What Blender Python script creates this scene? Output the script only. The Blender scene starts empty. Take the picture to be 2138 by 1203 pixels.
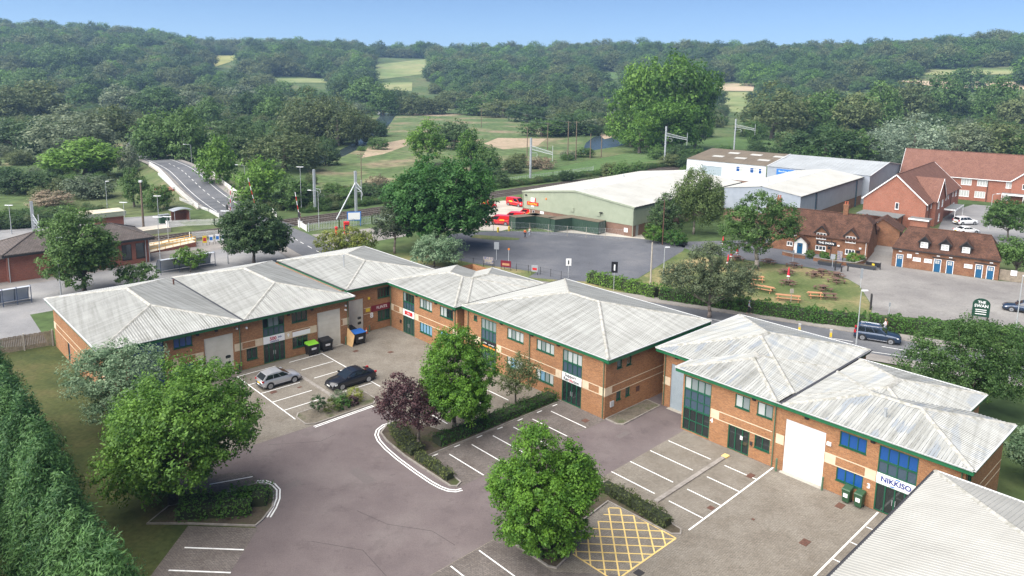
import bpy, bmesh, math, random
import numpy as np
from mathutils import Vector, Matrix
R = math.radians
scene = bpy.context.scene
COL = scene.collection

# ---------------------------------------------------------------- camera
cam_d = bpy.data.cameras.new('Camera')
cam = bpy.data.objects.new('Camera', cam_d); COL.objects.link(cam)
CAMZ = 30.0
cam.location = (0, 0, CAMZ)
cam.matrix_world = (Matrix.Translation((0, 0, CAMZ)) @ Matrix.Rotation(R(90 - 9.75), 4, 'X')
                    @ Matrix.Rotation(R(0.89), 4, 'Z'))
cam_d.sensor_fit = 'HORIZONTAL'; cam_d.sensor_width = 36.0
cam_d.lens = 36.0 * 1550 / 2138
cam_d.shift_y = -(601.5 - 421.34) / 2138
cam_d.clip_start = 0.5; cam_d.clip_end = 20000
scene.camera = cam

# ---------------------------------------------------------------- sky, sun, exposure
SUN_EL, SUN_AZ = 50.0, 236.0        # azimuth clockwise from +Y (view direction)
world = bpy.data.worlds.new('World'); scene.world = world; world.use_nodes = True
wn = world.node_tree.nodes; wl = world.node_tree.links
bg = wn['Background']; bg.inputs['Strength'].default_value = 0.053
sky = wn.new('ShaderNodeTexSky'); sky.sky_type = 'NISHITA'; sky.sun_disc = False
sky.sun_elevation = R(SUN_EL); sky.sun_rotation = R(SUN_AZ)
sky.altitude = 60; sky.air_density = 0.5; sky.dust_density = 0.0; sky.ozone_density = 4.0
wl.new(sky.outputs['Color'], bg.inputs['Color'])
sun_d = bpy.data.lights.new('sun', 'SUN'); sun_d.energy = 3.9; sun_d.angle = R(85); sun_d.color = (1.0, 0.95, 0.88)
sun = bpy.data.objects.new('sun', sun_d); COL.objects.link(sun)
_a, _e = R(SUN_AZ), R(SUN_EL)
sun.rotation_euler = Vector((math.sin(_a) * math.cos(_e), math.cos(_a) * math.cos(_e), math.sin(_e))).to_track_quat('Z', 'Y').to_euler()
sun.location = (-30, -40, 120)
vs = scene.view_settings
vs.view_transform = 'Standard'; vs.look = 'None'; vs.exposure = 1.42; vs.gamma = 1.0; vs.use_curve_mapping = False
scene.render.engine = 'CYCLES'
scene.cycles.max_bounces = 6; scene.cycles.transparent_max_bounces = 8
scene.cycles.volume_bounces = 0

# ---------------------------------------------------------------- helpers
def s2l(c):
    """sRGB 0-255 triple to linear."""
    o = []
    for v in c:
        v /= 255.0
        o.append(v / 12.92 if v <= 0.04045 else ((v + 0.055) / 1.055) ** 2.4)
    return tuple(o)

MATS = {}
def mat(name, col, rough=0.8, col2=None, scale=3.0, detail=4.0, metal=0.0, bump=0.0, uv=None, stretch=None, lo=0.35, hi=0.65, spec=0.5):
    """Principled material whose base colour mixes two tones with noise."""
    if name in MATS: return MATS[name]
    m = bpy.data.materials.new(name); m.use_nodes = True
    n = m.node_tree.nodes; l = m.node_tree.links; b = n['Principled BSDF']
    b.inputs['Roughness'].default_value = rough; b.inputs['Metallic'].default_value = metal
    b.inputs['Specular IOR Level'].default_value = spec
    if col2 is None:
        b.inputs['Base Color'].default_value = (*col, 1)
    else:
        tc = n.new('ShaderNodeTexCoord'); src = tc.outputs['UV' if uv else 'Object']
        if stretch:
            mp = n.new('ShaderNodeMapping'); mp.inputs['Scale'].default_value = stretch
            l.new(src, mp.inputs['Vector']); src = mp.outputs['Vector']
        nz = n.new('ShaderNodeTexNoise'); nz.inputs['Scale'].default_value = scale; nz.inputs['Detail'].default_value = detail
        nz.inputs['Roughness'].default_value = 0.62
        l.new(src, nz.inputs['Vector'])
        rp = n.new('ShaderNodeValToRGB'); rp.color_ramp.elements[0].position = lo; rp.color_ramp.elements[1].position = hi
        rp.color_ramp.elements[0].color = (*col, 1); rp.color_ramp.elements[1].color = (*col2, 1)
        l.new(nz.outputs['Fac'], rp.inputs['Fac']); l.new(rp.outputs['Color'], b.inputs['Base Color'])
        if bump:
            bp = n.new('ShaderNodeBump'); bp.inputs['Strength'].default_value = bump; bp.inputs['Distance'].default_value = 0.02
            l.new(nz.outputs['Fac'], bp.inputs['Height']); l.new(bp.outputs['Normal'], b.inputs['Normal'])
    MATS[name] = m; return m

def brick_mat(name, c1, c2, mortar, w=0.225, h=0.075, ms=0.010, patch=0.25, herring=False, obj=False, rough=0.9, stain=(0.55, 0.5, 0.45)):
    """Masonry or block paving: Brick texture plus large soft stains."""
    m = bpy.data.materials.new(name); m.use_nodes = True
    n = m.node_tree.nodes; l = m.node_tree.links; b = n['Principled BSDF']; b.inputs['Roughness'].default_value = rough
    b.inputs['Specular IOR Level'].default_value = 0.25
    tc = n.new('ShaderNodeTexCoord'); src = tc.outputs['Object' if obj else 'UV']
    bk = n.new('ShaderNodeTexBrick'); bk.inputs['Scale'].default_value = 1.0
    bk.inputs['Brick Width'].default_value = w; bk.inputs['Row Height'].default_value = h; bk.inputs['Mortar Size'].default_value = ms
    bk.inputs['Color1'].default_value = (*c1, 1); bk.inputs['Color2'].default_value = (*c2, 1); bk.inputs['Mortar'].default_value = (*mortar, 1)
    bk.inputs['Mortar Smooth'].default_value = 0.3
    l.new(src, bk.inputs['Vector'])
    nz = n.new('ShaderNodeTexNoise'); nz.inputs['Scale'].default_value = 0.55; nz.inputs['Detail'].default_value = 6; nz.inputs['Roughness'].default_value = 0.65
    l.new(src, nz.inputs['Vector'])
    rp = n.new('ShaderNodeValToRGB'); rp.color_ramp.elements[0].position = 0.33; rp.color_ramp.elements[1].position = 0.62
    rp.color_ramp.elements[0].color = (*stain, 1); rp.color_ramp.elements[1].color = (1, 1, 1, 1)
    l.new(nz.outputs['Fac'], rp.inputs['Fac'])
    mx = n.new('ShaderNodeMix'); mx.data_type = 'RGBA'; mx.blend_type = 'MULTIPLY'; mx.inputs['Factor'].default_value = patch
    l.new(bk.outputs['Color'], mx.inputs[6]); l.new(rp.outputs['Color'], mx.inputs[7])
    n2 = n.new('ShaderNodeTexNoise'); n2.inputs['Scale'].default_value = 9.0; n2.inputs['Detail'].default_value = 3; l.new(src, n2.inputs['Vector'])
    r2 = n.new('ShaderNodeValToRGB'); r2.color_ramp.elements[0].position = 0.3; r2.color_ramp.elements[1].position = 0.7
    r2.color_ramp.elements[0].color = (0.72, 0.72, 0.72, 1); r2.color_ramp.elements[1].color = (1.18, 1.15, 1.1, 1)
    l.new(n2.outputs['Fac'], r2.inputs['Fac'])
    m3 = n.new('ShaderNodeMix'); m3.data_type = 'RGBA'; m3.blend_type = 'MULTIPLY'; m3.inputs['Factor'].default_value = 0.8
    l.new(mx.outputs[2], m3.inputs[6]); l.new(r2.outputs['Color'], m3.inputs[7])
    l.new(m3.outputs[2], b.inputs['Base Color'])
    MATS[name] = m; return m

def leaf_mat(name, dark, light, trans=0.22):
    dark, light = tuple(v * 1.65 for v in dark), tuple(v * 1.45 for v in light); trans += .1
    m = bpy.data.materials.new(name); m.use_nodes = True
    n = m.node_tree.nodes; l = m.node_tree.links; b = n['Principled BSDF']; out = n['Material Output']
    at = n.new('ShaderNodeAttribute'); at.attribute_name = 'tint'
    oi = n.new('ShaderNodeObjectInfo')
    ad = n.new('ShaderNodeMath'); ad.operation = 'MULTIPLY_ADD'; ad.inputs[1].default_value = 0.55; ad.inputs[2].default_value = -0.27
    l.new(oi.outputs['Random'], ad.inputs[0])
    a2 = n.new('ShaderNodeMath'); a2.operation = 'ADD'; l.new(at.outputs['Fac'], a2.inputs[0]); l.new(ad.outputs[0], a2.inputs[1])
    rp = n.new('ShaderNodeValToRGB')
    rp.color_ramp.elements[0].color = (*dark, 1); rp.color_ramp.elements[1].color = (*light, 1)
    rp.color_ramp.elements[0].position = 0.05; rp.color_ramp.elements[1].position = 0.95
    l.new(a2.outputs[0], rp.inputs['Fac']); l.new(rp.outputs['Color'], b.inputs['Base Color'])
    b.inputs['Roughness'].default_value = 0.55; b.inputs['Specular IOR Level'].default_value = 0.3
    tr = n.new('ShaderNodeBsdfTranslucent'); l.new(rp.outputs['Color'], tr.inputs['Color'])
    mx = n.new('ShaderNodeMixShader'); mx.inputs['Fac'].default_value = trans
    l.new(b.outputs['BSDF'], mx.inputs[1]); l.new(tr.outputs['BSDF'], mx.inputs[2]); l.new(mx.outputs['Shader'], out.inputs['Surface'])
    MATS[name] = m; return m

class Thing:
    """Empty at a thing's base; parts are built in the (rotated) frame's absolute coordinates."""
    def __init__(self, name, label, cat, o=(0, 0, 0), rot=0.0, group=None):
        self.o = Vector((o[0], o[1], o[2] if len(o) > 2 else 0.0)); self.rot = rot
        e = bpy.data.objects.new(name, None); COL.objects.link(e)
        e.empty_display_size = 0.5
        e.location = Matrix.Rotation(R(rot), 3, 'Z') @ self.o; e.rotation_euler = (0, 0, R(rot))
        e['label'] = label; e['category'] = cat
        if group: e['group'] = group
        self.ob = e

def tag(o, label=None, cat=None, group=None, kind=None):
    if label: o['label'] = label
    if cat: o['category'] = cat
    if group: o['group'] = group
    if kind: o['kind'] = kind
    return o

class MB:
    """Collects faces for one mesh object."""
    def __init__(self): self.v = []; self.f = []
    def quad(self, a, b, c, d):
        i = len(self.v); self.v += [tuple(a), tuple(b), tuple(c), tuple(d)]; self.f.append((i, i + 1, i + 2, i + 3)); return self
    def poly(self, pts):
        i = len(self.v); self.v += [tuple(p) for p in pts]; self.f.append(tuple(range(i, i + len(pts)))); return self
    def box(self, x0, x1, y0, y1, z0, z1):
        i = len(self.v)
        self.v += [(x0, y0, z0), (x1, y0, z0), (x1, y1, z0), (x0, y1, z0), (x0, y0, z1), (x1, y0, z1), (x1, y1, z1), (x0, y1, z1)]
        self.f += [tuple(i + k for k in q) for q in ((0, 3, 2, 1), (4, 5, 6, 7), (0, 1, 5, 4), (1, 2, 6, 5), (2, 3, 7, 6), (3, 0, 4, 7))]; return self
    def hexa(self, p):
        """eight corners: bottom ring then top ring, both counter-clockwise from above."""
        i = len(self.v); self.v += [tuple(q) for q in p]
        self.f += [tuple(i + k for k in q) for q in ((0, 3, 2, 1), (4, 5, 6, 7), (0, 1, 5, 4), (1, 2, 6, 5), (2, 3, 7, 6), (3, 0, 4, 7))]; return self
    def prism(self, pts, z0, z1):
        n = len(pts); i = len(self.v)
        self.v += [(p[0], p[1], z0) for p in pts] + [(p[0], p[1], z1) for p in pts]
        self.f.append(tuple(i + k for k in range(n - 1, -1, -1))); self.f.append(tuple(i + n + k for k in range(n)))
        for k in range(n): j = (k + 1) % n; self.f.append((i + k, i + j, i + n + j, i + n + k))
        return self
    def tube(self, p0, p1, r0, r1=None, n=8, caps=True):
        r1 = r0 if r1 is None else r1
        p0, p1 = Vector(p0), Vector(p1); d = (p1 - p0).normalized()
        t = d.orthogonal().normalized(); b = d.cross(t); i = len(self.v)
        for p, r in ((p0, r0), (p1, r1)):
            for k in range(n):
                a = 2 * math.pi * k / n; self.v.append(tuple(p + (t * math.cos(a) + b * math.sin(a)) * r))
        for k in range(n): j = (k + 1) % n; self.f.append((i + k, i + j, i + n + j, i + n + k))
        if caps:
            self.f.append(tuple(i + k for k in range(n - 1, -1, -1))); self.f.append(tuple(i + n + k for k in range(n)))
        return self
    def path(self, pts, r, n=6):
        for a, b in zip(pts[:-1], pts[1:]): self.tube(a, b, r, r, n)
        return self
    def beam(self, p0, p1, w, h):
        """rectangular bar from p0 to p1, w wide (horizontal) and h high."""
        p0, p1 = Vector(p0), Vector(p1); d = (p1 - p0).normalized()
        s = d.cross(Vector((0, 0, 1)))
        if s.length < 1e-4: s = Vector((1, 0, 0))
        s.normalize(); u = s.cross(d).normalized(); s *= w / 2; u *= h / 2
        return self.hexa([p0 - s - u, p0 + s - u, p1 + s - u, p1 - s - u, p0 - s + u, p0 + s + u, p1 + s + u, p1 - s + u])
    def lathe(self, prof, n=12, c=(0, 0)):
        i = len(self.v)
        for r, z in prof:
            for k in range(n): a = 2 * math.pi * k / n; self.v.append((c[0] + r * math.cos(a), c[1] + r * math.sin(a), z))
        for j in range(len(prof) - 1):
            for k in range(n): k2 = (k + 1) % n; self.f.append((i + j * n + k, i + j * n + k2, i + (j + 1) * n + k2, i + (j + 1) * n + k))
        self.f.append(tuple(i + k for k in range(n - 1, -1, -1))); q = i + (len(prof) - 1) * n; self.f.append(tuple(q + k for k in range(n)))
        return self
    def build(self, name, m, parent=None, smooth=False, uv=True, o=None):
        """parent: Thing or object (sub-part); o: frame origin for sub-parts."""
        off = parent.o if isinstance(parent, Thing) else (o if o is not None else Vector((0, 0, 0)))
        me = bpy.data.meshes.new(name)
        me.from_pydata([(a - off[0], b - off[1], c - off[2]) for a, b, c in self.v], [], self.f)
        if uv and self.f: add_uv(me)
        if m is not None: me.materials.append(MATS[m] if isinstance(m, str) else m)
        if smooth: me.polygons.foreach_set('use_smooth', [True] * len(me.polygons))
        ob = bpy.data.objects.new(name, me); COL.objects.link(ob)
        if isinstance(parent, Thing): ob.parent = parent.ob
        elif parent is not None: ob.parent = parent
        return ob

def add_uv(me):
    """UV in metres: u across, v up the slope of each face."""
    ul = me.uv_layers.new(name='UVMap')
    n = len(me.loops); vi = np.empty(n, 'i'); me.loops.foreach_get('vertex_index', vi)
    co = np.empty(len(me.vertices) * 3); me.vertices.foreach_get('co', co); co = co.reshape(-1, 3)[vi]
    nr = np.empty(len(me.polygons) * 3); me.polygons.foreach_get('normal', nr); nr = nr.reshape(-1, 3)
    lt = np.empty(len(me.polygons), 'i'); me.polygons.foreach_get('loop_total', lt)
    nl = np.repeat(nr, lt, axis=0)
    t = np.stack([-nl[:, 1], nl[:, 0], np.zeros(n)], 1); ln = np.linalg.norm(t, axis=1)
    flat = ln < 0.05; t[flat] = (1, 0, 0); t /= np.maximum(np.linalg.norm(t, axis=1), 1e-6)[:, None]
    s = np.cross(nl, t); s[flat] = (0, 1, 0)
    uv = np.stack([(co * t).sum(1), (co * s).sum(1)], 1)
    ul.data.foreach_set('uv', uv.ravel())

def solid(name, m, parent, *a, **k): return MB().box(*a).build(name, m, parent, **k)

class Facade:
    """Vertical plane: start o (2D), unit direction d; outward normal is to the right of d."""
    def __init__(self, o, d):
        self.o = Vector(o); self.d = Vector(d).normalized(); self.n = Vector((self.d.y, -self.d.x))
    def p(self, a, z, out=0.0):
        q = self.o + self.d * a + self.n * out; return (q.x, q.y, z)
    def box(self, mb, a0, a1, z0, z1, d0, d1):
        P = self.p
        mb.hexa([P(a0, z0, d1), P(a1, z0, d1), P(a1, z0, d0), P(a0, z0, d0), P(a0, z1, d1), P(a1, z1, d1), P(a1, z1, d0), P(a0, z1, d0)]); return mb
    def wall(self, mb, a0, a1, z0, z1, holes=(), rev=0.12):
        xs = sorted({a0, a1, *[h[0] for h in holes], *[h[1] for h in holes]}); zs = sorted({z0, z1, *[h[2] for h in holes], *[h[3] for h in holes]})
        xs = [x for x in xs if a0 - 1e-6 <= x <= a1 + 1e-6]; zs = [z for z in zs if z0 - 1e-6 <= z <= z1 + 1e-6]
        for xa, xb in zip(xs[:-1], xs[1:]):
            for za, zb in zip(zs[:-1], zs[1:]):
                cx, cz = (xa + xb) / 2, (za + zb) / 2
                if any(h[0] < cx < h[1] and h[2] < cz < h[3] for h in holes): continue
                mb.quad(self.p(xa, za), self.p(xb, za), self.p(xb, zb), self.p(xa, zb))
        for h in holes:
            P = self.p
            mb.quad(P(h[0], h[2]), P(h[0], h[3]), P(h[0], h[3], -rev), P(h[0], h[2], -rev))
            mb.quad(P(h[1], h[2], -rev), P(h[1], h[3], -rev), P(h[1], h[3]), P(h[1], h[2]))
            mb.quad(P(h[0], h[3]), P(h[1], h[3]), P(h[1], h[3], -rev), P(h[0], h[3], -rev))
            mb.quad(P(h[0], h[2], -rev), P(h[1], h[2], -rev), P(h[1], h[2]), P(h[0], h[2]))
        return mb
    def window(self, th, a0, a1, z0, z1, cols, glass, frame='frame_green', rows=None, fw=0.07, depth=-0.10, name='window', sill=True, mixed=None):
        """framed window with separate panes; rows = z heights of transoms; glass: material name, or list per pane."""
        rows = rows or []
        zs = [z0] + list(rows) + [z1]; xs = [a0 + (a1 - a0) * i / cols for i in range(cols + 1)]
        mb = MB()
        self.box(mb, a0, a1, z0, z0 + fw, depth, depth + 0.07); self.box(mb, a0, a1, z1 - fw, z1, depth, depth + 0.07)
        self.box(mb, a0, a0 + fw, z0 + fw, z1 - fw, depth, depth + 0.07); self.box(mb, a1 - fw, a1, z0 + fw, z1 - fw, depth, depth + 0.07)
        for x in xs[1:-1]: self.box(mb, x - fw / 2, x + fw / 2, z0 + fw, z1 - fw, depth + 0.003, depth + 0.066)
        for z in rows: self.box(mb, a0 + fw, a1 - fw, z - fw / 2, z + fw / 2, depth + 0.006, depth + 0.063)
        if sill: self.box(mb, a0 - 0.03, a1 + 0.03, z0 - 0.06, z0, depth, 0.05)
        w = mb.build(name, frame, th)
        k = 0
        for j in range(len(zs) - 1):
            for i in range(cols):
                g = glass if isinstance(glass, str) else glass[k % len(glass)]
                q = MB(); self.box(q, xs[i] + fw * .4, xs[i + 1] - fw * .4, zs[j] + fw * .4, zs[j + 1] - fw * .4, depth - 0.01, depth + 0.02)
                q.build('pane', g, w, o=th.o); k += 1
        return w

def corr_sheet(mb, poly, pitch=0.25, h=0.03):
    """Profiled roof sheeting over a convex 3D polygon, ribs running up the slope."""
    P = [Vector(p) for p in poly]
    n = Vector((0, 0, 0))
    for i in range(len(P)): n += (P[i] - P[0]).cross(P[(i + 1) % len(P)] - P[0])
    n.normalize()
    if n.z < 0: n = -n
    t = Vector((-n.y, n.x, 0)).normalized(); s = n.cross(t)
    uvw = [((p - P[0]).dot(t), (p - P[0]).dot(s)) for p in P]
    u0, u1 = min(u for u, _ in uvw), max(u for u, _ in uvw)
    def rng(u):
        lo, hi = 1e9, -1e9
        for (ua, va), (ub, vb) in zip(uvw, uvw[1:] + uvw[:1]):
            if min(ua, ub) - 1e-6 <= u <= max(ua, ub) + 1e-6:
                if abs(ub - ua) < 1e-6: c = (va, vb)
                else: c = (va + (vb - va) * (u - ua) / (ub - ua),)
                lo = min(lo, *c); hi = max(hi, *c)
        return lo, hi
    us = sorted({round(u0 + k * pitch + f * pitch, 5) for k in range(int((u1 - u0) / pitch) + 2) for f in (0, .5, .62, .88)} | {round(u, 5) for u, _ in uvw})
    us = [u for u in us if u0 - 1e-5 <= u <= u1 + 1e-5]
    def hh(u):
        x = ((u - u0) / pitch) % 1.0
        if x < .5: return 0
        if x < .62: return h * (x - .5) / .12
        if x < .88: return h
        return h * (1 - x) / .12
    prev = None
    for u in us:
        lo, hi = rng(min(max(u, u0 + 1e-5), u1 - 1e-5)); w = n * hh(u)
        a = P[0] + t * u + s * lo + w; b = P[0] + t * u + s * hi + w
        if prev is not None: mb.quad(prev[0], a, b, prev[1])
        prev = (a, b)
    return mb

def text_mesh(txt, size, m, parent, fac, a, z, out=0.02, align='CENTER', o=None, bold=0.0, sx=1.0, name='lettering', thick=0.008):
    cu = bpy.data.curves.new('lettering', 'FONT'); cu.body = txt; cu.size = size; cu.align_x = align; cu.align_y = 'CENTER'
    cu.extrude = thick; cu.offset = bold; cu.resolution_u = 3
    tmp = bpy.data.objects.new('tmp', cu); COL.objects.link(tmp)
    dg = bpy.context.evaluated_depsgraph_get(); me = bpy.data.meshes.new_from_object(tmp.evaluated_get(dg))
    bpy.data.objects.remove(tmp); bpy.data.curves.remove(cu)
    X = Vector((fac.d.x, fac.d.y, 0)); Z = Vector((0, 0, 1)); N = Vector((fac.n.x, fac.n.y, 0))
    M = Matrix((X * sx, Z, N)).transposed().to_4x4()
    q = Vector(fac.p(a, z, out)) - (parent.o if isinstance(parent, Thing) else o)
    me.transform(Matrix.Translation(q) @ M)
    me.materials.clear(); me.materials.append(MATS[m])
    ob = bpy.data.objects.new(name, me); COL.objects.link(ob); ob.parent = parent.ob if isinstance(parent, Thing) else parent
    return ob

def copy_tree(o, parent=None):
    c = o.copy(); COL.objects.link(c); c.parent = parent
    for ch in o.children: copy_tree(ch, c)
    return c

def sheet(name, pts, z, m, kind='structure', rot=0.0, parent=None, label=None, cat=None):
    """flat ground sheet from 2D points (frame coordinates)."""
    c, s = math.cos(R(rot)), math.sin(R(rot))
    bm = bmesh.new(); vs_ = [bm.verts.new((x * c - y * s, x * s + y * c, z)) for x, y in pts]
    f = bm.faces.new(vs_); bm.normal_update()
    if f.normal.z < 0: bmesh.ops.reverse_faces(bm, faces=[f])
    bmesh.ops.triangulate(bm, faces=bm.faces[:])
    me = bpy.data.meshes.new(name); bm.to_mesh(me); bm.free()
    me.materials.append(MATS[m]); ob = bpy.data.objects.new(name, me); COL.objects.link(ob)
    if parent: ob.parent = parent
    else: tag(ob, label, cat, kind=kind)
    return ob
EST = 43.04; RMF = -40.5; PUB = -33.7
def est(q, p): c, s = math.cos(R(EST)), math.sin(R(EST)); return (q * c - p * s, q * s + p * c)
# ================================================================ materials
def ground_mat(name, cols, scales, rough=0.95, fine=(0.75, 1.2), stain=False):
    """three-tone ground: large noise picks tones, fine noise breaks them up."""
    m = bpy.data.materials.new(name); m.use_nodes = True
    n = m.node_tree.nodes; l = m.node_tree.links; b = n['Principled BSDF']; b.inputs['Roughness'].default_value = rough
    b.inputs['Specular IOR Level'].default_value = 0.2
    tc = n.new('ShaderNodeTexCoord')
    nz = n.new('ShaderNodeTexNoise'); nz.inputs['Scale'].default_value = scales[0]; nz.inputs['Detail'].default_value = 8; nz.inputs['Roughness'].default_value = 0.6
    l.new(tc.outputs['Object'], nz.inputs['Vector'])
    rp = n.new('ShaderNodeValToRGB'); rp.color_ramp.elements[0].position = 0.36; rp.color_ramp.elements[1].position = 0.66
    rp.color_ramp.elements[0].color = (*cols[0], 1); rp.color_ramp.elements[1].color = (*cols[2], 1)
    e = rp.color_ramp.elements.new(0.5); e.color = (*cols[1], 1)
    l.new(nz.outputs['Fac'], rp.inputs['Fac'])
    n2 = n.new('ShaderNodeTexNoise'); n2.inputs['Scale'].default_value = scales[1]; n2.inputs['Detail'].default_value = 5; l.new(tc.outputs['Object'], n2.inputs['Vector'])
    r2 = n.new('ShaderNodeValToRGB'); r2.color_ramp.elements[0].position = 0.3; r2.color_ramp.elements[1].position = 0.7
    r2.color_ramp.elements[0].color = (fine[0],) * 3 + (1,); r2.color_ramp.elements[1].color = (fine[1],) * 3 + (1,)
    l.new(n2.outputs['Fac'], r2.inputs['Fac'])
    mx = n.new('ShaderNodeMix'); mx.data_type = 'RGBA'; mx.blend_type = 'MULTIPLY'; mx.inputs['Factor'].default_value = 1
    l.new(rp.outputs['Color'], mx.inputs[6]); l.new(r2.outputs['Color'], mx.inputs[7]); c = mx.outputs[2]
    if stain:
        for sc, p0, p1, v in ((1.3, .60, .70, .80), (.45, .56, .60, .90), (30.0, .55, .75, 1.16)):
            n3 = n.new('ShaderNodeTexNoise'); n3.inputs['Scale'].default_value = sc; n3.inputs['Detail'].default_value = 7; n3.inputs['Roughness'].default_value = .7; l.new(tc.outputs['Object'], n3.inputs['Vector'])
            r3 = n.new('ShaderNodeValToRGB'); r3.color_ramp.elements[0].position = p0; r3.color_ramp.elements[1].position = p1; r3.color_ramp.elements[0].color = (1, 1, 1, 1); r3.color_ramp.elements[1].color = (v, v, v, 1); l.new(n3.outputs['Fac'], r3.inputs['Fac'])
            m4 = n.new('ShaderNodeMix'); m4.data_type = 'RGBA'; m4.blend_type = 'MULTIPLY'; m4.inputs['Factor'].default_value = 1; l.new(c, m4.inputs[6]); l.new(r3.outputs['Color'], m4.inputs[7]); c = m4.outputs[2]
    l.new(c, b.inputs['Base Color'])
    MATS[name] = m; return m

ground_mat('meadow', [(0.055, 0.092, 0.032), (0.080, 0.120, 0.042), (0.135, 0.145, 0.068)], (0.02, 0.45), fine=(.62, 1.28), stain=True)
ground_mat('rough_grass', [(0.052, 0.085, 0.030), (0.085, 0.115, 0.045), (0.19, 0.165, 0.100)], (0.035, 0.6))
ground_mat('estate_lawn', [(0.040, 0.055, 0.018), (0.060, 0.072, 0.024), (0.090, 0.085, 0.035)], (0.22, 3.0))
ground_mat('pub_lawn', [(0.075, 0.105, 0.034), (0.12, 0.14, 0.055), (0.30, 0.235, 0.125)], (0.11, 2.5))
ground_mat('pasture', [(0.070, 0.125, 0.040), (0.082, 0.140, 0.045), (0.098, 0.150, 0.055)], (0.05, 0.9), fine=(0.85, 1.12))
ground_mat('hill_pasture', [(0.14, 0.20, 0.075), (0.19, 0.23, 0.095), (0.27, 0.27, 0.13)], (0.012, 0.08), fine=(0.85, 1.1))
ground_mat('ripe_field', [(0.24, 0.25, 0.085), (0.29, 0.28, 0.10), (0.33, 0.31, 0.14)], (0.012, 0.08), fine=(0.9, 1.1))
ground_mat('stubble', [(0.36, 0.29, 0.20), (0.42, 0.33, 0.23), (0.34, 0.30, 0.19)], (0.02, 0.1), fine=(0.9, 1.1))
ground_mat('reeds', [(0.075, 0.120, 0.042), (0.105, 0.145, 0.058), (0.24, 0.19, 0.125)], (0.04, 0.35), fine=(.6, 1.3), stain=True)
ground_mat('reed_straw', [(0.30, 0.24, 0.16), (0.36, 0.28, 0.20), (0.24, 0.21, 0.13)], (0.08, 0.9))
ground_mat('red_tarmac', [(0.122, 0.100, 0.100), (0.142, 0.117, 0.116), (0.165, 0.140, 0.136)], (0.22, 14.0), fine=(0.88, 1.10), stain=True)
ground_mat('asphalt', [(0.100, 0.104, 0.114), (0.122, 0.126, 0.136), (0.150, 0.152, 0.158)], (0.15, 6.0), fine=(0.88, 1.1), stain=True)
ground_mat('asphalt_old', [(0.092, 0.096, 0.110), (0.110, 0.115, 0.130), (0.145, 0.147, 0.158)], (0.12, 5.0), fine=(0.84, 1.14), stain=True)
ground_mat('asphalt_pale', [(0.175, 0.165, 0.160), (0.215, 0.205, 0.196), (0.27, 0.26, 0.245)], (0.10, 3.5), fine=(0.88, 1.1), stain=True)
ground_mat('footway', [(0.20, 0.185, 0.175), (0.235, 0.22, 0.205), (0.27, 0.25, 0.23)], (0.3, 6.0), fine=(0.9, 1.08), stain=True)
ground_mat('forecourt', [(0.20, 0.20, 0.205), (0.235, 0.233, 0.236), (0.275, 0.27, 0.265)], (0.15, 5.0), fine=(0.9, 1.08), stain=True)
ground_mat('concrete', [(0.33, 0.31, 0.27), (0.40, 0.37, 0.32), (0.45, 0.42, 0.37)], (0.2, 4.0), fine=(0.9, 1.08))
ground_mat('ballast', [(0.060, 0.052, 0.046), (0.085, 0.073, 0.064), (0.115, 0.10, 0.088)], (0.5, 6.0))
ground_mat('gravel_bed', [(0.11, 0.095, 0.075), (0.16, 0.14, 0.11), (0.08, 0.09, 0.045)], (0.6, 8.0))
ground_mat('garden_soil', [(0.055, 0.045, 0.035), (0.085, 0.07, 0.05), (0.06, 0.07, 0.03)], (0.6, 8.0))
brick_mat('block_paving', (0.215, 0.195, 0.168), (0.268, 0.245, 0.212), (0.115, 0.105, 0.088), w=0.21, h=0.105, ms=0.012, obj=True, patch=0.55, stain=(0.58, 0.54, 0.5))
brick_mat('block_paving_dark', (0.148, 0.130, 0.122), (0.20, 0.178, 0.165), (0.085, 0.075, 0.07), w=0.21, h=0.105, ms=0.012, obj=True, patch=0.6, stain=(0.55, 0.52, 0.5))
mat('kerb', (0.20, 0.18, 0.16), 0.9, (0.30, 0.275, 0.25), 2.0)
mat('white_paint', (0.62, 0.62, 0.60), 0.7, (0.80, 0.80, 0.78), 2.5, lo=0.3, hi=0.5)
mat('yellow_paint', (0.55, 0.40, 0.12), 0.75, (0.72, 0.52, 0.20), 2.0, lo=0.3, hi=0.55)
mat('tar', (0.05, 0.043, 0.042), .9); mat('tar_patch', (0.118, 0.100, 0.098), .95, (0.138, 0.116, 0.112), 6)
mat('rust_iron', (0.075, 0.035, 0.025), 0.8, (0.13, 0.06, 0.04), 6.0)
mat('dark_iron', (0.03, 0.028, 0.028), 0.7)
mat('earth', (0.30, 0.22, 0.14), 0.95, (0.36, 0.28, 0.18), 1.5)

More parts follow.
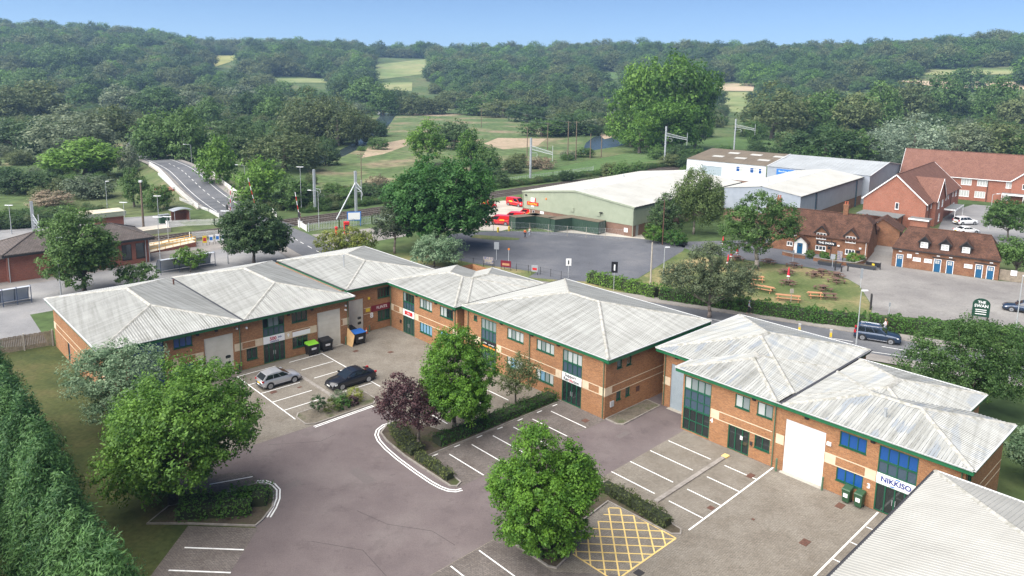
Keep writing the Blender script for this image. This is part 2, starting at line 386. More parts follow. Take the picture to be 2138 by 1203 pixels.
# ================================================================ terrain
SKY = [(-600, 78), (0, 75), (120, 72), (270, 77), (340, 82), (430, 96), (560, 94), (650, 96), (760, 99), (900, 102), (1000, 104), (1100, 103),
       (1230, 99), (1300, 99), (1400, 98), (1480, 101), (1650, 106), (1800, 104), (1950, 99), (2138, 94), (2700, 94)]
R0, R1 = 560.0, 1450.0
def ridge(t):
    px = 1069 + 1572 * max(-1.1, min(1.1, t)); px = max(-600, min(2700, px))
    ys = np.interp(px, [a for a, _ in SKY], [b for _, b in SKY]) + 19
    yh = 155 + (px - 1069) * 0.0155
    return 30 + (yh - ys) / 1572 * R1
def terr(x, y):
    r = math.hypot(x, y)
    if r <= R0: return 0.0
    t = x / y if y > 1 else (2 if x > 0 else -2)
    h = ridge(t); s = min(1, (r - R0) / (R1 - R0)); s = s * s * (3 - 2 * s)
    s *= 1 + 0.10 * math.sin(x * 0.006 + 1.3) * math.sin(y * 0.005) * (1 - s)
    if r > R1: s = 1 - 0.35 * min(1, (r - R1) / 2500)
    return h * s
rings = [0, 20, 60, 120, 200, 300, 400, 480, 540] + list(range(560, 1500, 40)) + [1560, 1650, 1800, 2100, 2600, 3400, 4400]
angs = [i * 2.0 for i in range(180)]
V = [(0, 0, 0)]; F = []
for r in rings[1:]:
    for a in angs: x, y = r * math.sin(R(a)), r * math.cos(R(a)); V.append((x, y, terr(x, y)))
n_ = len(angs)
for k in range(n_): F.append((0, 1 + (k + 1) % n_, 1 + k))
for j in range(len(rings) - 2):
    for k in range(n_):
        k2 = (k + 1) % n_; a = 1 + j * n_; F.append((a + k, a + k2, a + n_ + k2, a + n_ + k))
me = bpy.data.meshes.new('ground'); me.from_pydata(V, [], F); me.materials.append(MATS['meadow'])
me.polygons.foreach_set('use_smooth', [True] * len(me.polygons))
g = bpy.data.objects.new('ground', me); COL.objects.link(g); tag(g, kind='structure')

def draped(name, pts, m, lift=0.35, n=14, kind='structure'):
    """quad patch (four world corners) following the terrain."""
    A, B, C, D = [Vector(p) for p in pts]; V = []; F = []
    for j in range(n + 1):
        for i in range(n + 1):
            u, v = i / n, j / n; p = (A * (1 - u) + B * u) * (1 - v) + (D * (1 - u) + C * u) * v
            V.append((p.x, p.y, terr(p.x, p.y) + lift))
    for j in range(n):
        for i in range(n): a = j * (n + 1) + i; F.append((a, a + 1, a + n + 2, a + n + 1))
    me = bpy.data.meshes.new(name); me.from_pydata(V, [], F); me.materials.append(MATS[m])
    o = bpy.data.objects.new(name, me); COL.objects.link(o); return tag(o, kind=kind)
FIELDS = []
FIELDS.append([(-171, 889), (-121, 985), (-138, 1270), (-207, 1069)]); draped('hill_pasture', FIELDS[-1], 'hill_pasture')
FIELDS.append([(-136, 784), (-108, 796), (-120, 889), (-153, 871)]); draped('hill_pasture', FIELDS[-1], 'hill_pasture')
FIELDS.append([(-381, 962), (-388, 1027), (-413, 1166), (-470, 1154)]); draped('ripe_field', FIELDS[-1], 'ripe_field')
FIELDS.append([(-269, 816), (-203, 849), (-214, 893), (-284, 856)]); draped('hill_pasture', FIELDS[-1], 'hill_pasture')
FIELDS.append([(100, 939), (136, 939), (146, 1014), (104, 1011)]); draped('hill_pasture', FIELDS[-1], 'pasture')
FIELDS.append([(434, 747), (484, 713), (510, 754), (425, 836)]); draped('stubble_field', FIELDS[-1], 'stubble')
FIELDS.append([(216, 812), (256, 803), (280, 875), (232, 875)]); draped('stubble_field', FIELDS[-1], 'stubble')
FIELDS.append([(460, 865), (541, 801), (562, 833), (483, 909)]); draped('hill_pasture', FIELDS[-1], 'hill_pasture')
FIELDS.append([(173, 612), (191, 612), (248, 794), (222, 797)]); draped('hill_pasture', FIELDS[-1], 'hill_pasture')

# ---------------------------------------------------------------- valley floor
wm = bpy.data.materials.new('river_water'); wm.use_nodes = True; MATS['river_water'] = wm
b_ = wm.node_tree.nodes['Principled BSDF']; b_.inputs['Base Color'].default_value = (0.035, 0.05, 0.055, 1); b_.inputs['Roughness'].default_value = 0.22
nz_ = wm.node_tree.nodes.new('ShaderNodeTexNoise'); nz_.inputs['Scale'].default_value = 0.35; nz_.inputs['Detail'].default_value = 5
tc_ = wm.node_tree.nodes.new('ShaderNodeTexCoord'); wm.node_tree.links.new(tc_.outputs['Object'], nz_.inputs['Vector'])
bp_ = wm.node_tree.nodes.new('ShaderNodeBump'); bp_.inputs['Strength'].default_value = 1.0; bp_.inputs['Distance'].default_value = 0.6
wm.node_tree.links.new(nz_.outputs['Fac'], bp_.inputs['Height']); wm.node_tree.links.new(bp_.outputs['Normal'], b_.inputs['Normal'])
sheet('river', [(-72.1, 258.4), (-66.8, 278.5), (-67.6, 318.1), (-71.8, 363.8), (-80.9, 423.9), (-94.4, 531.1), (-107.2, 615.0), (-111.5, 669.0), (-100.5, 653.3), (-85.5, 546.6), (-73.0, 442.4), (-63.7, 351.2), (-61.1, 304.1), (-60.8, 267.7), (-63.6, 238.6)], 0.02, 'river_water')
sheet('river', [(27.3, 292.7), (33.1, 335.3), (40.0, 367.8), (50.5, 394.1), (64.6, 403.6), (66.8, 378.7), (57.6, 344.4), (45.2, 319.2), (35.4, 305.3)], 0.02, 'river_water')
sheet('marsh', [(-64.3, 229.9), (-59.2, 294.4), (-81.1, 522.5), (-88.4, 621.3), (-47.6, 662.4), (-11.6, 568.4), (17.9, 478.1), (34.3, 369.6), (28.0, 285.6), (4.8, 247.4), (-12.5, 214.1), (-26.8, 195.8), (-40.1, 186.3), (-50.6, 189.2)], 0.006, 'reeds')
sheet('reed_bed', [(-76.4, 536.3), (-85.4, 622.3), (-69.1, 645.6), (-34.7, 622.1), (-33.1, 562.0), (-52.8, 524.3)], 0.012, 'reed_straw')
sheet('reed_bed', [(-12.7, 322.9), (-7.1, 353.5), (15.7, 352.3), (10.0, 313.5), (-4.0, 299.2)], 0.012, 'reed_straw')
sheet('reed_bed', [(-59.2, 304.4), (-48.6, 340.7), (-44.1, 308.9), (-48.1, 274.5), (-53.4, 261.0)], 0.012, 'reed_straw')
sheet('reed_bed', [(44.3, 380.4), (62.7, 417.2), (60.4, 392.9), (43.7, 354.7)], 0.026, 'reed_straw')
sheet('reed_bed', [(-170.0, 244.7), (-175.1, 267.3), (-164.5, 257.5), (-155.7, 239.7), (-152.5, 219.0)], 0.012, 'reeds')
sheet('trackside_field', [(-15.2, 161.5), (-11.0, 199.2), (1.5, 219.8), (27.4, 264.5), (70.1, 329.9), (103.3, 373.8), (155.7, 425.6), (132.0, 347.3), (83.6, 301.1), (59.1, 276.7), (22.5, 231.1), (2.7, 203.3)], 0.010, 'pasture')

# ---------------------------------------------------------------- estate ground (q, p coordinates)
sheet('estate_lawn', [(-40, 20), (20, 20), (20, 60), (16.5, 70), (16.5, 91), (-10, 104), (-60, 70)], 0.012, 'estate_lawn', rot=EST)
sheet('estate_road', [(8, 20), (60, 14), (60, 40), (50, 47), (36, 56), (20, 58), (17, 50), (18.5, 44.2), (12, 38)], 0.016, 'red_tarmac', rot=EST)
# block paved yards
sheet('yard_paving', [(17.3, 70.4), (17.3, 58), (21.2, 55.05), (34.1, 54.85), (36, 50), (33, 48), (33, 44), (48.3, 44.0), (48.3, 48), (47.7, 48.2), (47.7, 72.1), (41.2, 72.1), (41.2, 70.4)], 0.022, 'block_paving', rot=EST)
sheet('bay_paving', [(31.5, 39.15), (46.6, 39.0), (48.2, 39.0), (48.2, 44.1), (31.5, 44.1)], 0.026, 'block_paving_dark', rot=EST)
sheet('bay_paving', [(24.0, 32.7), (51.8, 33.3), (51.8, 13), (36, 13), (24.0, 20)], 0.022, 'block_paving', rot=EST)
sheet('bay_paving', [(24.0, 32.65), (30.0, 32.75), (30.0, 28), (33, 25), (30, 18), (24, 22)], 0.027, 'block_paving_dark', rot=EST)
sheet('bay_paving', [(15.2, 47.4), (18.55, 44.1), (13.2, 38.7), (9.9, 41.9)], 0.024, 'block_paving_dark', rot=EST)
sheet('bay_paving', [(16.5, 54.0), (21.2, 51.3), (21.1, 49.4), (16.5, 49.6)], 0.024, 'block_paving_dark', rot=EST)
sheet('loading_apron', [(51.7, 33.3), (51.7, 38.8), (54.7, 38.8), (54.7, 33.3)], 0.02, 'red_tarmac', rot=EST)

def est_strip(name, a, b, w, m, z=0.034, parent=None):
    a, b = Vector(est(*a)), Vector(est(*b)); d = (b - a).normalized(); s = Vector((-d.y, d.x)) * w / 2
    mb = MB(); mb.quad((*(a - s), z), (*(b - s), z), (*(b + s), z), (*(a + s), z))
    return tag(mb.build(name, m), kind='structure')
for q in (34.1, 36.45, 38.75, 41.1, 43.4, 45.75): est_strip('parking_line', (q, 43.4), (q, 39.2), 0.10, 'white_paint')
for q in (33.15, 35.4, 37.8, 40.1, 42.5, 44.9, 46.9): est_strip('parking_dash', (q - .3, 44.02), (q + .3, 44.02), 0.11, 'white_paint')
for q in (41.8, 44.1, 46.7, 49.2):
    est_strip('parking_line', (q, 33.1), (q, 29.05), 0.10, 'white_paint'); est_strip('parking_line', (q, 27.8), (q, 25.0), 0.10, 'white_paint')
est_strip('parking_line', (39.9, 24.85), (51.8, 25.1), 0.12, 'white_paint', 0.038)
for q in (28.0, 25.7): est_strip('parking_line', (q, 32.55), (q, 28.2), 0.10, 'white_paint')
est_strip('parking_line', (51.7, 17.15), (38, 17.0), 0.12, 'white_paint', 0.038)
for q in (49.3, 46.8, 44.2, 41.7): est_strip('parking_line', (q, 17.0), (q, 13.5), 0.10, 'white_paint')
est_strip('parking_line', (27.75, 69.2), (27.75, 57.0), 0.10, 'white_paint', 0.038); est_strip('parking_line', (37.1, 69.4), (37.1, 58.0), 0.10, 'white_paint', 0.038)
est_strip('parking_line', (27.7, 69.2), (31.8, 69.3), 0.10, 'white_paint'); est_strip('parking_line', (33.3, 69.3), (37.1, 69.35), 0.10, 'white_paint')
for p in (66.6, 63.95, 61.5, 59.25): est_strip('parking_line', (27.8, p), (31.75, p), 0.10, 'white_paint'); est_strip('parking_line', (33.3, p), (36.9, p), 0.10, 'white_paint')
est_strip('parking_line', (14.2, 45.2), (16.9, 42.5), 0.12, 'white_paint'); est_strip('parking_line', (12.7, 43.6), (15.4, 40.9), 0.12, 'white_paint')
est_strip('parking_line', (18.2, 51.5), (21.0, 50.45), 0.10, 'white_paint')
for q in (37.2, 39.6, 42.0, 44.4): est_strip('parking_line', (q, 47.6), (q, 50.8), 0.10, 'white_paint')
def dbl(pts, off, z=0.03):
    P_ = [Vector(p) for p in pts]; L_ = []
    for i, p in enumerate(P_):
        d = (P_[min(i + 1, len(P_) - 1)] - P_[max(i - 1, 0)]).normalized(); L_.append(p + Vector((-d.y, d.x)) * off)
    mb = MB()
    for i in range(len(L_) - 1):
        ds = []
        for k in (i, i + 1):
            d = (L_[min(k + 1, len(L_) - 1)] - L_[max(k - 1, 0)]).normalized(); ds.append(Vector((-d.y, d.x)) * 0.055)
        a, b, c, d = L_[i] - ds[0], L_[i + 1] - ds[1], L_[i + 1] + ds[1], L_[i] + ds[0]
        mb.quad(*[(*est(*q), z) for q in (a, b, c, d)])
    return tag(mb.build('no_waiting_line', 'white_paint'), kind='structure')
mid_curve = [(33.9, 51.0), (32.9, 51.1), (32.0, 50.7), (31.4, 50.0), (31.0, 49.0), (30.7, 47.5), (30.5, 45.5), (30.4, 43), (30.4, 41), (30.5, 40), (30.7, 39.3), (31.1, 38.8), (31.6, 38.65)]
for o_ in (0, 0.24): dbl(mid_curve, o_)
for o_ in (0, -0.24): dbl([(28.3, 54.75), (31, 54.85), (34.3, 54.95)], o_, 0.032)
for o_ in (0, -0.22): dbl([(21.0, 49.7), (21.5, 49.3), (21.8, 48.5), (21.75, 47.5), (21.2, 46.4), (20.5, 45.5), (19.7, 44.7)], o_, 0.03)
# yellow hatched box
hatch = tag(MB().quad(*[(*est(*q), 0.0005) for q in ((0, 0), (.01, 0), (.01, .01), (0, .01))]).build('hatched_box', 'yellow_paint'), kind='structure')
bpy.data.objects.remove(hatch)
mbh = MB(); HX0, HX1, HY0, HY1 = 32.2, 38.5, 24.9, 30.2
def hline(a, b, w=0.10, z=0.036):
    a, b = Vector(est(*a)), Vector(est(*b)); d = (b - a).normalized(); s = Vector((-d.y, d.x)) * w / 2
    mbh.quad((*(a - s), z), (*(b - s), z), (*(b + s), z), (*(a + s), z))
for a, b in (((HX0, HY0), (HX1, HY0)), ((HX0, HY0), (HX0, 28.3)), ((HX1, HY0), (HX1, 30.2))): hline(a, b, 0.11, 0.040)
def clip(c, sgn):
    pts = []
    for x in np.linspace(HX0, HX1, 200):
        y = c + sgn * x
        ymax = HY0 + (28.4 - HY0) + (30.3 - 28.4) * (x - HX0) / (HX1 - HX0)
        if HY0 <= y <= ymax: pts.append((x, y))
    return (pts[0], pts[-1]) if len(pts) > 3 else None
k = -14.0
for c in np.arange(-16, 2, 1.18):
    s = clip(c, 1)
    if s: hline(*s, z=0.036)
for c in np.arange(55, 72, 1.18):
    s = clip(c, -1)
    if s: hline(*s, z=0.038)
tag(mbh.build('hatched_box', 'yellow_paint'), kind='structure')

def kerbed(name, pts, m, h=0.11, w=0.13, soil=0.09, rot=EST):
    """raised bed: kerb ring and a filled top."""
    P_ = [Vector(p) for p in pts]; n = len(P_); inn = []
    area = sum(P_[i].x * P_[(i + 1) % n].y - P_[(i + 1) % n].x * P_[i].y for i in range(n)); sg = 1 if area > 0 else -1
    for i in range(n):
        a, b, c = P_[i - 1], P_[i], P_[(i + 1) % n]; d1 = (b - a).normalized(); d2 = (c - b).normalized()
        nn = (Vector((-d1.y, d1.x)) + Vector((-d2.y, d2.x))); nn = nn.normalized() if nn.length > 1e-3 else Vector((-d1.y, d1.x))
        inn.append(b + nn * w * sg)
    c_, s_ = math.cos(R(rot)), math.sin(R(rot)); W = lambda p, z: (p.x * c_ - p.y * s_, p.x * s_ + p.y * c_, z)
    mb = MB()
    for i in range(n):
        j = (i + 1) % n
        mb.quad(W(P_[i], 0), W(P_[j], 0), W(P_[j], h), W(P_[i], h)); mb.quad(W(P_[i], h), W(P_[j], h), W(inn[j], h), W(inn[i], h)); mb.quad(W(inn[i], h), W(inn[j], h), W(inn[j], soil - .05), W(inn[i], soil - .05))
    k = mb.build('kerb', 'kerb'); tag(k, kind='structure')
    sheet(name, [tuple(p) for p in inn], soil, m, rot=rot)
    return k
kerbed('planting_bed', [(27.9, 55.5), (28.6, 55.0), (34.6, 55.1), (35.3, 55.9), (35.3, 57.9), (28.4, 57.9), (27.9, 57.2)], 'gravel_bed')
kerbed('planting_bed', [(31.2, 39.6), (31.6, 39.25), (32.2, 39.5), (32.3, 40.3), (32.5, 44.25), (48.0, 44.2), (48.0, 46.0), (36.3, 46.2), (35.4, 49.6), (34.6, 50.6), (33.0, 50.8), (31.9, 50.0), (31.5, 48.5), (31.2, 45.5)], 'garden_soil')
kerbed('planting_bed', [(30.1, 32.6), (30.1, 28.5), (30.4, 28.0), (31.9, 28.3), (33.2, 30.0), (38.4, 30.6), (38.5, 26.2), (38.6, 25.3), (39.1, 24.9), (39.6, 25.2), (40.2, 32.6)], 'garden_soil')
kerbed('planting_bed', [(15.2, 47.6), (18.5, 44.35), (19.2, 44.7), (20.4, 45.7), (21.25, 47.3), (21.3, 48.7), (20.8, 49.4), (18.6, 49.6), (15, 50.6), (13.2, 49.4)], 'garden_soil')
kerbed('planting_bed', [(48.25, 39.15), (48.2, 37.8), (48.6, 37.35), (54.2, 37.5), (54.3, 39.15)], 'gravel_bed')
for a, b, nm in (((41.0, 28.35), (50.6, 28.5), 'divider_kerb'), ((32.5, 58.4), (32.5, 66.0), 'divider_kerb')):
    A_, B_ = Vector(a), Vector(b); d = (B_ - A_).normalized(); s = Vector((-d.y, d.x)) * 0.17
    mb = MB(); mb.hexa([(*est(*q), z) for z in (0, .11) for q in ((A_ - s), (B_ - s), (B_ + s), (A_ + s))]); tag(mb.build(nm, 'kerb'), kind='structure')
mb = MB(); mb.hexa([(*est(*q), z) for z in (0.0, .13) for q in ((50.2, 28.28), (50.75, 28.28), (50.75, 28.72), (50.2, 28.72))]); tag(mb.build('kerb_end', 'yellow_paint'), kind='structure')
for L_ in ([(33.0, 38.2), (33.6, 36.4), (33.3, 34.6)], [(24.0, 54.3), (27.5, 52.0), (29.0, 52.3)], [(24.5, 41.5), (25.2, 38.8), (27.0, 36.2), (27.2, 34.0)], [(20.5, 40.5), (22.5, 37.5), (22.2, 34.0), (24.0, 30.0)], [(34.8, 53.6), (36.0, 52.2), (36.6, 50.8)]):
    for a, b in zip(L_[:-1], L_[1:]): est_strip('tarmac_crack', a, b, 0.035, 'tar', .0185)
for q, p, w, d in ((47.2, 36.3, 1.5, .5), (22.8, 47.5, 1.2, .8), (27.2, 45.2, .9, 2.6)): est_strip('tarmac_patch', (q - w / 2, p), (q + w / 2, p), d, 'tar_patch', .0175)
# covers
for q, p, w, d in ((49.35, 25.65, .7, .45), (43.3, 25.3, .45, .4), (44.5, 19.0, .75, .5), (50.5, 19.3, .75, .5), (46.7, 40.1, .6, .5), (28.8, 63.5, .6, .5), (40.2, 67.6, .55, .45), (42.9, 64.9, .5, .45), (44.3, 22.6, .2, .2), (31.2, 62.9, .4, .25), (40.5, 70.3, .4, .4), (33.9, 24.4, .55, .5)):
    mb = MB(); mb.hexa([(*est(*c), z) for z in (0.0, .046) for c in ((q - w / 2, p - d / 2), (q + w / 2, p - d / 2), (q + w / 2, p + d / 2), (q - w / 2, p + d / 2))])
    tag(mb.build('manhole_cover', 'dark_iron' if (q, p) == (33.9, 24.4) else 'rust_iron'), 'rectangular iron manhole cover set in the yard paving', 'manhole cover', 'manhole covers in the yards')

# ---------------------------------------------------------------- main road and footways (world coordinates)
CL = [(110, 44), (75, 63.0), (45.8, 79.0), (29.2, 87.6), (0, 101.5), (-20, 111.0), (-29, 117.5), (-36.5, 127.3), (-41.9, 134.7), (-51.3, 145.6), (-60, 156), (-67.5, 166), (-75, 176.5), (-82, 187), (-90, 199), (-100, 213), (-113, 232), (-126, 252), (-142, 280), (-160, 318), (-185, 370)]
CZ = [0, 0, 0, 0, 0, 0, 0, 0.02, 0.02, 0.05, 0.4, 1.0, 1.9, 2.8, 3.4, 3.3, 2.4, 1.3, 0.4, 0, 0]
def smooth_line(pts, zs, n=6):
    out = []; P_ = [Vector((*p, z)) for p, z in zip(pts, zs)]
    for i in range(len(P_) - 1):
        p0, p1, p2, p3 = P_[max(i - 1, 0)], P_[i], P_[i + 1], P_[min(i + 2, len(P_) - 1)]
        for k in range(n):
            t = k / n; out.append(0.5 * ((2 * p1) + (p2 - p0) * t + (2 * p0 - 5 * p1 + 4 * p2 - p3) * t * t + (3 * p1 - p0 - 3 * p2 + p3) * t ** 3))
    out.append(P_[-1]); return out
ROAD = smooth_line(CL, CZ)
def side(i, off):
    d = ROAD[min(i + 1, len(ROAD) - 1)] - ROAD[max(i - 1, 0)]; d.z = 0; d.normalize()
    return ROAD[i] + Vector((d.y, -d.x, 0)) * off       # + is right of travel (away from the camera on the right hand stretch)
def ribbon(name, o0, o1, z, m, i0=0, i1=None, step=1, kind='structure'):
    mb = MB(); i1 = len(ROAD) - 1 if i1 is None else i1
    for i in range(i0, i1, step):
        a, b, c, d = side(i, o0), side(i + 1, o0), side(i + 1, o1), side(i, o1)
        mb.quad(*[(q.x, q.y, q.z + z) for q in (a, d, c, b)])
    return tag(mb.build(name, m), kind=kind)
ribbon('main_road', -3.5, 3.5, 0.03, 'asphalt', 0, 58); ribbon('main_road', -4.0, 4.0, 0.03, 'asphalt', 58); ribbon('footway', 4.0, 5.6, 0.06, 'footway', 60, 100); ribbon('footway', -5.4, -4.0, 0.06, 'footway', 62, 100)
ribbon('footway', 3.5, 5.6, 0.13, 'footway', 6, 44); ribbon('footway', -5.6, -3.5, 0.13, 'footway', 6, 42)
for o0, nm in ((3.42, 'kerb'), (-3.5, 'kerb')):
    mb = MB()
    for i in range(6, 44):
        a, b = side(i, o0), side(i + 1, o0); c, d = side(i + 1, o0 + .1), side(i, o0 + .1)
        mb.hexa([(*q.xy, q.z + zz) for zz in (0.0, 0.135) for q in (a, b, c, d)])
    tag(mb.build(nm, 'kerb'), kind='structure')
mb = MB()
for i in range(6, 90, 2):
    if 46 < i < 58: continue
    a, b, c, d = side(i, -.06), side(i + 1, -.06), side(i + 1, .06), side(i, .06); mb.quad(*[(q.x, q.y, q.z + .036) for q in (a, d, c, b)])
tag(mb.build('centre_line', 'white_paint'), kind='structure')
mb = MB()
for i in range(60, 108):
    for o_ in (-3.0, 3.0):
        a, b, c, d = side(i, o_ - .06), side(i + 1, o_ - .06), side(i + 1, o_ + .06), side(i, o_ + .06); mb.quad(*[(q.x, q.y, q.z + .037) for q in (a, d, c, b)])
tag(mb.build('edge_line', 'white_paint'), kind='structure')
def wline(a, b, w, z=0.04, m='white_paint', nm='road_marking'):
    a, b = Vector(a), Vector(b); d = (b - a).normalized(); s = Vector((-d.y, d.x)) * w / 2
    return tag(MB().quad((*(a - s), z), (*(b - s), z), (*(b + s), z), (*(a + s), z)).build(nm, m), kind='structure')
wline((38.4, 79.9), (47.3, 76.2), .12); wline((37.0, 79.0), (45.0, 75.5), .12); wline((38.4, 79.9), (37.0, 79.0), .12); wline((47.3, 76.2), (44.7, 75.7), .12)
wline((-47.6, 139.4), (-43.3, 142.8), .35); wline((-55.8, 147.2), (-51.5, 150.6), .35)
# embankment under the humped bridge
mb = MB()
for i in range(54, 114):
    for o0, o1 in ((3.9, 6.9), (-6.9, -3.9)):
        a, b, c, d = side(i, o0), side(i + 1, o0), side(i + 1, o1), side(i, o1)
        if o0 > 0: q = [(a.x, a.y, a.z + .02), (d.x, d.y, max(d.z * .75, 0.01)), (c.x, c.y, max(c.z * .75, .01)), (b.x, b.y, b.z + .02)]
        else: q = [(a.x, a.y, max(a.z * .75, .01)), (d.x, d.y, d.z + .02), (c.x, c.y, c.z + .02), (b.x, b.y, max(b.z * .75, .01))]
        mb.quad(*q)
    for o0, o1 in ((6.9, 12), (-12, -6.9)):
        a, b, c, d = side(i, o0), side(i + 1, o0), side(i + 1, o1), side(i, o1)
        ks = (.75, .75, 0, 0) if o0 > 0 else (0, 0, .75, .75)
        mb.quad(*[(q.x, q.y, q.z * k + .008) for q, k in zip((a, d, c, b), (ks[0], ks[2], ks[2], ks[0]) if o0 > 0 else (0, .75, .75, 0))])
tag(mb.build('road_embankment', 'rough_grass'), kind='structure')

# ---------------------------------------------------------------- car parks, lawn, station ground (world coordinates)
sheet('car_park', [(-13, 121), (-6, 115.5), (4.0, 111), (2.6, 107.8), (9, 106.2), (17.5, 105.5), (30, 126.5), (31.5, 131), (24, 136), (10, 140.5), (0.5, 141), (-6, 140), (-12, 137)], 0.010, 'asphalt_old')
sheet('grass_island', [(-7.5, 134.5), (-3, 132.6), (1.3, 133.2), (1.6, 134.6), (-2.5, 136.0), (-7, 137.2)], 0.02, 'pub_lawn')
sheet('verge', [(-30, 124), (-13, 121), (-6, 115.5), (4.0, 111), (2.6, 107.8), (9, 106.2), (17.5, 105.5), (19.3, 106.4), (30.8, 91.8), (0, 106.8), (-20, 116.5), (-30, 123)], 0.006, 'pub_lawn')
sheet('pub_garden', [(30.9, 92.2), (46.8, 92.6), (48.5, 96), (51.4, 106), (51.2, 109.4), (49.8, 113), (47.5, 116.0), (39.2, 120.2), (32, 124.2), (29.8, 126.2), (17.8, 105.6)], 0.014, 'pub_lawn')
sheet('pub_path', [(29, 133.5), (31.5, 127), (39.5, 120.6), (48, 116.4), (53, 113), (63, 126), (45, 136)], 0.010, 'asphalt_old')
sheet('car_park', [(46.9, 92.7), (55.7, 90.4), (75, 84), (92, 96), (80, 108.5), (74.4, 110), (62.4, 118.2), (66, 124), (74, 138), (70, 140), (57.5, 121), (50.6, 113.2), (51.4, 109.4), (51.5, 106), (48.6, 96)], 0.018, 'asphalt_pale')
sheet('station_forecourt', [est(*p) for p in ((-10, 96), (16, 92), (16.5, 104), (44, 104.5), (57.5, 103), (56.6, 116), (55.5, 121.8), (47.5, 123.0), (36.5, 121.0), (16, 118.8), (-10, 118))], 0.010, 'forecourt')
sheet('station_pavement', [est(*p) for p in ((-10, 118), (16, 118.8), (36.5, 121.0), (47.5, 123.0), (58.0, 122), (58, 131.5), (36, 131.5), (-10, 131.5))], 0.014, 'footway')
sheet('station_car_park', [est(*p) for p in ((-20, 152), (46, 146.5), (59, 146), (58.8, 158), (52, 160), (38, 163.5), (20, 168), (-20, 172))], 0.010, 'forecourt')
sheet('delivery_yard', [(-14, 141), (-2, 141), (3.0, 147), (7.5, 141.5), (25, 135.5), (25, 141), (14, 160), (8, 172), (-2, 176), (-16, 166)], 0.008, 'concrete')
sheet('crossing_footway', [est(*p) for p in ((64.9, 124), (78, 122), (79, 112), (69, 112), (63.8, 116))], 0.02, 'footway')
sheet('house_close', [(83.5, 140), (86, 147), (95, 161), (104, 172), (114, 181), (124, 175), (132, 160), (112, 138), (98, 126), (88, 128)], 0.010, 'forecourt')
# ================================================================ foliage
def lm(n, d, l, t=0.22): leaf_mat('leaf_' + n, d, l, t)
lm('mid', (0.028, 0.060, 0.016), (0.085, 0.150, 0.038)); lm('bright', (0.030, 0.075, 0.010), (0.110, 0.200, 0.030))
lm('dark', (0.020, 0.045, 0.016), (0.058, 0.098, 0.032)); lm('olive', (0.040, 0.060, 0.022), (0.115, 0.140, 0.055))
lm('grey', (0.060, 0.085, 0.050), (0.170, 0.200, 0.120)); lm('silver', (0.075, 0.110, 0.075), (0.22, 0.27, 0.19))
lm('pink', (0.085, 0.085, 0.045), (0.27, 0.21, 0.15)); lm('maple', (0.024, 0.066, 0.010), (0.100, 0.190, 0.026))
lm('hornbeam', (0.022, 0.068, 0.008), (0.085, 0.175, 0.018)); lm('chestnut', (0.018, 0.060, 0.014), (0.052, 0.130, 0.026))
lm('purple', (0.018, 0.008, 0.010), (0.070, 0.034, 0.036), 0.08); lm('pine', (0.016, 0.028, 0.014), (0.085, 0.108, 0.055), 0.06)
lm('cypress', (0.016, 0.050, 0.016), (0.060, 0.125, 0.034), 0.12); lm('hedge', (0.018, 0.060, 0.010), (0.060, 0.130, 0.022))
lm('bed', (0.030, 0.042, 0.012), (0.095, 0.115, 0.032)); lm('yellow', (0.055, 0.085, 0.014), (0.20, 0.22, 0.045)); lm('whitebeam', (0.050, 0.095, 0.045), (0.17, 0.24, 0.14))
lm('birch', (0.045, 0.075, 0.020), (0.120, 0.165, 0.055)); lm('far', (0.030, 0.056, 0.018), (0.105, 0.145, 0.045))
mat('bark', (0.085, 0.070, 0.055), 0.95, (0.16, 0.135, 0.11), 5.0); mat('bark_pale', (0.20, 0.17, 0.14), 0.95, (0.36, 0.32, 0.28), 3.0); mat('bark_pine', (0.13, 0.10, 0.085), 0.95, (0.24, 0.20, 0.175), 4.0)

def leaf_object(name, C, N, S, T, m, parent=None, aspect=0.62, fold=0.25, rng=None):
    """One mesh of small folded leaf faces. C centres, N normals, S sizes, T tint (numpy)."""
    n = len(C); rng = rng or np.random.default_rng(1)
    r = rng.normal(size=(n, 3)); t = np.cross(N, r); t /= np.linalg.norm(t, axis=1)[:, None] + 1e-9; b = np.cross(N, t)
    s = S[:, None]
    a0 = C - t * s * .55; a2 = C + t * s * .55; a1 = C + b * s * .5 * aspect - N * s * fold * .4; a3 = C - b * s * .5 * aspect - N * s * fold * .4
    V = np.stack([a0, a1, a2, a3], 1).reshape(-1, 3)
    me = bpy.data.meshes.new(name); me.vertices.add(4 * n); me.vertices.foreach_set('co', V.ravel().astype('f'))
    me.loops.add(4 * n); me.loops.foreach_set('vertex_index', np.arange(4 * n, dtype='i'))
    me.polygons.add(n); me.polygons.foreach_set('loop_start', np.arange(n, dtype='i') * 4); me.polygons.foreach_set('loop_total', np.full(n, 4, 'i'))
    me.update(calc_edges=True)
    at = me.attributes.new('tint', 'FLOAT', 'FACE'); at.data.foreach_set('value', np.clip(T, 0, 1).astype('f'))
    me.materials.append(MATS[m])
    o = bpy.data.objects.new(name, me); COL.objects.link(o)
    if parent is not None: o.parent = parent
    return o

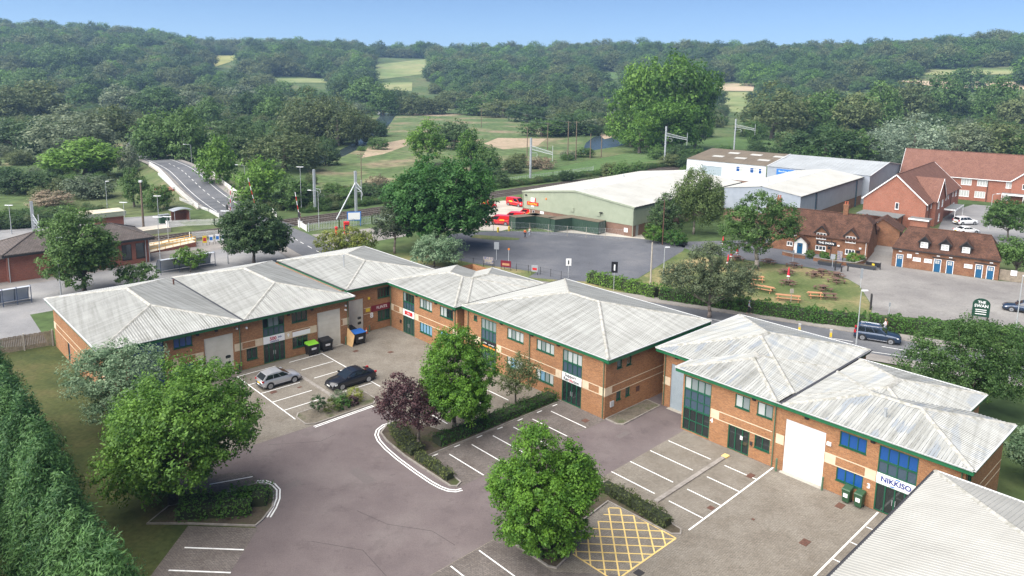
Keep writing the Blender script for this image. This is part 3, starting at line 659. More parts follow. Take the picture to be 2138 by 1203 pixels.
def crown_points(rng, lobes, nclump, per, rc, flat=0.75, low=-0.55, shell=(0.62, 1.0), up=0.45, rnd=0.55, droop=0.0):
    """clumped leaf cloud on the outer parts of ellipsoid lobes (cx,cy,cz,rx,ry,rz)."""
    vol = np.array([(l[3] * l[4] * l[5]) ** (2 / 3) for l in lobes]); vol /= vol.sum()
    C = []; N = []; T = []
    for l, w in zip(lobes, vol):
        k = max(3, int(round(nclump * w)))
        i = np.arange(k) + .5; ph = np.arccos(1 - 2 * i / k); th = np.pi * (1 + 5 ** .5) * i + rng.uniform(0, 6.28)
        d = np.stack([np.cos(th) * np.sin(ph), np.sin(th) * np.sin(ph), np.cos(ph)], 1) + rng.normal(scale=.16, size=(k, 3))
        d /= np.linalg.norm(d, axis=1)[:, None]; d = d[d[:, 2] > low]; k = len(d)
        rad = rng.uniform(shell[0] ** 2, shell[1] ** 2, k) ** .5
        cc = np.array(l[:3]) + d * np.array(l[3:6]) * rad[:, None]
        for c, dd in zip(cc, d):
            rr = rc * rng.uniform(.6, 1.25); m = max(4, int(per * rng.uniform(.7, 1.3)))
            v = rng.normal(size=(m, 3)); v /= np.linalg.norm(v, axis=1)[:, None]
            v = v + dd * .35 + np.array([0, 0, .25]); 
            q = v * rng.uniform(.35, 1, m)[:, None] * rr; q[:, 2] *= flat
            if droop: q[:, 2] -= droop * rng.uniform(0, 1, m) * rr
            C.append(c + q); nn = v * .55 + dd * .35 + np.array([0, 0, up]) + rng.normal(scale=rnd, size=(m, 3)); N.append(nn)
            T.append(np.clip(rng.normal(.5, .20) + rng.normal(0, .20, m), 0, 1))
    C = np.concatenate(C); N = np.concatenate(N); N /= np.linalg.norm(N, axis=1)[:, None]; return C, N, np.concatenate(T)

def trunk_mb(rng, h, r, ends, fork=0.35, n=8):
    """tapered stem with limbs to the given end points."""
    mb = MB(); z0 = h * fork; pts = [Vector((0, 0, 0)), Vector((rng.normal(0, .05) * r * 4, rng.normal(0, .05) * r * 4, z0 * .5)), Vector((rng.normal(0, .1) * r * 4, rng.normal(0, .1) * r * 4, z0)), Vector((0, 0, h * .8))]
    rad = [r * 1.25, r, r * .85, r * .2]
    for a, b, r0, r1 in zip(pts[:-1], pts[1:], rad[:-1], rad[1:]): mb.tube(a, b, r0, r1, n)
    for e in ends:
        e = Vector(e); s = pts[2].lerp(pts[3], float(rng.uniform(0, .45))); m_ = s.lerp(e, .5) + Vector((0, 0, -abs(e.z - s.z) * .12))
        mb.tube(s, m_, r * .42, r * .26, 6); mb.tube(m_, e, r * .26, r * .07, 6)
    return mb

def tree(name, label, x, y, lobes, m, nclump, per, rc, leaf, seed, tr=0.25, fork=0.3, bark='bark', group=None, z=0.0, **kw):
    """free-standing tree: Empty > trunk, crown. Lobes are relative to the base."""
    rng = np.random.default_rng(seed); th = Thing(name, label, 'tree', (x, y, z), 0, group)
    C, N, T = crown_points(rng, lobes, nclump, per, rc, **kw)
    leaf_object('crown', C, N, leaf * rng.uniform(.65, 1.3, len(C)), T, m, th.ob, rng=rng)
    top = max(l[2] for l in lobes); ends = [(l[0] + rng.normal(0, .3) * l[3], l[1] + rng.normal(0, .3) * l[4], l[2] + rng.uniform(-.2, .4) * l[5]) for l in lobes for _ in range(2)]
    t = trunk_mb(rng, top, tr, ends, fork); th0 = t.build('trunk', bark, None, smooth=True, uv=False); th0.parent = th.ob
    return th

# ---------------------------------------------------------------- prototypes for the many trees of the valley (unit height and width)
def lobeset(kind, rng):
    L_ = []
    if kind == 'round':
        L_ = [(0, 0, .56, .38, .38, .40)] + [(.30 * math.cos(a), .30 * math.sin(a), .22 + .42 * rng.random(), .22, .22, .22) for a in rng.uniform(0, 6.28, 9)] + [(.1, .05, .82, .2, .2, .17)]
    elif kind == 'tall':
        L_ = [(0, 0, .35, .34, .34, .25), (.1, 0, .55, .36, .36, .25), (-.06, .08, .75, .25, .25, .2), (.02, -.05, .9, .13, .13, .1)] + [(.28 * math.cos(a), .28 * math.sin(a), .3 + .35 * rng.random(), .17, .17, .15) for a in rng.uniform(0, 6.28, 5)]
    elif kind == 'willow':
        L_ = [(0, 0, .46, .42, .42, .50)] + [(.32 * math.cos(a), .32 * math.sin(a), .22 + .32 * rng.random(), .2, .2, .3) for a in rng.uniform(0, 6.28, 11)]
    elif kind == 'poplar':
        L_ = [(0, 0, .50, .30, .30, .46)] + [(.3 * math.cos(a), .3 * math.sin(a), .14 + .66 * rng.random(), .18, .18, .14) for a in rng.uniform(0, 6.28, 17)] + [(.02, 0, .9, .14, .14, .1)]
    elif kind == 'bush':
        L_ = [(0, 0, .36, .38, .38, .58)] + [(.32 * math.cos(a), .32 * math.sin(a), .2 + .35 * rng.random(), .22, .22, .32) for a in rng.uniform(0, 6.28, 10)]
    elif kind == 'conifer':
        L_ = [(0, 0, .12 + .1 * i, .46 - .05 * i, .46 - .05 * i, .09) for i in range(9)]
    return L_
PROTO = {}
SPEC = {'round': (190, 30, .12, .052), 'tall': (160, 30, .11, .05), 'willow': (220, 30, .11, .042), 'poplar': (220, 30, .10, .042), 'bush': (170, 28, .12, .055), 'conifer': (150, 22, .09, .05)}
def proto(kind, var):
    k = (kind, var)
    if k in PROTO: return PROTO[k]
    rng = np.random.default_rng(hash(kind) % 1 + sum(map(ord, kind)) * 7 + var * 131); lb = lobeset(kind, rng); nc, per, rc, lf = SPEC[kind]
    C, N, T = crown_points(rng, lb, nc, per, rc, low=-.8)
    o = leaf_object('crown', C, N, lf * rng.uniform(.65, 1.3, len(C)), T, 'leaf_mid', None, rng=rng)
    t = trunk_mb(rng, .7, .035, [(l[0], l[1], l[2]) for l in lb[1:4]], .3, 6).build('trunk', 'bark', None, uv=False)
    me, mt = o.data, t.data; bpy.data.objects.remove(o); bpy.data.objects.remove(t)
    PROTO[k] = (me, mt); return PROTO[k]
VARMESH = {}
def crown_mesh(kind, var, colr):
    k = (kind, var, colr)
    if k not in VARMESH:
        me = proto(kind, var)[0].copy(); me.materials.clear(); me.materials.append(MATS['leaf_' + colr]); VARMESH[k] = me
    return VARMESH[k]
KN = {'round': 'broadleaf_tree', 'tall': 'upright_tree', 'willow': 'willow_tree', 'poplar': 'poplar_tree', 'bush': 'scrub_bush', 'conifer': 'conifer_tree'}
CN = {'mid': 'mid green', 'bright': 'bright green', 'dark': 'dark green', 'olive': 'olive green', 'grey': 'grey green', 'silver': 'silvery', 'pink': 'pale blossoming'}
KD = {'round': 'broad rounded tree', 'tall': 'upright tree', 'willow': 'spreading willow', 'poplar': 'poplar in the tall riverside clump', 'bush': 'rounded bush', 'conifer': 'lone conifer'}
TREES = [
 ('round', 'olive', -247.7, 385.8, 22.1, 29.9),
 ('round', 'olive', -243.7, 359.4, 19.5, 20.9),
 ('bush', 'dark', -176.0, 262.2, 12.7, 18.6),
 ('bush', 'dark', -165.9, 260.4, 12.5, 13.4),
 ('willow', 'grey', -148.0, 247.8, 17.7, 24.0),
 ('round', 'olive', -145.0, 266.8, 16.2, 18.9),
 ('round', 'bright', -117.6, 202.2, 10.6, 17.6),
 ('tall', 'grey', -105.9, 203.5, 9.3, 6.0),
 ('tall', 'mid', -83.0, 160.4, 8.5, 5.8),
 ('bush', 'grey', -99.1, 171.7, 5.9, 9.4),
 ('bush', 'dark', -120.2, 176.8, 6.3, 10.3),
 ('bush', 'dark', -111.8, 175.4, 6.1, 9.1),
 ('round', 'mid', -109.7, 232.7, 16.4, 16.5),
 ('round', 'mid', -101.4, 227.7, 18.0, 13.2),
 ('round', 'mid', -110.5, 226.5, 12.9, 11.7),
 ('bush', 'dark', -102.0, 266.6, 14.8, 17.2),
 ('bush', 'dark', -84.3, 236.0, 12.7, 10.7),
 ('tall', 'bright', -72.9, 183.0, 13.5, 9.9),
 ('willow', 'olive', -69.4, 224.6, 13.4, 20.6),
 ('bush', 'bright', -56.7, 165.1, 11.1, 10.7),
 ('bush', 'mid', -49.5, 160.9, 7.6, 8.3),
 ('bush', 'mid', -45.4, 161.3, 6.0, 7.3),
 ('willow', 'olive', -85.5, 310.6, 23.4, 22.0),
 ('willow', 'olive', -71.5, 302.4, 20.3, 19.5),
 ('willow', 'olive', -66.1, 313.9, 15.1, 16.2),
 ('bush', 'dark', -60.6, 239.0, 7.0, 7.7),
 ('round', 'dark', -143.1, 620.1, 24.3, 16.8),
 ('round', 'mid', -114.3, 580.5, 25.4, 27.7),
 ('round', 'mid', -92.7, 531.5, 18.6, 20.6),
 ('bush', 'dark', -86.2, 567.1, 19.8, 22.0),
 ('tall', 'bright', -28.0, 243.2, 14.3, 12.9),
 ('bush', 'dark', -23.5, 296.1, 12.2, 14.1),
 ('tall', 'bright', -12.8, 224.6, 13.1, 9.0),
 ('bush', 'mid', -7.5, 221.9, 9.4, 7.2),
 ('willow', 'olive', -73.0, 537.2, 16.0, 24.3),
 ('bush', 'olive', -59.3, 554.3, 14.1, 25.0),
 ('poplar', 'bright', 51.1, 320.2, 26.8, 20.7),
 ('poplar', 'bright', 57.6, 317.0, 36.2, 22.5),
 ('poplar', 'bright', 67.9, 314.4, 38.3, 26.4),
 ('poplar', 'bright', 76.4, 311.7, 34.1, 20.1),
 ('poplar', 'bright', 61.5, 297.8, 20.6, 23.1),
 ('poplar', 'bright', 50.0, 292.4, 15.0, 15.1),
 ('conifer', 'dark', 30.3, 566.9, 24.4, 10.2),
 ('willow', 'olive', 130.1, 373.0, 28.5, 31.3),
 ('round', 'mid', 155.5, 377.7, 23.6, 24.4),
 ('round', 'olive', 167.3, 366.0, 23.1, 21.3),
 ('round', 'mid', 196.8, 400.1, 28.0, 20.7),
 ('round', 'olive', 243.6, 463.0, 29.9, 26.9),
 ('round', 'mid', 292.1, 509.1, 34.1, 26.3),
 ('round', 'mid', 307.3, 476.5, 32.3, 27.7),
 ('round', 'olive', 296.9, 435.9, 22.2, 22.5),
 ('bush', 'dark', 100.3, 266.9, 12.4, 13.8),
 ('bush', 'dark', 109.9, 261.0, 14.7, 18.5),
 ('bush', 'mid', 120.4, 262.3, 14.1, 15.2),
 ('willow', 'silver', 130.5, 262.2, 14.2, 13.5),
 ('willow', 'silver', 147.7, 273.1, 18.3, 21.1),
 ('willow', 'grey', 169.9, 283.9, 15.5, 20.1),
 ('bush', 'olive', 183.0, 285.7, 17.4, 20.3),
 ('bush', 'mid', 195.2, 287.3, 13.5, 18.5),
 ('round', 'mid', 333.3, 1115.8, 40.7, 32.4),
 ('bush', 'mid', 237.8, 889.9, 19.7, 28.7),
 ('bush', 'dark', 182.9, 674.8, 17.1, 17.4),
 ('bush', 'mid', 13.9, 365.8, 9.4, 18.9),
 ('bush', 'dark', 28.9, 377.4, 12.1, 21.9),
 ('bush', 'dark', 8.7, 475.8, 12.1, 21.5),
 ('bush', 'olive', -7.3, 524.9, 13.4, 27.1),
 ('bush', 'mid', -25.4, 550.9, 14.0, 28.4),
 ('bush', 'olive', -49.6, 634.3, 15.3, 28.6),
 ('bush', 'mid', 10.8, 735.7, 17.7, 28.5),
 ('bush', 'dark', -6.8, 862.7, 20.7, 33.4),
 ('bush', 'olive', 35.0, 807.3, 18.9, 31.3),
 ('bush', 'mid', 46.1, 666.3, 16.0, 30.1),
 ('bush', 'olive', 50.4, 511.9, 14.7, 23.1),
 ('bush', 'dark', 89.0, 829.3, 23.6, 32.1),
 ('bush', 'olive', -244.4, 593.6, 19.9, 26.8),
 ('round', 'grey', -214.3, 496.6, 15.8, 19.2),
 ('round', 'mid', -212.0, 444.4, 18.4, 25.8),
 ('round', 'grey', -242.1, 461.2, 19.1, 23.8),
 ('round', 'mid', -287.9, 505.5, 18.9, 22.8),
 ('bush', 'grey', -220.8, 601.9, 17.2, 27.2),
 ('round', 'mid', -167.6, 510.0, 19.4, 19.7),
 ('bush', 'olive', -194.2, 502.4, 16.0, 19.4),
 ('round', 'mid', -154.0, 378.5, 15.7, 14.7),
 ('round', 'dark', -145.3, 409.2, 17.5, 18.5),
 ('round', 'mid', -124.3, 384.8, 16.0, 14.9),
 ('bush', 'mid', -53.0, 291.6, 5.1, 6.6),
 ('bush', 'dark', -9.2, 202.0, 5.3, 6.5),
 ('bush', 'dark', -3.8, 199.9, 5.2, 6.4),
 ('bush', 'mid', -14.0, 195.4, 5.1, 6.3),
 ('bush', 'olive', 0.7, 228.5, 4.5, 7.4),
 ('bush', 'dark', -33.3, 175.8, 4.1, 7.9),
 ('bush', 'mid', -38.2, 172.0, 3.4, 5.5),
 ('bush', 'mid', -42.8, 177.1, 4.0, 4.6),
 ('bush', 'pink', -34.3, 186.8, 4.7, 4.8),
 ('bush', 'mid', -21.1, 170.2, 3.7, 5.5),
 ('bush', 'dark', 15.9, 211.3, 3.6, 4.6),
 ('bush', 'mid', 39.0, 230.7, 4.1, 5.1),
 ('bush', 'mid', 29.0, 222.9, 3.4, 4.3),
 ('bush', 'olive', 34.8, 232.5, 3.3, 4.5),
 ('bush', 'mid', 63.7, 262.0, 6.0, 6.8),
 ('bush', 'mid', 53.3, 272.7, 4.8, 7.0),
 ('bush', 'dark', 59.2, 268.9, 6.1, 6.9),
 ('bush', 'pink', 9.3, 239.0, 4.2, 7.7),
 ('bush', 'pink', -100.5, 158.8, 3.6, 8.2),
 ('bush', 'mid', 78.6, 276.2, 5.7, 5.3),
 ('bush', 'mid', 120.3, 385.8, 5.7, 8.5),
 ('round', 'mid', 113.0, 344.1, 9.9, 8.9),
 ('bush', 'mid', -75.8, 156.3, 6.2, 5.0),
 ('bush', 'mid', 101.8, 253.1, 8.2, 9.8),
 ('bush', 'olive', 660.2, 1825.0, 45.8, 70.6),
 ('bush', 'grey', 564.5, 1366.0, 34.3, 61.7),
 ('bush', 'mid', 572.7, 1232.8, 31.0, 55.7),
 ('bush', 'olive', 1074.6, 2114.5, 53.0, 68.2),
 ('bush', 'mid', 442.2, 728.5, 25.3, 28.2),
 ('bush', 'olive', 193.3, 486.5, 14.6, 18.8),
 ('bush', 'mid', 168.7, 380.0, 13.4, 14.7),
 ('bush', 'mid', 316.8, 514.7, 18.6, 19.9),
 ('bush', 'dark', 223.3, 389.9, 16.2, 15.1),
 ('bush', 'mid', 192.4, 279.0, 7.2, 10.8),
]

CROWNS = []
def where(x, y):
    t = x / y
    a = 'at the far left' if t < -.45 else 'left of centre' if t < -.2 else 'right at the far edge' if t > .52 else 'right of centre' if t > .2 else 'in the middle'
    d = 'just beyond the railway' if y < 215 else 'in the near valley' if y < 300 else 'out in the valley' if y < 450 else 'deep in the valley'
    return d + ' ' + a
for i, (kind, colr, x, y, h, w) in enumerate(TREES):
    if math.hypot(x, y) > 900: continue
    var = i % 3; th = Thing(KN[kind], f'{CN[colr]} {KD[kind]} {where(x, y)}', 'bush' if kind == 'bush' else 'tree', (x, y, terr(x, y)), 0, f'{CN[colr]} {KN[kind]} group {where(x, y)}'.replace('_', ' '))
    c = bpy.data.objects.new('crown', crown_mesh(kind, var, colr)); COL.objects.link(c); c.parent = th.ob
    t = bpy.data.objects.new('trunk', proto(kind, var)[1]); COL.objects.link(t); t.parent = th.ob
    th.ob.rotation_euler = (0, 0, (i * 2.399) % 6.28); th.ob.scale = (w * 1.12, w * 1.12, h * 1.03)
    CROWNS.append((kind, c))

# ---------------------------------------------------------------- far woods: scattered instances, one object per wood
def scatter(name, label, pts, protos, kind='stuff'):
    """pts: (x,y,z,width,height,rot,idx); instances of crowns by geometry nodes."""
    me = bpy.data.meshes.new(name); A = np.array(pts, dtype='f')
    me.vertices.add(len(A)); me.vertices.foreach_set('co', A[:, :3].ravel())
    a = me.attributes.new('sc', 'FLOAT_VECTOR', 'POINT'); a.data.foreach_set('vector', np.stack([A[:, 3], A[:, 3], A[:, 4]], 1).ravel())
    a = me.attributes.new('rot', 'FLOAT', 'POINT'); a.data.foreach_set('value', A[:, 5].copy())
    a = me.attributes.new('idx', 'INT', 'POINT'); a.data.foreach_set('value', A[:, 6].astype('i'))
    o = bpy.data.objects.new(name, me); COL.objects.link(o); tag(o, label, 'wood', kind=kind)
    ng = bpy.data.node_groups.new('scatter', 'GeometryNodeTree')
    ng.interface.new_socket('Geometry', in_out='INPUT', socket_type='NodeSocketGeometry'); ng.interface.new_socket('Geometry', in_out='OUTPUT', socket_type='NodeSocketGeometry')
    gi = ng.nodes.new('NodeGroupInput'); go = ng.nodes.new('NodeGroupOutput'); L = ng.links
    def named(nm, ty):
        q = ng.nodes.new('GeometryNodeInputNamedAttribute'); q.data_type = ty; q.inputs['Name'].default_value = nm; return q.outputs['Attribute']
    sc = named('sc', 'FLOAT_VECTOR'); ro = named('rot', 'FLOAT'); ix = named('idx', 'INT')
    cx = ng.nodes.new('ShaderNodeCombineXYZ'); L.new(ro, cx.inputs['Z'])
    jn = ng.nodes.new('GeometryNodeJoinGeometry')
    for k, po in enumerate(protos):
        oi = ng.nodes.new('GeometryNodeObjectInfo'); oi.transform_space = 'ORIGINAL'; oi.inputs['Object'].default_value = po; oi.inputs['As Instance'].default_value = True
        cp = ng.nodes.new('FunctionNodeCompare'); cp.data_type = 'INT'; cp.operation = 'EQUAL'; L.new(ix, cp.inputs[2]); cp.inputs[3].default_value = k
        ip = ng.nodes.new('GeometryNodeInstanceOnPoints'); L.new(gi.outputs[0], ip.inputs['Points']); L.new(cp.outputs[0], ip.inputs['Selection'])
        L.new(oi.outputs['Geometry'], ip.inputs['Instance']); L.new(cx.outputs[0], ip.inputs['Rotation']); L.new(sc, ip.inputs['Scale']); L.new(ip.outputs[0], jn.inputs[0])
    L.new(jn.outputs[0], go.inputs[0])
    md = o.modifiers.new('scatter', 'NODES'); md.node_group = ng
    return o
FB = []
for q in FIELDS:
    az = [math.atan2(x, y) for x, y in q]; rr = [math.hypot(x, y) for x, y in q]; FB.append((min(az), max(az), min(rr) - 190, max(rr) + 4))
def blocked(x, y):
    a = math.atan2(x, y); r = math.hypot(x, y)
    return any(f[0] < a < f[1] and f[2] < r < f[3] for f in FB)
def pick(kinds):
    out = []
    for k in kinds:
        for kk, c in CROWNS:
            if kk == k[0] and c.data.materials[0].name == 'leaf_' + k[1] and c not in out: out.append(c); break
    return out
rs = random.Random(5)
PW = pick([('round', 'mid'), ('round', 'dark'), ('round', 'olive'), ('bush', 'mid'), ('bush', 'dark'), ('bush', 'olive'), ('round', 'bright')])
pts = []
for r_ in np.arange(620, 1500, 14.5):
    da = 14.5 / r_; a = -R(41) + rs.random() * da
    while a < R(41):
        rr = r_ + rs.uniform(-5, 5); aa = a + rs.uniform(-.4, .4) * da; x, y = rr * math.sin(aa), rr * math.cos(aa)
        dens = 1.0 if rr > 860 else 0.55
        open_ = 0.5 + 0.5 * math.sin(x * .011 + 2) * math.sin(y * .013 + x * .004)
        if rr < 900 and open_ > .72: dens = .15
        if rs.random() < dens and not blocked(x, y):
            big = rs.choice((.7, .85, 1, 1.1, 1.35, 1.6)) * rs.uniform(.9, 1.1) * (1.0 if rr > 860 else .8); pts.append((x, y, terr(x, y) - 2, 20 * big, 15.5 * big * rs.uniform(.75, 1.25), rs.uniform(0, 6.28), rs.choice((0, 0, 0, 1, 1, 2, 2, 3, 4, 5, 6))))
        a += da
scatter('hillside_wood', 'continuous dark green woodland covering the hills along the skyline', pts, PW)
# valley scrub between the placed trees
PS = pick([('bush', 'mid'), ('bush', 'olive'), ('bush', 'dark'), ('bush', 'grey'), ('willow', 'olive')])
pts = []
def inpoly(x, y, P_):
    c = False; j = len(P_) - 1
    for i in range(len(P_)):
        if (P_[i][1] > y) != (P_[j][1] > y) and x < (P_[j][0] - P_[i][0]) * (y - P_[i][1]) / (P_[j][1] - P_[i][1]) + P_[i][0]: c = not c
        j = i
    return c
KEEP = [[(-75, 225), (-55, 290), (-84, 522), (-115, 690), (-47, 662), (-11, 568), (18, 478), (36, 370), (70, 405), (70, 370), (28, 285), (5, 247), (-40, 186)],      # marsh and river
        [(-25, 150), (-15, 205), (25, 270), (100, 380), (160, 430), (140, 330), (60, 262), (10, 190)],                                                   # track and its field
        [(-120, 250), (-200, 400), (-150, 400), (-60, 240)], [(-60, 225), (-75, 330), (-125, 700), (-98, 700), (-62, 330)]]
SOLID = [[(10, 180), (150, 340), (240, 300), (150, 120), (60, 100)], [(-200, 60), (-130, 150), (-60, 190), (-30, 185), (30, 120), (0, 60)]]
for _ in range(8200):
    a = rs.uniform(-R(40), R(40)); r_ = math.sqrt(rs.uniform(200 ** 2, 680 ** 2)); x, y = r_ * math.sin(a), r_ * math.cos(a)
    if any(inpoly(x, y, k) for k in KEEP + SOLID) or blocked(x, y): continue
    if math.sin(x * .03 + 1) * math.sin(y * .024 + x * .01) > .55: continue
    rd = min((math.hypot(x - p.x, y - p.y) for p in ROAD), default=99)
    if rd < 14 and y < 330: continue
    if rs.random() < (.5 if r_ < 300 else .9):
        b = rs.uniform(.5, 1.15) * (0.6 if r_ < 320 else 1.0); pts.append((x, y, terr(x, y) - .3, 10 * b, 8 * b * rs.uniform(.7, 1.3), rs.uniform(0, 6.28), rs.choice((0, 0, 1, 1, 2, 2, 3, 4))))
scatter('valley_scrub', 'mass of rounded willow scrub filling the wet valley floor', pts, PS)
# rough vegetation on the railway bank
pts = []
for i in range(900):
    t = rs.random(); q = 66 + t * 150; p = 145.4 + rs.uniform(-1.6, 1.6) + (t * 3); x, y = est(q, p)
    if q < 74: continue
    b = rs.uniform(.5, 1.5); pts.append((x, y, -.2, 1.8 * b, 1.3 * b, rs.uniform(0, 6.28), rs.choice((0, 0, 1, 2))))
for i in range(700):
    q = rs.uniform(-20, 40); p = 171 + rs.uniform(-4, 5) - q * .15; x, y = est(q, p); b = rs.uniform(.6, 1.8); pts.append((x, y, -.2, 2.2 * b, 1.8 * b, rs.uniform(0, 6.28), rs.choice((0, 1, 2, 2))))
for i in range(500):
    q = rs.uniform(68, 110); p = rs.uniform(150, 165); x, y = est(q, p); b = rs.uniform(.5, 1.6); pts.append((x, y, -.2, 1.9 * b, 1.5 * b, rs.uniform(0, 6.28), rs.choice((0, 1, 1, 2))))
scatter('trackside_scrub', 'low bramble and scrub on the banks beside the railway', pts, PS[:3])

# ---------------------------------------------------------------- estate and street trees (hero trees)
def L2(c, cz, rx, rz, sub, seed, rsub=.45, zr=(-.7, .75)):
    """central lobe with a ring of smaller sub-lobes breaking its outline."""
    r_ = random.Random(seed); out = [(c[0], c[1], cz, rx * .82, rx * .82, rz * .86)]
    for i in range(sub):
        a = i * 2.399 + r_.uniform(-.3, .3); zz = r_.uniform(*zr); k = math.sqrt(max(0.05, 1 - zz * zz)) * .68
        out.append((c[0] + rx * k * math.cos(a), c[1] + rx * k * math.sin(a), cz + rz * zz * .72, rx * rsub * r_.uniform(.8, 1.2), rx * rsub * r_.uniform(.8, 1.2), rz * rsub * r_.uniform(.75, 1.05)))
    return out
tree('maple_tree', 'big bright green maple overhanging the lawn beside the left planting bed', -23.4, 47.6, L2((.5, 0), 5.3, 5.0, 4.7, 18, 3, .44, (-.9, .8)), 'leaf_maple', 800, 80, .72, .20, 11, tr=.32, fork=.2, low=-.85)
tree('field_maple', 'smaller grey green tree pressed against the corner of the far left unit', -33.6, 58.4, L2((.9, .2), 3.9, 3.8, 3.6, 11, 4, .48, (-.9, .8)), 'leaf_whitebeam', 300, 80, .7, .19, 12, tr=.18, fork=.25, low=-.7)
tree('hornbeam_tree', 'dense egg-shaped hornbeam standing in the hedge of the middle car park', -4.5, 58.6, L2((.1, 0), 5.0, 3.35, 3.7, 14, 5, .40) + [(0, 0, 7.2, 2.2, 2.2, 1.9), (.1, 0, 8.4, 1.2, 1.2, .9), (.1, 0, 2.9, 2.9, 2.9, 1.5)], 'leaf_hornbeam', 700, 76, .48, .175, 13, tr=.17, fork=.25, low=-.75)
tree('hornbeam_tree', 'twin-topped bright hornbeam in front beside the yellow hatched box', 2.4, 42.5, L2((-.1, 0), 4.2, 3.4, 3.3, 14, 6, .40) + [(-.7, 0, 6.8, 1.5, 1.5, 2.0), (-.8, 0, 7.9, .8, .8, 1.0), (1.5, -.1, 5.8, 1.3, 1.3, 1.9), (1.6, 0, 6.8, .7, .7, .9), (0, 0, 2.2, 2.7, 2.7, 1.2)], 'leaf_hornbeam', 820, 84, .46, .155, 14, tr=.17, fork=.2, low=-.8)
tree('purple_plum_tree', 'thin dark purple leaved tree at the end of the middle planting bed', -7.3, 55.9, [(-1.2, 0, 4.0, 1.5, 1.5, 1.5), (-2.2, .3, 3.6, 1.3, 1.2, 1.3), (-.4, -.2, 3.0, 1.4, 1.4, 1.1), (.7, 0, 3.0, 1.1, 1.1, 1.0), (-1.5, .2, 5.4, .8, .8, 1.0), (-.2, .2, 4.6, .9, .9, 1.0)], 'leaf_purple', 170, 50, .5, .18, 15, tr=.13, fork=.3, low=-.8, rnd=.8)
tree('young_birch_tree', 'small sparse olive tree behind the egg-shaped hornbeam by the hedge', .6, 63.6, [(.4, 0, 2.6, 1.6, 1.6, 1.5), (.1, .2, 3.8, 1.1, 1.1, 1.1), (1.3, 0, 3.5, 1.0, 1.0, .9), (-.7, 0, 2.4, .9, .9, .9), (.5, 0, 4.7, .5, .5, .6)], 'leaf_olive', 130, 40, .45, .15, 16, tr=.09, fork=.25, low=-.8, rnd=.8)
tree('pine_tree', 'dark broad topped pine behind the roofs beside the pub garden', 25.2, 90.3, [(-2.6, 0, 4.8, 2.6, 2.4, 1.9), (1.6, 0, 5.2, 2.9, 2.4, 2.2), (-.8, .3, 7.4, 2.2, 2.0, 1.9), (3.6, -.2, 4.2, 2.0, 1.8, 1.6), (-4.6, 0, 5.4, 1.8, 1.6, 1.5), (.4, 0, 3.6, 3.0, 2.2, 1.4), (-.2, 0, 8.7, 1.2, 1.1, .9), (4.6, 0, 5.8, 1.2, 1.2, 1.1)], 'leaf_pine', 460, 60, .65, .20, 17, tr=.22, fork=.18, bark='bark_pine', low=-.8, rnd=.8)
tree('pine_tree', 'thin twin stemmed pine beside the big horse chestnut', -19.6, 121.4, [(-.8, 0, 5.6, 2.3, 2.2, 2.3), (1.4, 0, 4.8, 2.0, 2.0, 2.0), (-.4, 0, 7.6, 1.4, 1.4, 1.2), (-2.2, 0, 4.0, 1.6, 1.6, 1.4), (2.4, 0, 6.2, 1.2, 1.2, 1.2)], 'leaf_pine', 170, 50, .7, .26, 18, tr=.18, fork=.3, bark='bark_pine', low=-.8, rnd=.8)
tree('horse_chestnut_tree', 'huge dense dark green chestnut at the edge of the empty car park', -13.0, 125.2, L2((.6, 0), 9.4, 9.0, 7.6, 18, 7, .42, (-.9, .8)), 'leaf_chestnut', 850, 60, 1.15, .46, 19, tr=.55, fork=.15, low=-.8)
tree('whitebeam_tree', 'low rounded pale grey green tree behind the corner unit roof', -12.0, 112.6, L2((.3, 0), 2.6, 3.9, 2.4, 10, 8, .45), 'leaf_whitebeam', 200, 50, .7, .28, 20, tr=.15, low=-.7)
tree('rowan_tree', 'tall loose green tree in front of the station building', -58.0, 97.4, L2((-.2, 0), 6.4, 4.5, 5.9, 16, 9, .42, (-.95, .85)), 'leaf_mid', 520, 48, .8, .32, 21, tr=.25, fork=.2, low=-.8)
tree('rowan_tree', 'broad dark green tree beside the level crossing road', -40.2, 112.6, L2((.4, 0), 5.6, 5.0, 5.1, 16, 10, .42, (-.95, .8)), 'leaf_dark', 540, 50, .8, .34, 22, tr=.25, fork=.2, low=-.8)
tree('sapling', 'low sparse shrubby tree behind the far left unit roof', -52.4, 100.4, L2((0, 0), 1.6, 3.0, 1.5, 8, 11, .4), 'leaf_mid', 90, 34, .55, .28, 23, tr=.08, low=-.8)
tree('sapling', 'small bright branching tree in front of the curved bike shelter', -48.0, 107.8, [(-1.4, 0, 2.2, 1.2, 1.2, 1.1), (.4, 0, 1.8, 1.5, 1.3, 1.1), (1.6, 0, 2.6, .8, .8, .8), (-.6, 0, 3.2, .7, .7, .6)], 'leaf_bright', 80, 34, .5, .26, 24, tr=.08, low=-.8)
tree('ornamental_tree', 'yellow green shrubby tree behind the corner unit near the crossing', -27.6, 120.8, [(-2.6, 0, 1.8, 2.4, 1.8, 1.8), (.6, 0, 2.5, 2.6, 1.8, 2.0), (2.8, 0, 2.0, 2.0, 1.6, 1.8)], 'leaf_yellow', 170, 45, .7, .28, 25, tr=.1, low=-.8)
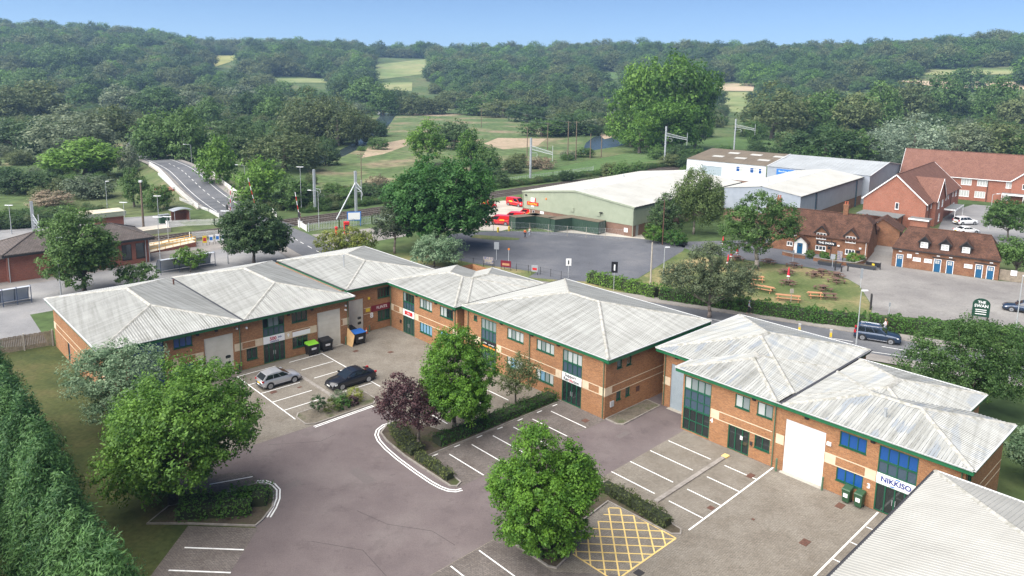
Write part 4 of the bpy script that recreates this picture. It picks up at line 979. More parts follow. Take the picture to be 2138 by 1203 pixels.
tree('silver_birch_tree', 'drooping silver birch beside the pub and the green warehouse', 35.2, 140.6, [(0, 0, 9.6, 2.6, 2.6, 3.4), (2.6, 0, 7.6, 2.8, 2.6, 3.6), (-1.8, 0, 7.0, 2.0, 2.0, 3.4), (1.2, 0, 5.6, 3.6, 3.0, 3.4), (3.8, 0, 5.4, 1.8, 1.8, 2.8), (-3.2, 0, 8.2, 1.0, 1.0, 2.2)], 'leaf_birch', 480, 46, .8, .30, 26, tr=.2, fork=.3, bark='bark_pale', low=-.9, flat=1.5, up=.1, droop=1.2)
tree('evergreen_tree', 'dark pointed evergreen between the warehouse corner and the silver birch', 28.6, 136.6, [(0, 0, 4.6, 2.2, 2.0, 3.4), (-1.4, 0, 3.4, 1.6, 1.5, 2.6), (1.8, 0, 3.6, 1.8, 1.7, 2.8), (.2, 0, 7.2, 1.0, 1.0, 1.6)], 'leaf_dark', 170, 44, .7, .3, 27, tr=.16, low=-.9)
tree('walnut_tree', 'open crowned tree standing in the pub garden in front of the pub', 39.6, 116.2, [(0, 0, 9.6, 3.2, 3.0, 2.4), (3.4, 0, 8.4, 2.6, 2.4, 1.9), (-3.2, 0, 8.0, 2.6, 2.4, 1.9), (-4.4, .2, 5.8, 2.0, 2.0, 1.3), (2.8, -.2, 5.8, 2.8, 2.4, 1.6), (-1.4, -.4, 6.0, 2.8, 2.6, 1.6), (5.0, 0, 6.8, 1.4, 1.4, 1.1), (-.6, 0, 3.6, 2.2, 2.0, 1.2), (-4.8, 0, 3.2, 1.4, 1.4, .8)], 'leaf_mid', 460, 44, .75, .30, 28, tr=.34, fork=.25, bark='bark_pale', low=-.8, rnd=.7)
tree('cherry_tree', 'wide spreading tree at the roadside by the grey roofed units on the right', 41.8, 63.6, [(-1.6, 0, 6.0, 3.6, 3.4, 2.2), (1.6, .4, 6.4, 3.4, 3.2, 2.1), (-4.4, 0, 4.6, 2.2, 2.2, 1.4), (4.4, 0, 5.2, 2.4, 2.2, 1.6), (-1.0, -1.6, 4.0, 3.4, 2.6, 1.5), (2.6, -1.2, 3.8, 3.0, 2.4, 1.5), (-.6, 0, 7.8, 1.8, 1.8, 1.2)], 'leaf_mid', 620, 60, .66, .19, 29, tr=.24, fork=.22, low=-.8, rnd=.75)
tree('viburnum_tree', 'pale green leafy tree at the right edge beyond the grey roof corner', 39.2, 51.6, L2((.4, 0), 2.9, 1.9, 2.5, 8, 12, .45), 'leaf_whitebeam', 130, 48, .5, .2, 30, tr=.1, low=-.8)
tree('street_tree', 'rounded green tree by the white cars outside the brick houses', 94.6, 138.6, L2((-.4, 0), 5.0, 3.8, 3.7, 10, 13, .45), 'leaf_mid', 220, 44, .8, .34, 31, tr=.16, low=-.8)
tree('street_tree', 'leafy tree at the right end of the outbuilding with blue doors', 78.2, 111.6, L2((.6, 0), 3.8, 3.2, 3.4, 10, 14, .45), 'leaf_mid', 220, 44, .7, .28, 32, tr=.16, low=-.8)
tree('laurel_bush', 'clipped bright green rounded laurel beside the warehouse corner door', 26.0, 132.8, L2((0, 0), 1.6, 2.0, 1.7, 6, 15, .4), 'leaf_bright', 90, 50, .4, .2, 33, tr=.08, low=-.9)
tree('laurel_bush', 'darker clipped laurel bush right of the bright one by the warehouse', 29.2, 131.2, L2((0, 0), 1.4, 2.4, 1.5, 6, 16, .4), 'leaf_hedge', 90, 50, .4, .2, 34, tr=.08, low=-.9)

# cypress hedge: each tree on its own
CYP = {}
def cypress(i, x, y, h, r_):
    rng = np.random.default_rng(200 + i % 5); lob = [(0, 0, 8.6 * z, 2.3 * w, 2.3 * w, 1.12) for z, w in ((.08, .95), (.2, 1.0), (.34, .95), (.48, .85), (.62, .68), (.75, .5), (.86, .32), (.94, .16))]
    th = Thing('cypress_tree', 'dense green cypress in the tall screen along the left edge of the lawn', 'tree', (x, y), 0, 'cypress screen at the left edge')
    if i % 5 not in CYP:
        C, N, T = crown_points(rng, lob, 460, 62, .5, flat=1.6, low=-.6, up=.1, rnd=.5)
        o = leaf_object('crown', C, N, .21 * rng.uniform(.6, 1.5, len(C)), T, 'leaf_cypress', None, aspect=.30, rng=rng); t = trunk_mb(rng, h, .12, [], .3, 6).build('trunk', 'bark', None, uv=False); CYP[i % 5] = (o.data, t.data); bpy.data.objects.remove(o); bpy.data.objects.remove(t)
    for nm, d in zip(('crown', 'trunk'), CYP[i % 5]): o = bpy.data.objects.new(nm, d); COL.objects.link(o); o.parent = th.ob
    th.ob.rotation_euler = (0, 0, i * 2.4); th.ob.scale = (r_ / 2.3, r_ / 2.3, h / 8.6)
ci = 0
for k in range(12):
    t = k / 11; x, y = -42.0 + t * 25.6, 56.0 - t * 28.0
    rng_ = random.Random(k); cypress(ci, x + rng_.uniform(-.3, .3), y + rng_.uniform(-.3, .3), 9.0 + rng_.uniform(-1.2, .9), 2.3); ci += 1
for k in range(9):
    t = k / 8; rng_ = random.Random(50 + k); cypress(ci, -43.5 + t * 22.5 + rng_.uniform(-.4, .4), 49.3 - t * 24.4, 8.0 + rng_.uniform(-.8, .6), 2.3); ci += 1

# ---------------------------------------------------------------- hedges and shrubs
def hedge(name, label, pts, w, h, m, leaf=.16, per=60, seed=1, rot=EST, cat='hedge', z0=0.08, rough=.12):
    """clipped hedge following a polyline: leaves over a rounded box section plus a stem core."""
    rng = np.random.default_rng(seed); c_, s_ = math.cos(R(rot)), math.sin(R(rot)); W = [Vector((x * c_ - y * s_, x * s_ + y * c_)) for x, y in pts]
    th = Thing(name, label, cat, (W[0].x, W[0].y, 0)); C = []; N = []; tot = 0; core = MB()
    for a, b in zip(W[:-1], W[1:]):
        d = b - a; ln = d.length; d.normalize(); s = Vector((-d.y, d.x)); n = int(ln * per * (2 * h + w)); 
        al = rng.uniform(-.15, ln + .15, n); k = rng.uniform(0, 2 * h + w, n)
        lump = 1 + rough * np.sin(al * 2.1 + seed) + rough * .7 * np.sin(al * 5.3 + seed * 2)
        off = np.where(k < h, -w / 2, np.where(k > h + w, w / 2, k - h - w / 2)); zz = np.where(k < h, k, np.where(k > h + w, 2 * h + w - k, h)) 
        nx = np.where(k < h, -1.0, np.where(k > h + w, 1.0, 0.0)); nz = np.where((k >= h) & (k <= h + w), 1.0, .25)
        edge = np.abs(off) / (w / 2); rd = np.where(nz == 1.0, 1 - .12 * edge ** 4, 1.0) * lump; jit = rng.normal(0, .05, (n, 3))
        px = a.x + d.x * al + s.x * off * lump; py = a.y + d.y * al + s.y * off * lump
        C.append(np.stack([px, py, z0 + zz * rd], 1) + jit); N.append(np.stack([s.x * nx, s.y * nx, nz], 1) + rng.normal(0, .5, (n, 3)))
        ss = s * (w * .42); core.hexa([(*(q), z) for z in (0.02, h * .88) for q in (a - ss, b - ss, b + ss, a + ss)])
    C = np.concatenate(C); N = np.concatenate(N); N /= np.linalg.norm(N, axis=1)[:, None]
    T = np.clip(.5 + .22 * np.sin(C[:, 0] * 2.3) * np.sin(C[:, 1] * 2.7 + C[:, 2] * 3) + rng.normal(0, .2, len(C)), 0, 1)
    C = C - np.array([W[0].x, W[0].y, 0]); leaf_object('foliage', C, N, leaf * rng.uniform(.6, 1.4, len(C)), T, m, th.ob, rng=rng)
    core.build('stems', 'hedge_core', th, uv=False); return th
mat('hedge_core', (0.022, 0.030, 0.012), 0.95)
hedge('box_hedge', 'low clipped hedge running along the middle car park bays to the tall glazed entrance', [(34.2, 45.2), (39, 45.15), (44, 45.1), (47.7, 45.1)], 1.35, .75, 'leaf_hedge', .14, 75, 1)
hedge('box_hedge', 'low hedge on the kerbed nose facing the estate road, left of the bays', [(33.6, 49.9), (32.9, 48.6), (32.3, 46.6), (32.2, 45.0)], 1.5, .65, 'leaf_bed', .14, 75, 2)
hedge('box_hedge', 'short low hedge along the double white lines of the middle bed', [(31.85, 44.4), (31.8, 42.4), (31.75, 40.3)], .75, .65, 'leaf_bed', .14, 80, 3)
hedge('box_hedge', 'brownish low hedge between the yellow hatched box and the right bays', [(39.4, 31.8), (39.3, 29), (39.1, 26.0)], .95, .75, 'leaf_bed', .14, 80, 4)
hedge('box_hedge', 'dark low hedge around the foot of the twin-topped hornbeam', [(30.9, 32.0), (30.9, 29.2), (32.2, 29.4), (33.6, 31.0)], 1.5, .7, 'leaf_hedge', .14, 75, 5)
hedge('box_hedge', 'dark rounded hedge filling the bed under the big maple', [(15.4, 49.2), (17.6, 47.6), (19.2, 46.6), (20.1, 47.9)], 2.3, .95, 'leaf_hedge', .15, 70, 6)
hedge('garden_hedge', 'long trimmed green hedge along the footway in front of the pub garden', [(20.5, 98.0), (24.5, 96.0), (29.8, 93.3), (37.9, 89.1), (43.4, 87.2)], 1.6, 1.7, 'leaf_hedge', .22, 45, 7, rot=0)
hedge('garden_hedge', 'trimmed hedge along the footway in front of the pale car park', [(44.0, 87.0), (50.5, 85.0), (56.5, 84.0), (60.5, 82.6)], 1.7, 1.7, 'leaf_hedge', .22, 45, 8, rot=0)
hedge('garden_hedge', 'bright hedge below the big empty car park near the triangular road sign', [(11.6, 105.8), (15.6, 102.5), (20.0, 98.4)], 1.6, 1.6, 'leaf_bright', .22, 45, 9, rot=0)
def ball(name, label, q, p, r_, m, seed, zc=None, group=None):
    x, y = est(q, p); return tree(name, label, x, y, [(0, 0, zc if zc else r_ * .9, r_, r_, r_)], m, max(10, int(40 * r_)), 40, r_ * .38, .13, seed, tr=.05, fork=.4, low=-.9, shell=(.8, .95), group=group)
ball('topiary_ball', 'clipped dark ball shrub standing in the gravel bed by the parked cars', 29.9, 56.9, .62, 'leaf_dark', 41, .95)
ball('shrub', 'low spreading green shrub next to the ball shrub in the gravel bed', 31.0, 56.4, .75, 'leaf_bed', 42, .35); ball('shrub', 'olive green low shrub in the middle of the gravel bed', 32.0, 56.3, .7, 'leaf_hedge', 43, .4)
ball('shrub', 'grey green lavender like shrub behind the others in the gravel bed', 32.2, 57.2, .7, 'leaf_grey', 44, .5); ball('shrub', 'bright yellow green shrub at the right end of the gravel bed', 33.6, 56.9, .75, 'leaf_yellow', 45, .5)
ball('shrub', 'reddish brown low shrub between the olive and yellow shrubs', 33.0, 56.2, .5, 'leaf_purple', 46, .35)
ball('topiary_ball', 'small dark clipped ball near the foot of the egg-shaped hornbeam', 38.7, 46.6, .45, 'leaf_dark', 47, .8)

# ================================================================ business units
def roof_mat(name, base, dirt, patch=None, patch_amt=0.0, streak=0.6, lichen=(0.30, 0.29, 0.22)):
    m = bpy.data.materials.new(name); m.use_nodes = True; n = m.node_tree.nodes; l = m.node_tree.links; b = n['Principled BSDF']
    b.inputs['Roughness'].default_value = 0.6; b.inputs['Specular IOR Level'].default_value = 0.3
    tc = n.new('ShaderNodeTexCoord')
    def noise(sc, scale, det=5, ro=.6):
        mp = n.new('ShaderNodeMapping'); mp.inputs['Scale'].default_value = sc; l.new(tc.outputs['UV'], mp.inputs['Vector'])
        q = n.new('ShaderNodeTexNoise'); q.inputs['Scale'].default_value = scale; q.inputs['Detail'].default_value = det; q.inputs['Roughness'].default_value = ro
        l.new(mp.outputs['Vector'], q.inputs['Vector']); return q.outputs['Fac']
    def ramp(f, p0, p1, c0, c1):
        r = n.new('ShaderNodeValToRGB'); r.color_ramp.elements[0].position = p0; r.color_ramp.elements[1].position = p1
        r.color_ramp.elements[0].color = (*c0, 1); r.color_ramp.elements[1].color = (*c1, 1); l.new(f, r.inputs['Fac']); return r.outputs['Color']
    def mix(f, a, c, mode='MIX'):
        q = n.new('ShaderNodeMix'); q.data_type = 'RGBA'; q.blend_type = mode
        if isinstance(f, float): q.inputs['Factor'].default_value = f
        else: l.new(f, q.inputs['Factor'])
        for s, i in ((a, 6), (c, 7)):
            if isinstance(s, tuple): q.inputs[i].default_value = (*s, 1)
            else: l.new(s, q.inputs[i])
        return q.outputs[2]
    st = ramp(noise((1.6, .10, 1), 1.6, 6), .42, .66, (0, 0, 0), (1, 1, 1))
    c = mix(st, base, dirt); c = mix(float(streak), base, c)
    big = ramp(noise((.16, .16, 1), 1.0, 4), .35, .7, (.80, .80, .78), (1.08, 1.08, 1.06)); c = mix(1.0, c, big, 'MULTIPLY')
    spots = ramp(noise((1, .6, 1), 5.0, 6, .7), .60, .72, (0, 0, 0), (1, 1, 1)); sp = n.new('ShaderNodeMath'); sp.operation = 'MULTIPLY'; sp.inputs[1].default_value = .45
    l.new(spots, sp.inputs[0]); c = mix(sp.outputs[0], c, lichen)
    if patch:
        pf = ramp(noise((1.1, .28, 1), .8, 3, .5), .58, .62, (0, 0, 0), (1, 1, 1)); pm = n.new('ShaderNodeMath'); pm.operation = 'MULTIPLY'; pm.inputs[1].default_value = patch_amt
        l.new(pf, pm.inputs[0]); c = mix(pm.outputs[0], c, patch)
    l.new(c, b.inputs['Base Color']); MATS[name] = m; return m
roof_mat('roof_weathered', (0.385, 0.39, 0.38), (0.165, 0.165, 0.15), streak=.8)
roof_mat('roof_patched', (0.40, 0.405, 0.395), (0.18, 0.18, 0.165), patch=(0.21, 0.24, 0.28), patch_amt=.75, streak=.85)
roof_mat('roof_newer', (0.375, 0.37, 0.35), (0.30, 0.295, 0.275), streak=.5)
mat('ridge_metal', (0.40, 0.39, 0.36), .7, (0.24, 0.235, 0.20), 2.5, 6, lo=.4, hi=.62)
mat('gutter_dark', (0.045, 0.045, 0.05), .6); mat('gutter_pale', (0.55, 0.56, 0.56), .4)
mat('green_paint', (0.012, 0.115, 0.045), .45, (0.016, 0.145, 0.058), 1.5); mat('frame_green', (0.010, 0.085, 0.045), .4); mat('pipe_green', (0.060, 0.13, 0.075), .6, (0.10, 0.15, 0.09), 3)
brick_mat('brick_orange', (0.42, 0.190, 0.080), (0.275, 0.115, 0.052), (0.33, 0.25, 0.165), patch=.5, stain=(.66, .62, .56))
mat('stone_cream', (0.56, 0.45, 0.31), .85, (0.66, 0.54, 0.39), 2.0)
def glass(name, col, rough=.06, spec=.6):
    m = bpy.data.materials.new(name); m.use_nodes = True; b = m.node_tree.nodes['Principled BSDF']; b.inputs['Base Color'].default_value = (*col, 1)
    b.inputs['Roughness'].default_value = rough; b.inputs['Specular IOR Level'].default_value = spec; b.inputs['Coat Weight'].default_value = .3; MATS[name] = m; return m
glass('glass_dark', (0.018, 0.024, 0.024)); glass('glass_green', (0.030, 0.055, 0.050)); glass('glass_blue', (0.012, 0.075, 0.26), .18, .4); glass('glass_navy', (0.02, 0.05, 0.16), .15, .4)
glass('spandrel', (0.045, 0.075, 0.105), .2); glass('blind', (0.42, 0.45, 0.44), .3, .3); glass('blind_blue', (0.16, 0.30, 0.42), .3, .3); glass('glass_blind', (0.20, 0.24, 0.24), .15, .4)
mat('door_cream', (0.56, 0.53, 0.45), .6, (0.64, 0.61, 0.53), 1.2); mat('door_white', (0.78, 0.78, 0.78), .5); mat('door_grey', (0.30, 0.36, 0.40), .5, (0.34, 0.40, 0.44), 2)
mat('sign_white', (0.80, 0.80, 0.80), .4); mat('sign_red', (0.55, 0.02, 0.02), .4); mat('sign_maroon', (0.17, 0.010, 0.025), .4); mat('sign_black', (0.015, 0.015, 0.018), .4); mat('sign_navy', (0.012, 0.035, 0.13), .4)
mat('sign_yellow', (0.70, 0.50, 0.03), .5); mat('ink_navy', (0.010, 0.030, 0.20), .5); mat('ink_red', (0.45, 0.02, 0.04), .5); mat('ink_black', (0.02, 0.02, 0.02), .5); mat('ink_orange', (0.75, 0.22, 0.03), .5); mat('ink_blue', (0.02, 0.16, 0.50), .5)
mat('black_plastic', (0.015, 0.015, 0.016), .5); mat('metal_grey', (0.40, 0.42, 0.43), .4, metal=.3); mat('gal_steel', (0.46, 0.49, 0.51), .45, (0.56, 0.58, 0.60), 3, metal=.25)
mat('timber_weathered', (0.20, 0.165, 0.125), .9, (0.30, 0.25, 0.19), 3.0)
U0, U1, L0, L1, B0, B1 = 3.83, 4.93, 0.98, 2.12, 2.12, 2.90

def cap(th, a, b, w=.20, lift=.035, m='ridge_metal'):
    """rolled ridge or hip flashing between two 3D points."""
    a, b = Vector(a) + Vector((0, 0, lift)), Vector(b) + Vector((0, 0, lift)); d = (b - a).normalized(); s = d.cross(Vector((0, 0, 1))).normalized()
    mb = MB(); pr = [(-w, -.06), (-w * .45, .02), (0, .06), (w * .45, .02), (w, -.06)]
    for (x0, z0), (x1, z1) in zip(pr[:-1], pr[1:]): mb.quad(a + s * x0 + Vector((0, 0, z0)), a + s * x1 + Vector((0, 0, z1)), b + s * x1 + Vector((0, 0, z1)), b + s * x0 + Vector((0, 0, z0)))
    mb.quad(a + s * -w + Vector((0, 0, -.07)), b + s * -w + Vector((0, 0, -.07)), b + s * w + Vector((0, 0, -.07)), a + s * w + Vector((0, 0, -.07)))
    return mb.build('ridge_cap', m, th)
def hip_roof(th, x0, x1, y0, y1, z, slope=.213, m='roof_weathered', pitch=.25, h=.035, ext=None, caps=True):
    """hipped roof; ext: side ('y0','y1','x0','x1') on which the ridge runs on into another roof."""
    w, d = x1 - x0, y1 - y0; k = min(w, d) / 2; zr = z + k * slope
    if w >= d: r0, r1 = [x0 + k, (y0 + y1) / 2, zr], [x1 - k, (y0 + y1) / 2, zr]
    else: r0, r1 = [(x0 + x1) / 2, y0 + k, zr], [(x0 + x1) / 2, y1 - k, zr]
    c = [(x0, y0, z), (x1, y0, z), (x1, y1, z), (x0, y1, z)]
    if w >= d: F = [[c[0], c[1], r1, r0], [c[1], c[2], r1], [c[2], c[3], r0, r1], [c[3], c[0], r0]]; hips = [(c[0], r0), (c[3], r0), (c[1], r1), (c[2], r1)]
    else: F = [[c[0], c[1], r0], [c[1], c[2], r1, r0], [c[2], c[3], r1], [c[3], c[0], r0, r1]]; hips = [(c[0], r0), (c[1], r0), (c[2], r1), (c[3], r1)]
    for f in F: corr_sheet(MB(), f, pitch, h).build('roof_slope', m, th)
    if caps:
        for a, b in hips: cap(th, a, b)
        cap(th, r0, r1, .24, .045)
    return r0, r1
def fascia(th, a, b, z, h=.34, m='green_paint', gutter='gutter_pale', t=.05, gw=.13):
    """fascia board and gutter along an eave a->b (outward is to the right)."""
    f = Facade(a, Vector(b) - Vector(a)); L_ = (Vector(b) - Vector(a)).length
    f.box(MB(), -.02, L_ + .02, z - h, z - .02, -t, .012).build('fascia', m, th)
    q = MB(); f.box(q, 0, L_, z - .03, z + .015, .0, gw); f.box(q, 0, L_, z - .012, z + .035, gw - .02, gw); q.build('gutter', gutter, th)
    f.box(MB(), .02, L_ - .02, z - h - .02, z - h, -.6, .0).build('soffit', m, th)
def downpipe(th, fac, a, z1, z0=0.1, out=.09):
    mb = MB(); mb.tube(fac.p(a, z0, out), fac.p(a, z1, out), .045, .045, 8); mb.tube(fac.p(a, z1, out), fac.p(a, z1 + .18, out + .3), .045, .045, 8); mb.build('downpipe', 'pipe_green', th)
def band(th, fac, a0, a1, blocks=()):
    """two cream string courses with cream end blocks."""
    mb = MB(); fac.box(mb, a0, a1, B0, B0 + .07, -.02, .014); fac.box(mb, a0, a1, B1 - .07, B1, -.02, .014); mb.build('string_course', 'stone_cream', th)
    for b0, b1 in blocks: fac.box(MB(), b0, b1, B0 + .07, B1 - .07, -.02, .017).build('cream_block', 'stone_cream', th)
def entrance(th, fac, a0, a1, up, sign, low='glass_dark', full=False, cols=4, signtxt=None):
    """full height glazed entrance: upper lights, spandrel panels, sign board and door screen."""
    fac.window(th, a0, a1, U0, U1, cols, up, sill=False, name='upper_window', depth=-.08)
    if full:
        w = fac.window(th, a0, a1, B0, U0, cols, 'spandrel', rows=[(B0 + U0) / 2], sill=False, name='spandrel_screen', depth=-.08)
        fac.window(th, a0, a1, .12, B0, cols, low, rows=[1.1], sill=False, name='lower_screen', depth=-.08); return
    fac.window(th, a0, a1, B1, U0, cols, 'spandrel', sill=False, name='spandrel_screen', depth=-.08)
    s = fac.box(MB(), a0, a1, B0, B1, -.09, .03).build('sign_board', sign, th)
    fac.window(th, a0, a1, .03, B0, cols, low, sill=False, name='entrance_door', depth=-.08, fw=.09)
    q = MB(); am = (a0 + a1) / 2; fac.box(q, am - .12, am - .08, .85, 1.25, -.01, .04); fac.box(q, am + .08, am + .12, .85, 1.25, -.01, .04); q.build('door_handle', 'metal_grey', th)
    return s
def shutter(th, fac, a0, a1, z1, m, pitch=.16, name='roller_door'):
    mb = MB(); n = int(z1 / pitch)
    for k in range(n):
        za, zb = k * z1 / n, (k + 1) * z1 / n; fac.box(mb, a0, a1, za + .012, zb, -.12, -.085); fac.box(mb, a0, a1, za, za + .012, -.12, -.105)
    o = mb.build(name, m, th)
    q = MB(); fac.box(q, a0 - .02, a0 + .07, 0, z1, -.13, -.06); fac.box(q, a1 - .07, a1 + .02, 0, z1, -.13, -.06); q.build('door_guide', m, th)
    fac.box(MB(), a0 - .1, a1 + .1, .0, .05, -.1, .35).build('threshold', 'concrete', th); return o
def oval_window(th, fac, a, z, w, h):
    mb = MB(); pts = []
    for k in range(16): t = 2 * math.pi * k / 16; c, s = math.cos(t), math.sin(t); pts.append((a + w * math.copysign(abs(c) ** .6, c), z + h * math.copysign(abs(s) ** .6, s)))
    i = len(mb.v); mb.v += [fac.p(x, y, .0) for x, y in pts]; mb.f.append(tuple(range(16)))
    for k in range(16): pass
    mb.v += [fac.p(x, y, -.05) for x, y in pts]
    for k in range(16): j = (k + 1) % 16; mb.f.append((k, 16 + k, 16 + j, j))
    mb.build('door_window', 'glass_dark', th)
def lamp_unit(th, fac, a, z, m='black_plastic', s=.14):
    q = MB(); fac.box(q, a - s, a + s, z - s * .6, z + s * .6, 0.0, .16); fac.box(q, a - .02, a + .02, z - .02, z + .02, -.02, .02); q.build('wall_light', m, th)
def small_box(th, fac, a, z, w, h, m, d=.08, name='wall_box'): return fac.box(MB(), a - w / 2, a + w / 2, z - h / 2, z + h / 2, 0, d).build(name, m, th)

# ---------------------------------------------------------------- units 10 and 9
ZA = 5.4
A = Thing('business_unit', 'orange brick twin unit with two grey hipped roofs and cream loading doors at left', 'building', (29, 80), EST)
fa = Facade((0, 70.55), (1, 0)); hA = [(18.4, 21.5, 0.03, U1), (22.35, 24.1, U0, U1 - .1), (22.35, 24.1, L0 - .2, L1), (25.2, 28.05, 0, 4.15), (29.35, 30.5, .9, 2.08), (31.15, 33.5, .03, U1), (34.35, 36.12, U0 - .1, U1), (34.35, 36.12, L0 - .05, L1), (37.3, 40.1, 0, 4.2)]
mb = MB(); fa.wall(mb, 16.4, 41.2, 0, ZA - .1, hA)
fl = Facade((16.4, 0), (0, -1)); hL = [(-84.4, -83.6, .1, 2.2)]; fl.wall(mb, -90.0, -70.55, 0, ZA - .1, hL)
fb = Facade((0, 90.0), (-1, 0)); fb.wall(mb, -41.2, -16.4, 0, ZA - .1); fr_ = Facade((41.2, 0), (0, 1)); fr_.wall(mb, 70.55, 90, 0, ZA - .1)
mb.build('wall', 'brick_orange', A)
hip_roof(A, 15.85, 28.78, 69.95, 90.5, ZA); hip_roof(A, 29.02, 41.6, 69.95, 90.5, ZA)
solid('valley_gutter', 'gutter_dark', A, 28.78, 29.02, 69.9, 90.5, ZA - .1, ZA + .02)
fascia(A, (15.85, 69.95), (41.6, 69.95), ZA); fascia(A, (15.85, 90.5), (15.85, 69.95), ZA, gw=.16); fascia(A, (41.6, 90.5), (15.85, 90.5), ZA); fascia(A, (41.6, 69.95), (41.6, 73.0), ZA)
solid('soffit_back', 'green_paint', A, 15.9, 41.5, 69.99, 70.6, ZA - .36, ZA - .3)
entrance(A, fa, 18.4, 21.5, 'glass_blue', 'sign_navy', 'glass_navy'); text_mesh('rs group', .5, 'sign_white', A, fa, 20.4, 2.5, .04)
fa.window(A, 22.35, 24.1, U0, U1 - .1, 3, 'glass_blue'); fa.window(A, 22.35, 24.1, L0 - .2, L1, 3, 'glass_blue')
def panel_door(th, fac, a0, a1, z1, m, wicket):
    mb = MB(); n = 8
    for k in range(n): fac.box(mb, a0, a1, k * z1 / n + .01, (k + 1) * z1 / n, -.12, -.085); fac.box(mb, a0, a1, k * z1 / n, k * z1 / n + .01, -.12, -.1)
    mb.build('sectional_door', m, th); fac.box(MB(), wicket[0], wicket[1], .1, 1.95, -.085, -.06).build('wicket_door', m, th)
    fac.box(MB(), a0 - .1, a1 + .1, 0, .05, -.1, .35).build('threshold', 'concrete', th)
panel_door(A, fa, 25.2, 28.05, 4.15, 'door_cream', (26.2, 26.95))
fa.o = fa.o; fw_ = Facade((0, 70.63), (1, 0))
for a, z in ((25.65, 1.55), (25.65, .85), (27.5, 1.75), (27.5, 1.1)): oval_window(A, fw_, a, z, .27, .17)
small_box(A, Facade((0, 70.61), (1, 0)), 26.58, 1.5, .42, .5, 'metal_grey', .01, 'notice')
fa.window(A, 29.35, 30.5, .9, 2.08, 2, 'glass_dark')
entrance(A, fa, 31.15, 33.5, ['glass_dark', 'glass_blind', 'glass_blind', 'glass_dark'], 'sign_white', 'glass_dark')
text_mesh('500', .5, 'ink_red', A, fa, 32.2, 2.56, .036, bold=.012); text_mesh('LOGISTICS', .2, 'ink_navy', A, fa, 32.35, 2.24, .036, bold=.005); text_mesh('>>', .36, 'ink_navy', A, fa, 32.95, 2.58, .036, bold=.01)
fa.window(A, 34.35, 36.12, U0 - .1, U1, 3, 'glass_dark'); fa.window(A, 34.35, 36.12, L0 - .05, L1, 3, 'glass_dark')
small_box(A, fa, 35.4, 2.45, 2.05, .5, 'sign_white', .03, 'sign_board')
shutter(A, fa, 37.3, 40.1, 4.2, 'door_cream', .5)
band(A, fa, 22.1, 25.1, ((22.1, 22.7), (24.3, 25.1))); band(A, fa, 28.15, 31.1, ((28.15, 28.95), (30.3, 31.1))); band(A, fa, 33.55, 37.2, ((33.55, 34.3), (36.45, 37.2))); band(A, fa, 40.2, 41.2, ((40.4, 41.2),))
band(A, fl, -90.0, -70.55, ((-90.0, -89.1), (-71.3, -70.55)))
fl.window(A, -84.4, -83.6, .1, 2.2, 1, 'glass_navy', sill=False, name='side_door')
for a in (28.7, 41.0): downpipe(A, fa, a, ZA - .5)
text_mesh('10', .62, 'sign_white', A, fa, 21.95, 1.55, .02, bold=.02); text_mesh('9', .5, 'sign_white', A, fa, 33.9, 2.5, .03, bold=.02)
for a in (26.4, 24.6, 34.0, 36.7): lamp_unit(A, fa, a, 4.75)
for a, z in ((28.4, 4.55), (29.4, 4.4), (40.7, 4.4), (40.7, 3.9)): small_box(A, fa, a, z, .12, .14, 'sign_white', .3, 'security_camera')
small_box(A, fa, 24.8, 1.9, .5, .7, 'sign_white', .02, 'notice'); small_box(A, fa, 24.85, 1.25, .3, .25, 'sign_white', .02, 'notice'); small_box(A, fa, 36.75, 1.2, .25, .35, 'black_plastic', .08, 'meter_box')
def flue(th, x, y, z, h, m='rust_iron', r=.09):
    q = MB(); q.tube((x, y, z), (x, y, z + h), r, r, 10); q.tube((x, y, z + h), (x, y, z + h + .06), r * 1.35, r * 1.35, 10); q.build('flue', m, th)
flue(A, 27.9, 86.6, ZA, .75)
# ---------------------------------------------------------------- unit 8
ZB = 5.7
B = Thing('business_unit', 'corner brick unit with maroon name board above its window', 'building', (48, 80), EST)
f8 = Facade((0, 72.2), (1, 0)); h8 = [(42.0, 44.05, 0, 4.15), (46.0, 47.7, U0 - .1, U1), (46.0, 47.7, L0, L1 + .1)]
mb = MB(); f8.wall(mb, 41.2, 48.2, 0, ZB - .1, h8); Facade((54.3, 0), (0, 1)).wall(mb, 73.4, 88.6, 0, ZB - .1); Facade((0, 88.6), (-1, 0)).wall(mb, -54.3, -41.2, 0, ZB - .1); Facade((41.2, 0), (0, -1)).wall(mb, -88.6, -72.2, 0, ZB - .1)
Facade((0, 73.4), (1, 0)).wall(mb, 48.2, 54.3, 0, ZB - .1); mb.build('wall', 'brick_orange', B)
hip_roof(B, 41.62, 54.6, 71.7, 89.0, ZB, .175); fascia(B, (41.62, 71.7), (48.2, 71.7), ZB); fascia(B, (41.62, 89.0), (41.62, 71.7), ZB, gutter='gutter_dark'); fascia(B, (54.6, 71.7), (54.6, 89.0), ZB); fascia(B, (54.6, 89), (41.62, 89), ZB)
panel_door(B, f8, 42.0, 44.05, 4.15, 'door_cream', (42.3, 43.0)); fw8 = Facade((0, 72.28), (1, 0))
for a, z in ((42.6, 1.75), (43.55, 1.85), (43.55, 1.25)): oval_window(B, fw8, a, z, .25, .17)
f8.window(B, 46.0, 47.7, U0 - .1, U1, 4, 'glass_dark'); f8.window(B, 46.0, 47.7, L0, L1 + .1, 3, 'glass_green')
f8.box(MB(), 45.1, 47.95, 2.25, 2.98, 0, .04).build('sign_board', 'sign_maroon', B); text_mesh('FLINTS', .48, 'sign_white', B, f8, 46.55, 2.62, .045)
